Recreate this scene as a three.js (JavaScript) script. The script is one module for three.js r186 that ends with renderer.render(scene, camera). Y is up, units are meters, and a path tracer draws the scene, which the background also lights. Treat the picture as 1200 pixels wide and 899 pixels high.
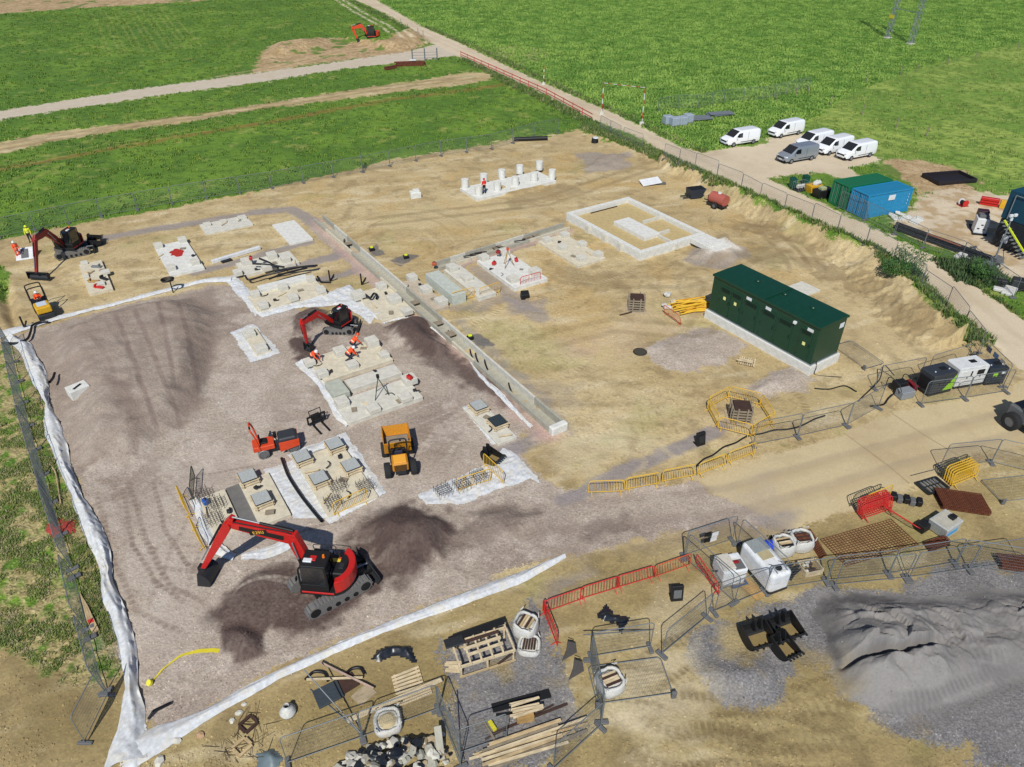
import * as THREE from 'three';
import { Sky } from 'three/addons/objects/Sky.js';
import { mergeGeometries, mergeVertices } from 'three/addons/utils/BufferGeometryUtils.js';
import { RoundedBoxGeometry } from 'three/addons/geometries/RoundedBoxGeometry.js';
import { MarchingCubes } from 'three/addons/objects/MarchingCubes.js';

// ---------------------------------------------------------------- camera
const scene = new THREE.Scene();
const FOCAL = 850, PITCH = THREE.MathUtils.degToRad(35.1), CAM_H = 29.9;
const camera = new THREE.PerspectiveCamera(2 * Math.atan(449.5 / FOCAL) * 180 / Math.PI, 1024 / 767, 0.5, 4000);
camera.position.set(0, CAM_H, 0);
camera.lookAt(0, CAM_H - Math.sin(PITCH), -Math.cos(PITCH));

// ---------------------------------------------------------------- sky, sun, exposure
const SUN_EL = THREE.MathUtils.degToRad(48), SUN_AZ = THREE.MathUtils.degToRad(8);   // shadows fall away from the camera, 8 degrees to the right
const sunDir = new THREE.Vector3(-Math.sin(SUN_AZ) * Math.cos(SUN_EL), Math.sin(SUN_EL), Math.cos(SUN_AZ) * Math.cos(SUN_EL));
const sky = new Sky(); sky.name = 'sky'; sky.scale.setScalar(3000);
sky.userData.kind = 'structure';
sky.material.uniforms.sunPosition.value.copy(sunDir);
sky.material.uniforms.turbidity.value = 3; sky.material.uniforms.rayleigh.value = 1.0;
sky.material.uniforms.mieCoefficient.value = 0.004;
scene.add(sky);
scene.environmentIntensity = 0.1;
const sun = new THREE.DirectionalLight(new THREE.Color(1, 0.955, 0.88), 4.3);
sun.name = 'sun';
sun.position.copy(sunDir).multiplyScalar(200).add(new THREE.Vector3(0, 0, -60));
sun.target.position.set(0, 0, -60); scene.add(sun.target);
sun.castShadow = true; sun.shadow.mapSize.set(4096, 4096);
Object.assign(sun.shadow.camera, { left: -120, right: 120, top: 150, bottom: -110, near: 1, far: 600 });
scene.add(sun);
const renderer = new THREE.WebGLRenderer({ antialias: true });
renderer.toneMapping = THREE.LinearToneMapping;
renderer.toneMappingExposure = 0.94;
renderer.shadowMap.enabled = true;

// ---------------------------------------------------------------- helpers
const V3 = (x, y, z) => new THREE.Vector3(x, y, z);
const SP = Math.sin(PITCH), CP = Math.cos(PITCH);
// a pixel of the 1200 x 899 photograph gives a direction; the distance comes from the ground (height y) it touches
function ray(px, py) { const a = (px - 600) / FOCAL, u = (449.5 - py) / FOCAL; return V3(a, -SP + u * CP, -CP - u * SP); }
function G(px, py, y = 0) { const d = ray(px, py), t = (y - CAM_H) / d.y; return V3(t * d.x, y, t * d.z); }
const GP = list => list.map(([a, b]) => { const p = G(a, b); return [p.x, p.z]; });
let seed = 20240607;
function rnd() { seed = (seed + 0x6D2B79F5) | 0; let t = Math.imul(seed ^ (seed >>> 15), 1 | seed); t = (t + Math.imul(t ^ (t >>> 7), 61 | t)) ^ t; return ((t ^ (t >>> 14)) >>> 0) / 4294967296; }
const rr = (a, b) => a + (b - a) * rnd();
const clamp = (x, a, b) => x < a ? a : x > b ? b : x;
const sstep = (a, b, x) => { const t = clamp((x - a) / (b - a), 0, 1); return t * t * (3 - 2 * t); };
const lerp = (a, b, t) => a + (b - a) * t;
function hash2(i, j) { let h = Math.imul(i, 374761393) + Math.imul(j, 668265263); h = Math.imul(h ^ (h >>> 13), 1274126177); return ((h ^ (h >>> 16)) >>> 0) / 4294967296; }
function vnoise(x, y) { const i = Math.floor(x), j = Math.floor(y), u = x - i, v = y - j, a = u * u * (3 - 2 * u), b = v * v * (3 - 2 * v);
  const p = hash2(i, j), q = hash2(i + 1, j), r = hash2(i, j + 1), s = hash2(i + 1, j + 1); return p + (q - p) * a + (r - p) * b + (p - q - r + s) * a * b; }
function fbm(x, y, o = 4) { let s = 0, a = 0.5, n = 0; for (let k = 0; k < o; k++) { s += a * vnoise(x, y); n += a; x = x * 2.03 + 17.3; y = y * 2.03 + 9.1; a *= 0.5; } return s / n; }
const S2L = c => c <= 0.04045 ? c / 12.92 : Math.pow((c + 0.055) / 1.055, 2.4);
const srgb = (r, g, b) => [S2L(r / 255), S2L(g / 255), S2L(b / 255)];
function inPoly(P, x, y) { let c = false; for (let i = 0, j = P.length - 1; i < P.length; j = i++) { const [a, b] = P[i], [d, e] = P[j]; if ((b > y) !== (e > y) && x < (d - a) * (y - b) / (e - b) + a) c = !c; } return c; }
function segD(P, x, y, closed = true) { let m = 1e9; for (let i = closed ? 0 : 1, j = closed ? P.length - 1 : 0; i < P.length; j = i++) { const [a, b] = P[j], [c, d] = P[i]; const ux = c - a, uy = d - b; const t = clamp(((x - a) * ux + (y - b) * uy) / (ux * ux + uy * uy + 1e-9), 0, 1); const e = Math.hypot(x - a - t * ux, y - b - t * uy); if (e < m) m = e; } return m; }
const sdP = (P, x, y) => (inPoly(P, x, y) ? 1 : -1) * segD(P, x, y);     // positive inside

// ---- materials
function mat(col, o = {}) { const m = new THREE.MeshPhysicalMaterial({ roughness: 0.7, metalness: 0, side: THREE.DoubleSide, ...o }); if (Array.isArray(col)) m.color.setRGB(...srgb(...col)); else m.color.set(col); return m; }
// mottled colour maps: grain, blotches and streaks of dirt, in metres (box-projected uv)
function grainTex(size, fn, srgbSpace = true) { const d = new Uint8Array(size * size * 4); for (let j = 0; j < size; j++) for (let i = 0; i < size; i++) { const c = fn(i / size, j / size, i, j), k = (j * size + i) * 4; d[k] = clamp(c[0], 0, 255); d[k + 1] = clamp(c[1], 0, 255); d[k + 2] = clamp(c[2], 0, 255); d[k + 3] = 255; }
  const t = new THREE.DataTexture(d, size, size); t.wrapS = t.wrapT = THREE.RepeatWrapping; t.magFilter = THREE.LinearFilter; t.minFilter = THREE.LinearMipmapLinearFilter; t.generateMipmaps = true; if (srgbSpace) t.colorSpace = THREE.SRGBColorSpace; t.needsUpdate = true; return t; }
function tnoise(u, v, f, s) { const i = Math.floor(u * f), j = Math.floor(v * f), a = u * f - i, b = v * f - j, A = a * a * (3 - 2 * a), B = b * b * (3 - 2 * b), h = (p, q) => hash2(((p % f) + f) % f + s * 131, ((q % f) + f) % f + s * 57);
  const p = h(i, j), q = h(i + 1, j), r = h(i, j + 1), t = h(i + 1, j + 1); return p + (q - p) * A + (r - p) * B + (p - q - r + t) * A * B; }
const tf = (u, v, f, s) => 0.5 * tnoise(u, v, f, s) + 0.28 * tnoise(u, v, f * 2, s + 1) + 0.22 * tnoise(u, v, f * 4, s + 2);
const TEX = {
  concrete: grainTex(256, (u, v) => { const a = tf(u, v, 4, 1), b = tf(u, v, 24, 5), p = tnoise(u, v, 128, 9); const k = 0.9 + 0.14 * (a - 0.5) + 0.08 * (b - 0.5) + 0.08 * (p - 0.5); return [255 * k, 254 * k, 250 * k]; }),
  wood: grainTex(256, (u, v) => { const a = tnoise(u, v * 0.999, 4, 11), g = tf(u * 0.12 % 1, v, 32, 3); const k = 0.76 + 0.26 * g + 0.14 * (a - 0.5); return [252 * k, 247 * k, 236 * k]; }),
  paint: grainTex(256, (u, v) => { const a = tf(u, v, 3, 21), b = tf(u, v, 20, 25), d = sstep(0.62, 0.8, tf(u, v, 6, 31)); const k = 0.93 + 0.1 * (a - 0.5) + 0.06 * (b - 0.5); return [lerp(255 * k, 214, d * 0.45), lerp(255 * k, 200, d * 0.45), lerp(255 * k, 172, d * 0.45)]; }),
  dusty: grainTex(256, (u, v) => { const b = tf(u, v, 20, 45), d = sstep(0.42, 0.75, tf(u, v, 5, 41)); const k = 0.84 + 0.2 * (b - 0.5); return [lerp(255 * k, 226, d * 0.4), lerp(255 * k, 212, d * 0.4), lerp(255 * k, 186, d * 0.4)]; }),
  rust: grainTex(256, (u, v) => { const a = tf(u, v, 6, 61), b = tf(u, v, 30, 65); const k = 0.6 + 0.5 * a + 0.2 * (b - 0.5); return [240 * k, 215 * k, 195 * k]; }),
};
const M = {
  conc: mat([226, 223, 211], { map: TEX.concrete, roughness: 0.95, bumpMap: TEX.concrete, bumpScale: 0.004 }),
  concPale: mat([238, 238, 232], { map: TEX.concrete, roughness: 0.92 }),
  concCream: mat([228, 219, 196], { map: TEX.concrete, roughness: 0.95 }),
  concGrey: mat([186, 183, 168], { map: TEX.concrete, roughness: 0.95 }),
  galv: mat([150, 156, 160], { metalness: 0.55, roughness: 0.5 }),
  fence: mat([128, 134, 136], { metalness: 0.4, roughness: 0.55 }),
  black: mat([26, 27, 29], { roughness: 0.6, map: TEX.dusty }),
  rubber: mat([44, 45, 47], { roughness: 0.9, map: TEX.dusty }),
  trackGrey: mat([132, 130, 126], { roughness: 0.95, map: TEX.dusty }),
  pipe: mat([22, 23, 26], { roughness: 0.45 }),
  red: mat([206, 30, 26], { roughness: 0.38, map: TEX.paint, clearcoat: 0.3, clearcoatRoughness: 0.3 }),
  redDark: mat([150, 32, 32], { roughness: 0.45, map: TEX.paint }),
  orange: mat([226, 78, 38], { roughness: 0.45, map: TEX.paint }),
  yellow: mat([228, 176, 36], { roughness: 0.5, map: TEX.paint }),
  dumper: mat([228, 154, 34], { roughness: 0.45, map: TEX.dusty }),
  barYellow: mat([222, 178, 52], { roughness: 0.5 }),
  barRed: mat([200, 44, 44], { roughness: 0.5 }),
  barOrange: mat([196, 84, 48], { roughness: 0.55 }),
  white: mat([236, 238, 238], { roughness: 0.4, map: TEX.paint }),
  whiteBag: mat([236, 236, 230], { roughness: 0.85, map: TEX.dusty }),
  steel: mat([104, 108, 110], { metalness: 0.5, roughness: 0.55, map: TEX.dusty }),
  darkSteel: mat([64, 67, 70], { metalness: 0.4, roughness: 0.55, map: TEX.dusty }),
  glass: mat([20, 26, 30], { roughness: 0.08, metalness: 0, clearcoat: 1, clearcoatRoughness: 0.04 }),
  wood: mat([212, 190, 150], { map: TEX.wood, roughness: 0.85 }),
  woodPale: mat([232, 216, 184], { map: TEX.wood, roughness: 0.85 }),
  woodGrey: mat([158, 148, 132], { map: TEX.wood, roughness: 0.9 }),
  ply: mat([198, 162, 104], { map: TEX.wood, roughness: 0.8 }),
  woodDark: mat([74, 52, 44], { map: TEX.wood, roughness: 0.85 }),
  rust: mat([128, 80, 56], { map: TEX.rust, roughness: 0.9 }),
  grey: mat([118, 120, 122], { roughness: 0.7, map: TEX.dusty }),
  hivis: mat([244, 84, 34], { roughness: 0.8 }),
  hiyel: mat([212, 226, 40], { roughness: 0.7 }),
  navy: mat([32, 38, 56], { roughness: 0.85 }),
  skin: mat([196, 146, 118], { roughness: 0.6 }),
  blue: mat([40, 90, 170], { roughness: 0.5 }),
  lime: mat([150, 206, 40], { roughness: 0.4 }),
};

// ---- mesh building
const P_ = new THREE.Vector3(), Q_ = new THREE.Quaternion(), E_ = new THREE.Euler(), S_ = new THREE.Vector3(1, 1, 1);
function xf(g, x = 0, y = 0, z = 0, rx = 0, ry = 0, rz = 0) { g.applyMatrix4(new THREE.Matrix4().compose(P_.set(x, y, z), Q_.setFromEuler(E_.set(rx, ry, rz, 'YXZ')), S_)); return g; }
function boxUV(g) { if (g.index) g = g.toNonIndexed(); const p = g.attributes.position, n = p.count, uv = new Float32Array(n * 2); if (!g.attributes.normal) g.computeVertexNormals(); const a = V3(), b = V3(), c = V3(), e = V3();
  for (let i = 0; i < n; i += 3) { a.fromBufferAttribute(p, i); b.fromBufferAttribute(p, i + 1); c.fromBufferAttribute(p, i + 2); e.copy(b).sub(a).cross(c.clone().sub(a)); const X = Math.abs(e.x), Y = Math.abs(e.y), Z = Math.abs(e.z);
    for (let k = 0; k < 3; k++) { const v = k === 0 ? a : k === 1 ? b : c; uv[(i + k) * 2] = X > Y && X > Z ? v.z : v.x; uv[(i + k) * 2 + 1] = Y >= X && Y >= Z ? v.z : v.y; } }
  g.setAttribute('uv', new THREE.BufferAttribute(uv, 2)); for (const k of Object.keys(g.attributes)) if (!['position', 'normal', 'uv'].includes(k)) g.deleteAttribute(k); return g; }
class MB {                                                     // collects shapes; build() makes ONE named mesh
  constructor() { this.g = []; }
  add(g) { this.g.push(boxUV(g)); return this; }
  box(w, h, d, x = 0, y = 0, z = 0, rx = 0, ry = 0, rz = 0) { return this.add(xf(new THREE.BoxGeometry(w, h, d), x, y, z, rx, ry, rz)); }
  rbox(w, h, d, r, x = 0, y = 0, z = 0, rx = 0, ry = 0, rz = 0) { return this.add(xf(new RoundedBoxGeometry(w, h, d, 2, Math.min(r, w / 2.01, h / 2.01, d / 2.01)), x, y, z, rx, ry, rz)); }
  cyl(r0, r1, h, x = 0, y = 0, z = 0, rx = 0, ry = 0, rz = 0, n = 14) { return this.add(xf(new THREE.CylinderGeometry(r1, r0, h, n), x, y, z, rx, ry, rz)); }
  bar(a, b, r, n = 6) { const A = V3(...a), B = V3(...b), d = B.clone().sub(A), L = d.length(); const g = new THREE.CylinderGeometry(r, r, L, n); g.applyQuaternion(new THREE.Quaternion().setFromUnitVectors(V3(0, 1, 0), d.normalize())); g.translate((A.x + B.x) / 2, (A.y + B.y) / 2, (A.z + B.z) / 2); return this.add(g); }
  beam(a, b, w, h) { const A = V3(...a), B = V3(...b), d = B.clone().sub(A), L = d.length(); const g = new THREE.BoxGeometry(w, h, L); const m = new THREE.Matrix4().lookAt(B, A, Math.abs(d.y) / L > 0.98 ? V3(1, 0, 0) : V3(0, 1, 0)); g.applyMatrix4(m); g.translate((A.x + B.x) / 2, (A.y + B.y) / 2, (A.z + B.z) / 2); return this.add(g); }
  tube(pts, r, n = 6, seg = 0, closed = false) { const c = new THREE.CatmullRomCurve3(pts.map(p => V3(...p)), closed, 'catmullrom', 0.4); return this.add(new THREE.TubeGeometry(c, seg || pts.length * 5, r, n, closed)); }
  prism(poly, depth, x = 0, y = 0, z = 0, rx = 0, ry = 0, rz = 0, bevel = 0) { const s = new THREE.Shape(poly.map(p => new THREE.Vector2(p[0], p[1]))); const g = new THREE.ExtrudeGeometry(s, { depth: depth - 2 * bevel, bevelEnabled: bevel > 0, bevelSize: bevel, bevelThickness: bevel, bevelOffset: -bevel, bevelSegments: 2, curveSegments: 6 }); g.translate(0, 0, -depth / 2 + bevel); return this.add(xf(g, x, y, z, rx, ry, rz)); }
  lathe(pts, x = 0, y = 0, z = 0, rx = 0, ry = 0, rz = 0, n = 18) { return this.add(xf(new THREE.LatheGeometry(pts.map(p => new THREE.Vector2(p[0], p[1])), n), x, y, z, rx, ry, rz)); }
  build(name, m, parent = scene, label) { const g = this.g.length > 1 ? mergeGeometries(this.g) : this.g[0]; const o = new THREE.Mesh(g, m); o.castShadow = o.receiveShadow = true; o.name = parent === scene ? numbered(name) : name; parent.add(o); if (label) o.userData.label = label; return o; }
}
const taken = new Map();
function numbered(n) { const k = taken.get(n) || 0; taken.set(n, k + 1); return k ? n + '_' + String(k).padStart(3, '0') : n; }
function tag(o, label, category, group) { o.userData.label = label; o.userData.category = category; o.userData.kind = 'thing'; if (group) o.userData.group = group; return o; }
function thing(name, label, category, p = V3(0, 0, 0), yaw = 0, group) { const o = new THREE.Group(); o.name = numbered(name); scene.add(o); o.position.copy(p); o.rotation.y = yaw; return tag(o, label, category, group); }
function copy(o, p, yaw, label, name) { const c = o.clone(); c.name = numbered(name || o.name.replace(/_\d{3}$/, '')); c.userData = { ...o.userData }; if (label) c.userData.label = label; c.position.copy(p); c.rotation.set(0, yaw, 0); scene.add(c); return c; }
const yawTo = (a, b) => Math.atan2(-(b.z - a.z), b.x - a.x);       // turn that takes local +x from a towards b
const UYAW = yawTo(V3(0, 0, 0), V3(0.54, 0, 0.842));               // the site's long axis (runs towards lower right in the picture)
const UD = V3(Math.cos(UYAW), 0, -Math.sin(UYAW)), VD = V3(0.842, 0, -0.54);
const uv = p => [p.x * UD.x + p.z * UD.z, p.x * VD.x + p.z * VD.z];
const fromUV = (u, v, y = 0) => V3(u * UD.x + v * VD.x, y, u * UD.z + v * VD.z);

// ---------------------------------------------------------------- terrain: one height field, cut into the kinds of ground it is made of
const NEAR = { x0: -54, x1: 54, z0: -98, z1: -10, w: 2048, h: 2048 }, FAR = { x0: -210, x1: 210, z0: -310, z1: -40, w: 2048, h: 1352 };
const GRASS = 0, DIRT = 1, GRAVEL = 2, ROAD = 3, SLAB = 4, STONE = 5, SAND = 6, SOIL = 7, CROP = 8, WEED = 9, PARK = 10, SIDE = 11, YARD = 12, MEADOW = 13;
const K = (a) => GP(a);
const regions = [
  // fields
  [CROP, [[436, -60], [445, 2], [500, 33], [545, 52], [600, 80], [637, 97], [705, 126], [750, 147], [800, 172], [840, 178], [900, 160], [960, 135], [1000, 108], [1080, 78], [1200, 48], [1240, 40], [1400, -60]]],
  [MEADOW, [[840, 178], [900, 160], [960, 135], [1000, 108], [1080, 78], [1200, 48], [1420, 10], [1400, 230], [1200, 240], [1080, 215], [1020, 190]]],
  [SOIL, [[-60, -3], [0, -3], [262, -3], [230, 2], [120, 8], [0, 16], [-60, 20]]],
  [SOIL, [[296, 86], [300, 74], [312, 55], [345, 47], [395, 44], [412, 50], [455, 54], [470, 42], [490, 36], [506, 50], [480, 60], [420, 69], [360, 76], [330, 82]]],
  // tracks over the field
  [DIRT, [[-60, 172], [0, 166], [60, 155], [150, 144], [230, 135], [300, 123], [370, 112], [440, 101], [500, 93], [545, 84], [576, 86], [580, 90], [556, 98], [480, 106], [400, 117], [300, 128], [230, 142], [150, 152], [60, 166], [0, 181], [-60, 190]]],
  // roads
  [SIDE, [[-80, 142], [0, 130], [100, 114], [200, 99], [300, 86], [400, 72], [480, 60], [510, 52], [545, 55], [552, 63], [490, 71], [400, 81], [300, 97], [200, 110], [100, 125], [0, 140], [-80, 153]]],
  [DIRT, [[-40, 285], [0, 281], [25, 276], [132, 255], [207, 242], [300, 224], [420, 198], [450, 188], [550, 173], [600, 163], [640, 160], [676, 152], [725, 171], [772, 186], [800, 203], [840, 222], [900, 256], [957, 280], [970, 291], [995, 297], [1035, 315], [1042, 324], [1060, 347], [1080, 372], [1100, 387], [1128, 404], [1150, 392], [1187, 424], [1260, 470], [1300, 1000], [-100, 1000]]],
  [GRASS, [[-40, 300], [0, 311], [8, 320], [11, 335], [5, 349], [-40, 360]]],
  [WEED, [[-60, 385], [0, 396], [18, 406], [45, 456], [60, 496], [75, 536], [95, 586], [118, 646], [128, 690], [140, 746], [149, 785], [120, 803], [90, 806], [60, 792], [30, 768], [0, 757], [-80, 750]]],
  [YARD, [[1040, 262], [1068, 247], [1076, 232], [1100, 222], [1140, 222], [1185, 230], [1300, 240], [1300, 350], [1200, 333], [1160, 316], [1120, 296], [1085, 286], [1060, 272]]],
  [SOIL, [[1030, 199], [1040, 187], [1075, 187], [1120, 197], [1150, 212], [1140, 222], [1100, 222], [1076, 230], [1065, 215], [1045, 205]]],
  [ROAD, [[384, -50], [412, -2], [450, 15], [472, 27], [505, 50], [537, 66], [600, 93], [640, 111], [692, 140], [755, 163], [772, 181], [815, 203], [900, 241], [982, 281], [1035, 307], [1072, 325], [1112, 360], [1150, 391], [1187, 425], [1260, 480], [1290, 430], [1200, 375], [1137, 330], [1100, 303], [1007, 260], [932, 224], [897, 209], [850, 190], [822, 179], [800, 172], [750, 147], [705, 126], [637, 97], [600, 80], [540, 51], [497, 32], [438, -2], [410, -50]]],
  [PARK, [[822, 179], [850, 174], [895, 170], [903, 160], [945, 156], [965, 166], [1030, 184], [1027, 190], [996, 197], [1010, 206], [990, 209], [981, 207], [965, 202], [935, 204], [897, 209], [860, 195]]],
  // the site
  [SLAB, [[815, 562], [850, 549], [905, 533], [960, 516], [1010, 498], [1050, 482], [1110, 471], [1180, 456], [1240, 440], [1260, 530], [1200, 522], [1150, 528], [1085, 560], [1030, 583], [985, 600], [930, 620], [900, 612], [850, 590]]],
  [GRAVEL, [[8, 397], [60, 381], [105, 369], [160, 354], [203, 346], [255, 333], [276, 337], [300, 366], [330, 362], [350, 362], [400, 380], [455, 378], [500, 372], [520, 398], [570, 442], [622, 492], [606, 520], [628, 556], [662, 578], [700, 578], [760, 570], [812, 565], [832, 580], [880, 596], [905, 612], [860, 616], [800, 622], [720, 640], [660, 652], [600, 668], [560, 690], [480, 717], [380, 757], [300, 797], [240, 832], [185, 858], [168, 846], [163, 820], [156, 780], [140, 716], [121, 640], [97, 580], [76, 530], [62, 490], [45, 440], [24, 412]]],
  [GRAVEL, [[357, 263], [367, 255], [440, 324], [500, 379], [560, 431], [648, 512], [630, 516], [545, 432], [480, 374], [420, 320]]],
  [GRAVEL, [[515, 314], [600, 287], [665, 269], [668, 274], [600, 294], [530, 319]]],
  [GRAVEL, [[753, 408], [790, 393], [832, 383], [862, 394], [874, 406], [850, 425], [800, 439], [772, 427]]],
  [GRAVEL, [[876, 458], [905, 436], [930, 429], [952, 446], [945, 457], [890, 463]]],
  [STONE, [[514, 763], [521, 749], [570, 735], [600, 726], [628, 704], [642, 722], [649, 760], [658, 788], [672, 811], [686, 834], [663, 872], [640, 905], [538, 905], [526, 808]]],
  [STONE, [[800, 772], [812, 739], [845, 726], [880, 713], [930, 706], [960, 691], [1000, 689], [1058, 693], [1088, 668], [1112, 664], [1260, 655], [1260, 905], [1150, 905], [1140, 872], [1080, 872], [1030, 852], [1010, 826], [985, 806], [974, 790], [945, 778], [930, 796], [922, 815], [880, 838], [850, 831], [830, 806], [813, 792]]],
  [SAND, [[952, 720], [960, 706], [974, 698], [1007, 696], [1045, 696], [1112, 699], [1150, 690], [1260, 692], [1260, 805], [1200, 797], [1125, 825], [1075, 838], [1040, 838], [1018, 830], [987, 811], [976, 786], [967, 742]]],
].map(([c, p]) => [c, K(p)]);
function rasterClasses(T) {
  const out = new Uint8Array(T.w * T.h); const sx = T.w / (T.x1 - T.x0), sz = T.h / (T.z1 - T.z0);
  for (const [c, P] of regions) {
    const Q = P.map(([x, z]) => [(x - T.x0) * sx, (z - T.z0) * sz]); let y0 = 1e9, y1 = -1e9; for (const q of Q) { y0 = Math.min(y0, q[1]); y1 = Math.max(y1, q[1]); }
    for (let j = Math.max(0, Math.floor(y0)); j <= Math.min(T.h - 1, y1); j++) { const xs = [], y = j + 0.5;
      for (let i = 0, k = Q.length - 1; i < Q.length; k = i++) { const [a, b] = Q[i], [d, e] = Q[k]; if ((b > y) !== (e > y)) xs.push((d - a) * (y - b) / (e - b) + a); }
      xs.sort((a, b) => a - b); for (let i = 0; i + 1 < xs.length; i += 2) { const a = Math.max(0, Math.ceil(xs[i] - 0.5)), b = Math.min(T.w - 1, Math.floor(xs[i + 1] - 0.5)); if (b >= a) out.fill(c, j * T.w + a, j * T.w + b + 1); } }
  }
  return out;
}
NEAR.cls = rasterClasses(NEAR); FAR.cls = rasterClasses(FAR);
const isNear = (x, z) => z >= NEAR.z0 && x >= NEAR.x0 && x <= NEAR.x1;
function classAt(x, z) { const T = isNear(x, z) ? NEAR : FAR; const i = clamp(Math.floor((x - T.x0) / (T.x1 - T.x0) * T.w), 0, T.w - 1), j = clamp(Math.floor((z - T.z0) / (T.z1 - T.z0) * T.h), 0, T.h - 1); return T.cls[j * T.w + i]; }

// ---- heights (metres): heaps, ruts, banks
const gp = (a, b) => { const p = G(a, b); return [p.x, p.z]; };
const heaps = [   // [polygon, height, slope width, roughness]
  [K([[60, 392], [110, 372], [170, 357], [225, 350], [262, 372], [246, 420], [240, 470], [205, 505], [160, 540], [110, 548], [85, 535], [78, 480], [60, 430]]), 1.05, 2.6, 0.3],
  [K([[95, 490], [130, 455], [165, 470], [170, 520], [150, 540], [100, 545]]), 0.85, 1.8, 0.2],
  [K([[452, 384], [482, 373], [501, 374], [507, 392], [530, 412], [520, 428], [490, 415], [460, 400]]), 0.9, 1.3, 0.2],
  [K([[338, 372], [366, 362], [386, 366], [380, 378], [360, 388], [345, 392]]), 0.6, 0.9, 0.15],
  [K([[425, 618], [440, 602], [470, 596], [520, 606], [535, 625], [520, 655], [480, 672], [445, 660]]), 1.0, 1.5, 0.6],
  [K([[540, 605], [590, 592], [640, 602], [620, 630], [570, 640]]), 0.3, 1.2, 0.15],
  [K([[246, 722], [290, 668], [340, 655], [360, 690], [345, 730], [290, 742]]), 0.22, 1.0, 0.1],
  [K([[258, 742], [285, 728], [306, 745], [312, 766], [285, 779], [262, 766]]), 0.5, 0.9, 0.08],
  [K([[795, 790], [830, 770], [880, 765], [920, 785], [915, 812], [880, 832], [850, 828]]), 0.45, 1.5, 0.15],
  [K([[395, 45], [450, 44], [488, 36], [505, 50], [470, 60], [440, 58]]), 1.3, 3.0, 0.5],
  [K([[302, 70], [315, 54], [350, 48], [390, 46], [380, 58], [330, 66]]), 1.1, 3.5, 0.5],
  [K([[680, 200], [700, 182], [735, 180], [738, 192], [712, 200]]), 0.35, 1.5, 0.25],
  [K([[575, 215], [600, 222], [635, 214], [640, 220], [600, 232], [575, 226]]), 0.35, 0.6, 0.25],
  [K([[752, 408], [790, 393], [832, 383], [862, 394], [874, 406], [850, 425], [800, 439], [772, 427]]), 0.3, 1.6, 0.06],
  [K([[876, 458], [905, 436], [930, 429], [952, 446], [945, 457], [890, 463]]), 0.3, 1.0, 0.06],
  [K([[805, 302], [825, 285], [850, 278], [872, 292], [868, 306], [840, 312]]), 0.7, 1.5, 0.08],
];
for (const h of heaps) { let a = 1e9, b = -1e9, c = 1e9, d = -1e9; for (const [x, z] of h[0]) { a = Math.min(a, x); b = Math.max(b, x); c = Math.min(c, z); d = Math.max(d, z); } h.bb = [a - h[2], b + h[2], c - h[2], d + h[2]]; }
const verge = K([[690, 152], [772, 186], [815, 205], [900, 246], [957, 272], [1035, 308], [1075, 345], [1112, 382], [1140, 398]]);     // grass bank between site and haul road
const bankFoot = K([[772, 196], [815, 216], [890, 262], [945, 288], [965, 302], [985, 312], [1000, 335], [1030, 370], [1060, 395], [1095, 410]]);
const bankP = verge.slice(1).concat(bankFoot.slice().reverse());
const sandP = regions[regions.length - 1][1];
const crev0 = gp(998, 781), crev1 = gp(1074, 768);
const hole = K([[4, 330], [14, 352], [17, 380], [10, 372], [2, 350]]);
const digP = K([[22, 318], [60, 300], [76, 330], [40, 352], [22, 345]]);
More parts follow.
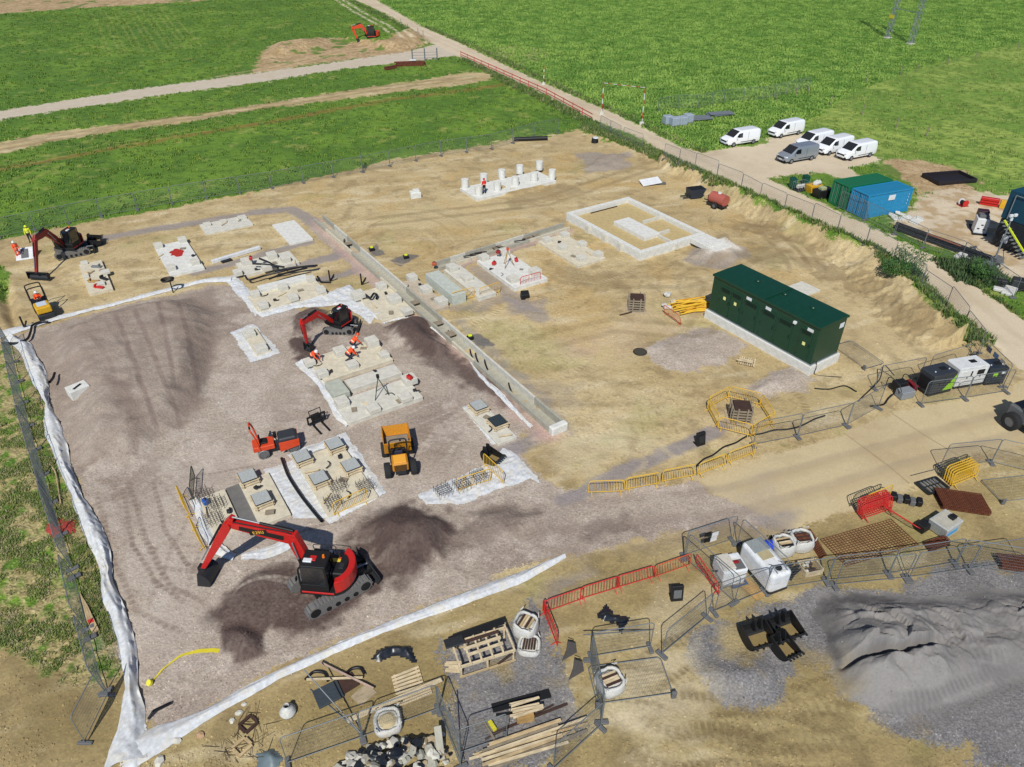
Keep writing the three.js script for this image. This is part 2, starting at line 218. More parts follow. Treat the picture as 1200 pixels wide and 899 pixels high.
function sandH(x, z) {
  const d = sdP(sandP, x, z); if (d < -0.3) return 0;
  const wx = x + 0.5 * (fbm(x * 0.8, z * 0.8, 2) - 0.5), wz = z + 0.5 * (fbm(x * 0.8 + 40, z * 0.8, 2) - 0.5);
  let h = sstep(-0.15, 1.6, d) * 0.55;
  const [ax, az] = crev0, [bx, bz] = crev1; const L = Math.hypot(bx - ax, bz - az), ux = (bx - ax) / L, uz = (bz - az) / L; const t = (wx - ax) * ux + (wz - az) * uz, n = (wx - ax) * -uz + (wz - az) * ux;   // n > 0: camera side
  const m = n + 0.3 * (fbm(t * 1.6, 3.7, 3) - 0.5);
  const along = sstep(-1.0, 0.4, t) * (1 - sstep(L - 0.1, L + 1.2, t));
  // a cut block stands behind the crevice, the loose fan slopes down in front of it
  if (m < 0) h += along * 0.7 * sstep(0.0, -0.18, m) * (1 - sstep(-0.7, -2.2, m)); else h += along * 0.5 * sstep(0.05, 0.35, m) * (1 - sstep(0.4, 3.4, m));
  h -= along * 0.4 * Math.exp(-((m - 0.1) ** 2) / 0.012);
  // slumped blocks: bucket cuts leave stepped faces with sharp edges
  const west = 1 - sstep(17, 20.5, x);
  const cell = (f, ox, sh) => { const a = wx * f + ox, b = wz * f * 1.25 - wx * f * sh + ox; const i = Math.floor(a), j = Math.floor(b); let d1 = 9, id = 0; for (let q = -1; q <= 1; q++) for (let r = -1; r <= 1; r++) { const cx = i + q + hash2(i + q, j + r + 5), cz = j + r + hash2(i + q + 9, j + r); const e = (cx - a) ** 2 + (cz - b) ** 2; if (e < d1) { d1 = e; id = hash2(i + q + 3, j + r + 71); } } return id + 0.35 * (1 - Math.sqrt(d1)); };
  const up = sstep(0.5, 2.4, d) * (m < -0.2 ? 1 : 0.12) * (0.25 + 0.75 * west);
  h += up * 0.85 * (cell(0.42, 3.3, 0.35) - 0.3) + sstep(0.4, 1.5, d) * 0.24 * (cell(1.4, 7.1, 0.5) - 0.5) * (m < 0 ? 1 : 0.45);
  const rg = 1 - Math.abs(2 * fbm(x * 0.35 + 3.1, z * 0.7 + 8, 3) - 1); h += sstep(0.3, 2.5, d) * 0.5 * Math.pow(rg, 3) * (1 - 0.6 * sstep(16, 22, x));
  return h + sstep(0, 0.6, d) * 0.05 * (fbm(x * 6, z * 6, 3) - 0.5);
}
function hgt(x, z) {
  let h = 0;
  for (const H of heaps) { const b = H.bb; if (x < b[0] || x > b[1] || z < b[2] || z > b[3]) continue; const d = sdP(H[0], x, z) + 0.7 * (fbm(x * 0.9, z * 0.9, 3) - 0.5) * Math.min(1, H[2]); const s = sstep(-0.15 * H[2], H[2], d); if (s > 0) h = Math.max(h, s * (H[1] + H[3] * 2 * (fbm(x * 0.55 + 7, z * 0.55, 4) - 0.5))); }
  if (z > -130 && x > 2) { const dv = segD(verge, x, z, false); if (dv < 3) h += 0.4 * (1 - sstep(0.4, 2.6, dv)) * (0.7 + 0.6 * fbm(x * 0.7, z * 0.7, 3)); if (z < -30 && inPoly(bankP, x, z)) { const d1 = segD(bankFoot, x, z, false); h += (1.25 * sstep(0, 0.75, d1 / (d1 + dv)) * (0.75 + 0.5 * fbm(x * 0.8, z * 0.8, 3)) + 0.22 * Math.pow(1 - Math.abs(2 * fbm(x * 1.3, z * 1.3, 3) - 1), 3)) * sstep(0, 1.4, dv); } }
  if (z > -45 && x > 8 && x < 32) h += sandH(x, z);
  if (z < -40 && x < -25 && z > -75) { const d = sdP(hole, x, z); if (d > -0.6) h -= 0.7 * sstep(-0.6, 0.4, d); const e = sdP(digP, x, z); if (e > -1) h -= 0.35 * sstep(-1, 1, e); }
  const c = classAt(x, z);
  if (isNear(x, z)) { const fade = sstep(-98, -94, z) * sstep(-54, -52, x) * sstep(54, 52, x);
    const amp = c === GRAVEL ? 0.07 : c === DIRT ? 0.09 : c === STONE ? 0.06 : c === WEED ? 0.16 : c === SAND ? 0.05 : c === SLAB || c === ROAD || c === PARK ? 0.015 : 0.1;
    h += fade * amp * ((fbm(x * 0.6, z * 0.6, 3) - 0.5) + 0.6 * (fbm(x * 2.1, z * 2.1, 2) - 0.5)); }
  return h;
}
// ---- colours
const C = {
  grassA: srgb(80, 116, 28), grassB: srgb(108, 140, 40), grassC: srgb(60, 92, 26), grassD: srgb(150, 152, 78),
  cropA: srgb(88, 130, 42), cropB: srgb(120, 156, 60), cropC: srgb(62, 98, 34),
  meaA: srgb(106, 138, 48), meaB: srgb(146, 164, 74),
  dirtA: srgb(177, 156, 112), dirtB: srgb(200, 181, 138), dirtC: srgb(132, 112, 78), dirtD: srgb(188, 158, 102),
  olvA: srgb(146, 128, 84), olvB: srgb(172, 154, 108), olvC: srgb(118, 101, 66),
  grvA: srgb(168, 154, 139), grvB: srgb(138, 122, 109), grvC: srgb(187, 175, 161), fresh: srgb(82, 65, 59), fresh2: srgb(116, 97, 89),
  road: srgb(206, 190, 162), road2: srgb(190, 172, 144), side: srgb(196, 184, 164),
  slab: srgb(196, 178, 138), slab2: srgb(180, 160, 122),
  stnA: srgb(124, 121, 119), stnB: srgb(102, 100, 99), stnC: srgb(146, 142, 138),
  sndA: srgb(136, 132, 127), sndB: srgb(114, 110, 107), soilA: srgb(172, 146, 106), soilB: srgb(196, 172, 132), soilC: srgb(140, 112, 78),
  grey: srgb(142, 134, 132), pink: srgb(190, 158, 144), redsoil: srgb(150, 96, 54), pale: srgb(214, 200, 168), dust: srgb(222, 214, 200),
};
const mix3 = (o, c, t) => { o[0] += (c[0] - o[0]) * t; o[1] += (c[1] - o[1]) * t; o[2] += (c[2] - o[2]) * t; };
const gritOf = [0.24, 0.16, 0.3, 0.1, 0.08, 0.34, 0.1, 0.2, 0.2, 0.3, 0.1, 0.1, 0.18, 0.2];
const warpAmp = [0.7, 0.45, 0.35, 0.35, 0.3, 0.5, 0.15, 0.9, 0.5, 0.8, 0.4, 0.35, 0.6, 0.8];
const oliveP = K([[-20, 560], [200, 870], [420, 760], [680, 650], [850, 620], [1000, 600], [1240, 520], [1240, 920], [-20, 920]]);
const paleP = K([[120, 240], [420, 190], [700, 165], [900, 250], [1000, 330], [700, 420], [520, 320], [380, 250]]);
function soften(P, x, z, w) { return sstep(-w, w, sdP(P, x, z)); }
function colourAt(cl, x, z, out, far) {
  const n1 = fbm(x * 0.16 + 5, z * 0.16 + 3, 3), n2 = fbm(x * 0.9, z * 0.9, 3), n3 = vnoise(x * 5.1, z * 5.1), n4 = far ? vnoise(x * 2.3, z * 2.3) : vnoise(x * 15, z * 15), n5 = far ? 0.5 : vnoise(x * 31, z * 31);
  let bump = 0.5;
  const o = out;
  switch (cl) {
    case GRASS: case WEED: { o[0] = C.grassA[0]; o[1] = C.grassA[1]; o[2] = C.grassA[2]; mix3(o, C.grassB, sstep(0.35, 0.75, n1) * 0.8); mix3(o, C.grassC, sstep(0.45, 0.8, n2) * 0.55); mix3(o, C.grassC, sstep(0.55, 0.9, n3) * 0.3); mix3(o, C.grassD, sstep(0.66, 0.82, fbm(x * 0.5 + 50, z * 0.5, 3)) * 0.5 + sstep(0.8, 1, n4) * 0.25);
      if (cl === WEED) { const rows = 0.5 + 0.5 * Math.sin((x * 0.9 + z * 0.2) * 6 + 9 * fbm(x * 0.35, z * 0.35, 2) + 5 * n2); mix3(o, C.olvB, sstep(0.36, 0.62, fbm(x * 1.7 + 3, z * 1.7, 3) * 0.85 + rows * 0.17) * 0.85); mix3(o, C.pale, sstep(0.72, 0.95, n4) * 0.4); mix3(o, C.olvC, sstep(0.6, 0.9, n3) * 0.4); }
      const m = 0.82 + 0.3 * n4 + 0.12 * n5; o[0] *= m; o[1] *= m; o[2] *= m; bump = 0.5 * n3 + 0.5 * n4; break; }
    case CROP: { o[0] = C.cropA[0]; o[1] = C.cropA[1]; o[2] = C.cropA[2]; mix3(o, C.cropB, sstep(0.3, 0.75, n2) * 0.7); mix3(o, C.cropC, sstep(0.5, 0.85, n3) * 0.8); mix3(o, C.cropB, sstep(0.5, 0.7, n1) * 0.4); mix3(o, C.grassD, sstep(0.76, 0.84, fbm(x * 0.22 + 50, z * 0.22, 3)) * 0.4); const m = 0.8 + 0.4 * n4; o[0] *= m; o[1] *= m; o[2] *= m; bump = n4; break; }
    case MEADOW: { o[0] = C.meaA[0]; o[1] = C.meaA[1]; o[2] = C.meaA[2]; mix3(o, C.meaB, sstep(0.35, 0.65, n1) * 0.8); mix3(o, C.grassA, sstep(0.45, 0.75, n2) * 0.7); mix3(o, C.grassD, sstep(0.6, 0.9, n3) * 0.35); const m = 0.82 + 0.36 * n4; o[0] *= m; o[1] *= m; o[2] *= m; bump = n4; break; }
    case GRAVEL: { o[0] = C.grvA[0]; o[1] = C.grvA[1]; o[2] = C.grvA[2]; mix3(o, C.grvB, sstep(0.35, 0.7, n1) * 0.7); mix3(o, C.grvC, sstep(0.45, 0.75, n2) * 0.6); const m = 0.72 + 0.12 * n3 + 0.16 * n4 + 0.32 * n5; o[0] *= m; o[1] *= m * (1 + 0.02 * (n4 - 0.5)); o[2] *= m; bump = 0.3 * n3 + 0.4 * n4 + 0.3 * n5; break; }
    case ROAD: case PARK: case YARD: { o[0] = C.road[0]; o[1] = C.road[1]; o[2] = C.road[2]; mix3(o, C.road2, sstep(0.4, 0.75, n1) * 0.7 + sstep(0.5, 0.85, n2) * 0.35); if (cl === YARD) mix3(o, C.soilA, sstep(0.4, 0.7, n2) * 0.8); const m = 0.92 + 0.1 * n4 + 0.06 * n5; o[0] *= m; o[1] *= m; o[2] *= m; bump = 0.5 + 0.15 * (n4 - 0.5); break; }
    case SIDE: { o[0] = C.side[0]; o[1] = C.side[1]; o[2] = C.side[2]; mix3(o, C.road2, sstep(0.4, 0.75, n2) * 0.4); const m = 0.93 + 0.12 * n4; o[0] *= m; o[1] *= m; o[2] *= m; break; }
    case SLAB: { o[0] = C.slab[0]; o[1] = C.slab[1]; o[2] = C.slab[2]; mix3(o, C.slab2, sstep(0.4, 0.7, n1) * 0.6 + sstep(0.5, 0.8, n2) * 0.4); const m = 0.9 + 0.12 * n4 + 0.08 * n5; o[0] *= m; o[1] *= m; o[2] *= m; bump = 0.5 + 0.1 * (n4 - 0.5); break; }
    case STONE: { o[0] = C.stnA[0]; o[1] = C.stnA[1]; o[2] = C.stnA[2]; mix3(o, C.stnB, sstep(0.4, 0.7, n2) * 0.6); mix3(o, C.olvA, sstep(0.66, 0.8, fbm(x * 0.35 + 9, z * 0.35, 4)) * 0.8); mix3(o, C.stnC, sstep(0.6, 0.95, n5) * 0.7); const m = 0.7 + 0.3 * n4 + 0.3 * n5; o[0] *= m; o[1] *= m; o[2] *= m; bump = 0.2 * n3 + 0.4 * n4 + 0.4 * n5; break; }
    case SAND: { o[0] = C.sndA[0]; o[1] = C.sndA[1]; o[2] = C.sndA[2]; mix3(o, C.sndB, sstep(0.4, 0.7, n2) * 0.7); const m = 0.94 + 0.08 * n4 + 0.06 * n5; o[0] *= m; o[1] *= m; o[2] *= m; bump = 0.5 + 0.25 * (n4 - 0.5); break; }
    case SOIL: { o[0] = C.soilA[0]; o[1] = C.soilA[1]; o[2] = C.soilA[2]; mix3(o, C.soilB, sstep(0.4, 0.7, n2) * 0.7); mix3(o, C.soilC, sstep(0.55, 0.85, n3) * 0.7); mix3(o, C.grassA, sstep(0.62, 0.7, fbm(x * 0.3 + 20, z * 0.3, 3)) * 0.85); const m = 0.8 + 0.35 * n4; o[0] *= m; o[1] *= m; o[2] *= m; bump = 0.6 * n3 + 0.4 * n4; break; }
    default: {
      const ol = soften(oliveP, x, z, 2.5) , pl = soften(paleP, x, z, 4);
      o[0] = lerp(C.dirtA[0], C.olvA[0], ol); o[1] = lerp(C.dirtA[1], C.olvA[1], ol); o[2] = lerp(C.dirtA[2], C.olvA[2], ol);
      const st = fbm(x * 0.35 + z * 0.9, z * 0.35 - x * 0.9 * 0.2, 3);
      mix3(o, ol > 0.5 ? C.olvB : C.dirtB, sstep(0.35, 0.7, n1 * 0.5 + st * 0.5) * 0.8); mix3(o, ol > 0.5 ? C.olvC : C.dirtC, sstep(0.48, 0.8, n2) * 0.5); mix3(o, C.dirtD, pl * sstep(0.45, 0.7, fbm(x * 0.3 + 11, z * 0.3, 3)) * 0.55); mix3(o, C.pale, sstep(0.62, 0.85, st) * 0.35); mix3(o, C.dirtC, sstep(0.7, 0.95, n3) * 0.4);
      mix3(o, C.grassB, sstep(0.68, 0.8, fbm(x * 0.24 + 70, z * 0.24, 4)) * 0.12);
      const m = 0.82 + 0.22 * n4 + 0.16 * n5; o[0] *= m; o[1] *= m; o[2] *= m; bump = 0.45 * n2 + 0.25 * n3 + 0.2 * n4 + 0.1 * n5; }
  }
  return bump;
}
function paintTile(T, far) {
  const n = T.w * T.h; T.col = new Float32Array(n * 3); T.bmp = new Float32Array(n); const o = [0, 0, 0];
  const sx = (T.x1 - T.x0) / T.w, sz = (T.z1 - T.z0) / T.h;
  for (let j = 0; j < T.h; j++) for (let i = 0; i < T.w; i++) {
    const x = T.x0 + (i + 0.5) * sx, z = T.z0 + (j + 0.5) * sz; const k = j * T.w + i; const c0 = T.cls[k];
    const a = warpAmp[c0] * (far ? 1.6 : 1); const wx = x + a * ((vnoise(x * 1.3, z * 1.3) - 0.5) * 1.6 + (vnoise(x * 5 + 9, z * 5) - 0.5) * 0.8), wz = z + a * ((vnoise(x * 1.3 + 31, z * 1.3) - 0.5) * 1.6 + (vnoise(x * 5 + 60, z * 5) - 0.5) * 0.8);
    const hj = hash2(i + 7, j + 3) - 0.5, hk = hash2(i + 91, j + 17) - 0.5;
    const ii = clamp(Math.floor((wx + a * 0.9 * hj - T.x0) / sx), 0, T.w - 1), jj = clamp(Math.floor((wz + a * 0.9 * hk - T.z0) / sz), 0, T.h - 1);
    const cw = T.cls[jj * T.w + ii]; T.bmp[k] = colourAt(cw, x, z, o, far); if (!far) { const g = gritOf[cw], v = 1 + g * ((hash2(i * 3 + 1, j * 7 + 5) + hash2(i + 17, j + 29) - 1) + 0.6 * (hash2((i >> 1) + 5, (j >> 1) + 11) - 0.5)); o[0] *= v; o[1] *= v; o[2] *= v; T.bmp[k] = clamp(T.bmp[k] + g * 0.5 * (v - 1), 0, 1); } T.col[k * 3] = o[0]; T.col[k * 3 + 1] = o[1]; T.col[k * 3 + 2] = o[2];
  }
}
// matter lying on the ground: trench backfill, spilt gravel, mud, ruts
function blend(T, P, pad, fn) { let a = 1e9, b = -1e9, c = 1e9, d = -1e9; for (const [x, z] of P) { a = Math.min(a, x); b = Math.max(b, x); c = Math.min(c, z); d = Math.max(d, z); }
  const sx = (T.x1 - T.x0) / T.w, sz = (T.z1 - T.z0) / T.h; const i0 = Math.max(0, Math.floor((a - pad - T.x0) / sx)), i1 = Math.min(T.w - 1, Math.ceil((b + pad - T.x0) / sx)), j0 = Math.max(0, Math.floor((c - pad - T.z0) / sz)), j1 = Math.min(T.h - 1, Math.ceil((d + pad - T.z0) / sz));
  for (let j = j0; j <= j1; j++) for (let i = i0; i <= i1; i++) fn(T.x0 + (i + 0.5) * sx, T.z0 + (j + 0.5) * sz, j * T.w + i); }
const put = (T, k, c, w) => { for (let q = 0; q < 3; q++) T.col[k * 3 + q] += (c[q] - T.col[k * 3 + q]) * w; };
function spill(T, px, c, strength, edge, rag = 1, freq = 0.8) { const P = K(px); blend(T, P, edge + rag, (x, z, k) => { const d = sdP(P, x, z) + rag * ((fbm(x * freq, z * freq, 4) - 0.5) * 2); let w = sstep(-edge, edge, d) * strength; if (w <= 0) return; const g = T === FAR ? 1 : 0.75 + 0.5 * vnoise(x * 22, z * 22); w *= 0.8 + 0.2 * vnoise(x * 9 + 3, z * 9); for (let q = 0; q < 3; q++) T.col[k * 3 + q] += (c[q] * g - T.col[k * 3 + q]) * w; }); }
function strip(T, px, width, c, strength, edge = 0.3, rag = 0.3) { const P = K(px); blend(T, P, width + 1, (x, z, k) => { const d = width / 2 - segD(P, x, z, false) + rag * (fbm(x * 1.1, z * 1.1, 3) - 0.5) * 2; const w = sstep(-edge, edge, d) * strength; if (w > 0) { const g = T === FAR ? 1 : 0.8 + 0.4 * vnoise(x * 22, z * 22); for (let q = 0; q < 3; q++) T.col[k * 3 + q] += (c[q] * g - T.col[k * 3 + q]) * w; } }); }
// pressed wheel or track marks: pairs of lines, with tread blocks across them
let rutMask = -1;
function ruts(T, px, gauge, w, c, strength, tread = 0) { const P = K(px); const cum = [0]; for (let i = 1; i < P.length; i++) cum.push(cum[i - 1] + Math.hypot(P[i][0] - P[i - 1][0], P[i][1] - P[i - 1][1]));
  blend(T, P, gauge + w * 3, (x, z, k) => { if (rutMask >= 0 && T.cls[k] !== rutMask) return; let m = 1e9, s = 0, cap = false; for (let i = 1; i < P.length; i++) { const [a, b] = P[i - 1], [e, f] = P[i], ux = e - a, uz = f - b, L2 = ux * ux + uz * uz; const t0 = ((x - a) * ux + (z - b) * uz) / L2, t = clamp(t0, 0, 1); const d = Math.hypot(x - a - t * ux, z - b - t * uz); if (d < m) { m = d; s = cum[i - 1] + t * Math.sqrt(L2); cap = (i === 1 && t0 < 0) || (i === P.length - 1 && t0 > 1); } } if (cap) return; const ef = sstep(0, 1.5, s) * sstep(0, 1.5, cum[P.length - 1] - s);
    const e = (m - gauge / 2 + 0.12 * (vnoise(x * 0.7, z * 0.7) - 0.5)) / w; let q = Math.exp(-e * e * e * e); if (q < 0.03) return; q *= ef * (0.3 + 1.0 * fbm(x * 0.7 + 3, z * 0.7, 3)); let b = -0.25; if (tread) { const tr = Math.sin(s * tread) > 0 ? 1 : 0; q *= 0.55 + 0.45 * tr; b = tr ? -0.35 : 0.15; } put(T, k, c, Math.min(1, q * strength)); T.bmp[k] = clamp(T.bmp[k] + b * q, 0, 1); }); }
paintTile(FAR, true); paintTile(NEAR, false);
for (const T of [NEAR, FAR]) {
  strip(T, [[-40, 205], [60, 188], [130, 174], [200, 162], [300, 146], [400, 127], [470, 115], [560, 104], [600, 97]], 1.7, C.redsoil, 0.5, 0.6, 1.0);
  ruts(T, [[390, -5], [420, 14], [450, 30], [470, 44], [480, 52]], 2.0, 0.5, C.pale, 0.8); ruts(T, [[250, 92], [320, 80], [400, 60], [440, 56]], 2.0, 0.6, C.soilB, 0.5);
  ruts(T, [[-20, 176], [150, 147], [300, 126], [440, 104], [560, 90]], 2.2, 0.5, C.dirtC, 0.5); ruts(T, [[0, 222], [40, 204], [70, 190]], 2.0, 0.4, C.grassD, 0.55); ruts(T, [[-20, 200], [100, 176], [250, 150]], 1.8, 0.35, C.grassD, 0.5);
  ruts(T, [[425, -2], [490, 36], [540, 58], [620, 96], [700, 132], [780, 172], [860, 210], [960, 258], [1060, 303], [1120, 345], [1200, 410]], 1.9, 0.45, C.road2, 0.5); ruts(T, [[0, 135], [200, 104], [400, 76], [500, 60]], 1.9, 0.4, C.road2, 0.4);
  for (let k = 0; k < 6; k++) ruts(T, [[112 + k * 16, 14 - k], [122 + k * 17, 34 - k], [136 + k * 19, 66 - k * 2]], 1.9, 0.3, C.grassD, 0.4);
  spill(T, [[560, 60], [605, 52], [645, 60], [640, 70], [600, 78], [570, 70]], C.soilB, 0.55, 1.5, 2);
}
{ const T = NEAR;
  // backfilled duct trenches
  strip(T, [[100, 283], [160, 272], [230, 261], [300, 249], [340, 245], [372, 262]], 1.5, C.grey, 0.8); strip(T, [[228, 320], [265, 311], [312, 297], [362, 284]], 1.2, C.grey, 0.8); strip(T, [[345, 312], [385, 303], [402, 297]], 1.5, C.grey, 0.85); strip(T, [[372, 330], [400, 322], [418, 316]], 1.1, C.grey, 0.8);
  strip(T, [[660, 586], [690, 574], [730, 552], [770, 536], [815, 516], [870, 488]], 1.1, C.grey, 0.85, 0.2); strip(T, [[590, 530], [612, 523], [632, 511]], 1.1, C.grey, 0.85, 0.2); strip(T, [[560, 315], [612, 358], [630, 372]], 1.7, C.grey, 0.6, 0.3);
  spill(T, [[590, 350], [640, 352], [640, 366], [600, 368]], C.grey, 0.6, 0.5, 0.8); spill(T, [[520, 362], [560, 352], [595, 345], [600, 352], [560, 366]], C.grey, 0.55, 0.4, 0.5);
  strip(T, [[372, 260], [440, 328], [500, 385], [560, 437], [640, 510]], 1.6, C.pink, 0.5, 0.4, 0.6); strip(T, [[520, 314], [600, 290], [665, 271]], 1.1, C.pink, 0.6, 0.3, 0.3); spill(T, [[630, 500], [655, 498], [665, 508], [645, 520], [628, 515]], C.pink, 0.7, 0.4, 0.4);
  strip(T, [[668, 506], [640, 470], [590, 425], [540, 378]], 0.8, C.stnC, 0.5, 0.3, 0.5);
  // pale trodden ground and greenish patches
  spill(T, [[560, 225], [640, 225], [660, 245], [560, 262], [440, 270], [430, 250]], C.dirtB, 0.55, 2, 2); spill(T, [[690, 395], [760, 350], [830, 330], [840, 360], [740, 400], [700, 450]], C.dirtB, 0.4, 2, 2.5); spill(T, [[640, 520], [720, 500], [760, 520], [700, 556], [655, 556]], C.pale, 0.4, 1, 2);
  spill(T, [[960, 320], [1010, 350], [1060, 390], [1100, 410], [1020, 420], [990, 400]], C.dirtB, 0.5, 1.5, 2.5); spill(T, [[880, 480], [960, 450], [1040, 440], [1020, 470], [900, 500]], C.olvB, 0.4, 1, 1.5);
  spill(T, [[690, 520], [770, 470], [800, 480], [720, 530]], C.grassB, 0.16, 1, 2); spill(T, [[560, 380], [620, 400], [640, 440], [600, 430]], C.grassB, 0.14, 1, 2);
  spill(T, [[800, 305], [812, 290], [875, 288], [880, 300], [850, 316], [815, 312]], C.grey, 0.75, 0.3, 0.4); spill(T, [[818, 290], [850, 282], [872, 290], [860, 303], [830, 303]], C.dust, 0.9, 0.5, 0.5);
  spill(T, [[735, 360], [800, 385], [720, 420], [700, 400]], C.pink, 0.16, 1, 2); spill(T, [[650, 395], [700, 405], [690, 420], [655, 415]], C.pink, 0.3, 0.6, 1.2); spill(T, [[600, 440], [680, 450], [670, 480], [610, 460]], C.grey, 0.3, 0.8, 1.5);
  spill(T, [[672, 180], [740, 178], [735, 197], [690, 203]], C.grey, 0.75, 0.5, 1.2);
  // fresh dark stone on the pad
  const fr = (p, s = 0.85, e = 0.5, r = 0.9) => spill(T, p, C.fresh, Math.min(1, s * 1.25), e, r * 0.8, 1.4);
  fr([[342, 374], [366, 362], [386, 366], [380, 378], [360, 388], [345, 392]]); fr([[344, 398], [362, 396], [368, 412], [350, 418]]); fr([[452, 384], [482, 373], [502, 374], [507, 392], [520, 410], [515, 425], [480, 412]], 0.75, 0.7, 1.2); fr([[520, 412], [560, 428], [590, 455], [580, 464], [545, 448]], 0.55, 0.5, 0.8);
  fr([[428, 612], [450, 598], [490, 597], [512, 610], [506, 632], [470, 642], [440, 650], [430, 690], [385, 735], [345, 745], [320, 735], [352, 700]], 0.85, 0.6, 1.0); fr([[530, 612], [590, 594], [640, 602], [600, 622], [560, 640], [520, 660], [480, 690], [450, 690], [470, 660]], 0.5, 0.7, 1.6); fr([[240, 726], [268, 690], [300, 672], [345, 658], [355, 690], [345, 730], [300, 740], [262, 742]], 0.85, 0.4, 0.7); fr([[258, 742], [285, 728], [306, 745], [312, 766], [285, 779], [262, 766]], 1, 0.2, 0.3);
  fr([[436, 600], [470, 593], [520, 600], [540, 618], [520, 650], [480, 676], [440, 690], [400, 715], [372, 730], [410, 690], [440, 650]], 0.9, 0.5, 1.0); fr([[340, 400], [368, 392], [372, 420], [350, 424]], 0.8, 0.4, 0.7); fr([[452, 386], [500, 374], [512, 400], [560, 432], [612, 478], [590, 476], [540, 450], [490, 420]], 0.6, 0.6, 1.1);
  spill(T, [[205, 400], [235, 392], [258, 402], [240, 470], [215, 495], [205, 470], [225, 430]], C.grvB, 0.8, 0.4, 0.9, 1.2); spill(T, [[128, 455], [160, 462], [176, 500], [160, 535], [148, 500]], C.grvB, 0.8, 0.3, 0.7, 1.2); spill(T, [[60, 400], [160, 362], [250, 340], [258, 365], [180, 385], [80, 430]], C.grvB, 0.6, 0.7, 1.4);
  for (const p of [[[430, 291], [441, 287], [452, 298], [436, 302]], [[456, 306], [476, 297], [492, 300], [470, 312]], [[549, 394], [562, 391], [580, 404], [562, 412]]]) spill(T, p, C.stnB, 0.95, 0.1, 0.25, 2);
  spill(T, [[935, 300], [985, 312], [1040, 350], [1085, 385], [1110, 402], [1060, 395], [1010, 355], [960, 322]], C.dirtC, 0.6, 0.5, 2.2, 1.3); spill(T, [[860, 262], [900, 262], [935, 285], [905, 280]], C.dirtC, 0.7, 0.4, 1.2, 1.3); spill(T, [[870, 292], [910, 285], [930, 310], [880, 310]], C.olvC, 0.5, 0.6, 1.4, 1.2); spill(T, [[585, 232], [660, 215], [690, 225], [600, 245]], C.dirtC, 0.55, 0.5, 1.4, 1.2); spill(T, [[640, 300], [700, 320], [760, 310], [720, 335], [650, 330]], C.dirtC, 0.5, 0.7, 1.6, 1.1);
  fr([[690, 608], [735, 606], [740, 628], [690, 632]], 0.45, 0.4, 1.1); fr([[130, 455], [165, 470], [172, 520], [155, 510], [140, 480]], 0.25, 0.3, 0.6); fr([[200, 395], [250, 400], [238, 470], [215, 490], [228, 440]], 0.2, 0.4, 0.9);
  spill(T, [[10, 400], [100, 372], [250, 336], [262, 370], [246, 420], [238, 475], [200, 510], [150, 545], [80, 540], [60, 470]], C.grvB, 0.5, 0.5, 0.8);
  spill(T, [[160, 560], [300, 520], [470, 580], [420, 600], [240, 640], [200, 780], [160, 760]], C.grvC, 0.6, 2, 2.5);
  spill(T, [[640, 655], [900, 605], [920, 615], [850, 635], [700, 655]], C.grvB, 0.45, 0.7, 1.2); spill(T, [[820, 570], [900, 560], [940, 590], [900, 612]], C.grvA, 0.4, 1, 1.5); spill(T, [[880, 600], [940, 600], [930, 625], [890, 625]], C.grey, 0.7, 0.6, 0.8);
  // lower compound
  spill(T, [[700, 770], [800, 770], [830, 800], [850, 840], [760, 860], [700, 850]], C.pale, 0.55, 1.2, 1.6); spill(T, [[780, 690], [850, 690], [800, 740], [760, 720]], C.pale, 0.35, 0.8, 1.2); spill(T, [[840, 740], [880, 735], [880, 765], [850, 770]], C.olvB, 0.7, 0.4, 0.7); spill(T, [[930, 760], [975, 770], [985, 805], [940, 830]], C.olvA, 0.7, 0.6, 1.0); spill(T, [[660, 690], [700, 670], [640, 690], [620, 710], [655, 705]], C.grey, 0.6, 0.5, 0.8);
  spill(T, [[0, 760], [120, 800], [140, 899], [0, 899]], C.olvC, 0.35, 1.2, 2);
  // wet sand round the foot of the pile, thin strips of worn turf
  spill(T, [[952, 720], [962, 705], [976, 697], [1046, 695], [1036, 708], [990, 714], [974, 742], [990, 792], [976, 786], [966, 742]], srgb(88, 85, 83), 0.85, 0.2, 0.4, 1.5);
  // marks
  const dk = C.grvB, sd = C.sndB;
  ruts(T, [[110, 380], [130, 410], [150, 440], [160, 480]], 1.4, 0.2, dk, 0.5); ruts(T, [[150, 375], [165, 410], [180, 450], [195, 490], [200, 510]], 1.4, 0.18, C.fresh2, 0.55); ruts(T, [[200, 360], [210, 400], [218, 440], [222, 470]], 1.5, 0.18, C.fresh2, 0.55); ruts(T, [[130, 560], [150, 640], [180, 700], [240, 730]], 1.8, 0.16, dk, 1, 14); ruts(T, [[160, 560], [175, 630], [200, 670], [245, 700]], 1.7, 0.14, dk, 1, 14); ruts(T, [[190, 540], [240, 600], [220, 640], [190, 720]], 1.6, 0.14, dk, 0.6, 14);
  ruts(T, [[500, 620], [600, 612], [720, 600], [860, 585], [1000, 545], [1200, 490]], 1.9, 0.35, C.grvB, 0.4); ruts(T, [[860, 592], [1000, 550], [1100, 520], [1200, 500]], 2.0, 0.4, C.slab2, 0.6);
  ruts(T, [[420, 262], [520, 250], [640, 236], [700, 215], [760, 195], [800, 190]], 2.0, 0.4, C.dirtC, 0.5); ruts(T, [[700, 330], [800, 330], [880, 300], [930, 285], [960, 320]], 2.0, 0.4, C.dirtC, 0.45); ruts(T, [[840, 260], [900, 270], [930, 300], [940, 320]], 1.8, 0.3, C.dirtC, 0.6); ruts(T, [[640, 400], [720, 380], [820, 390], [840, 330]], 1.9, 0.35, C.dirtC, 0.35);
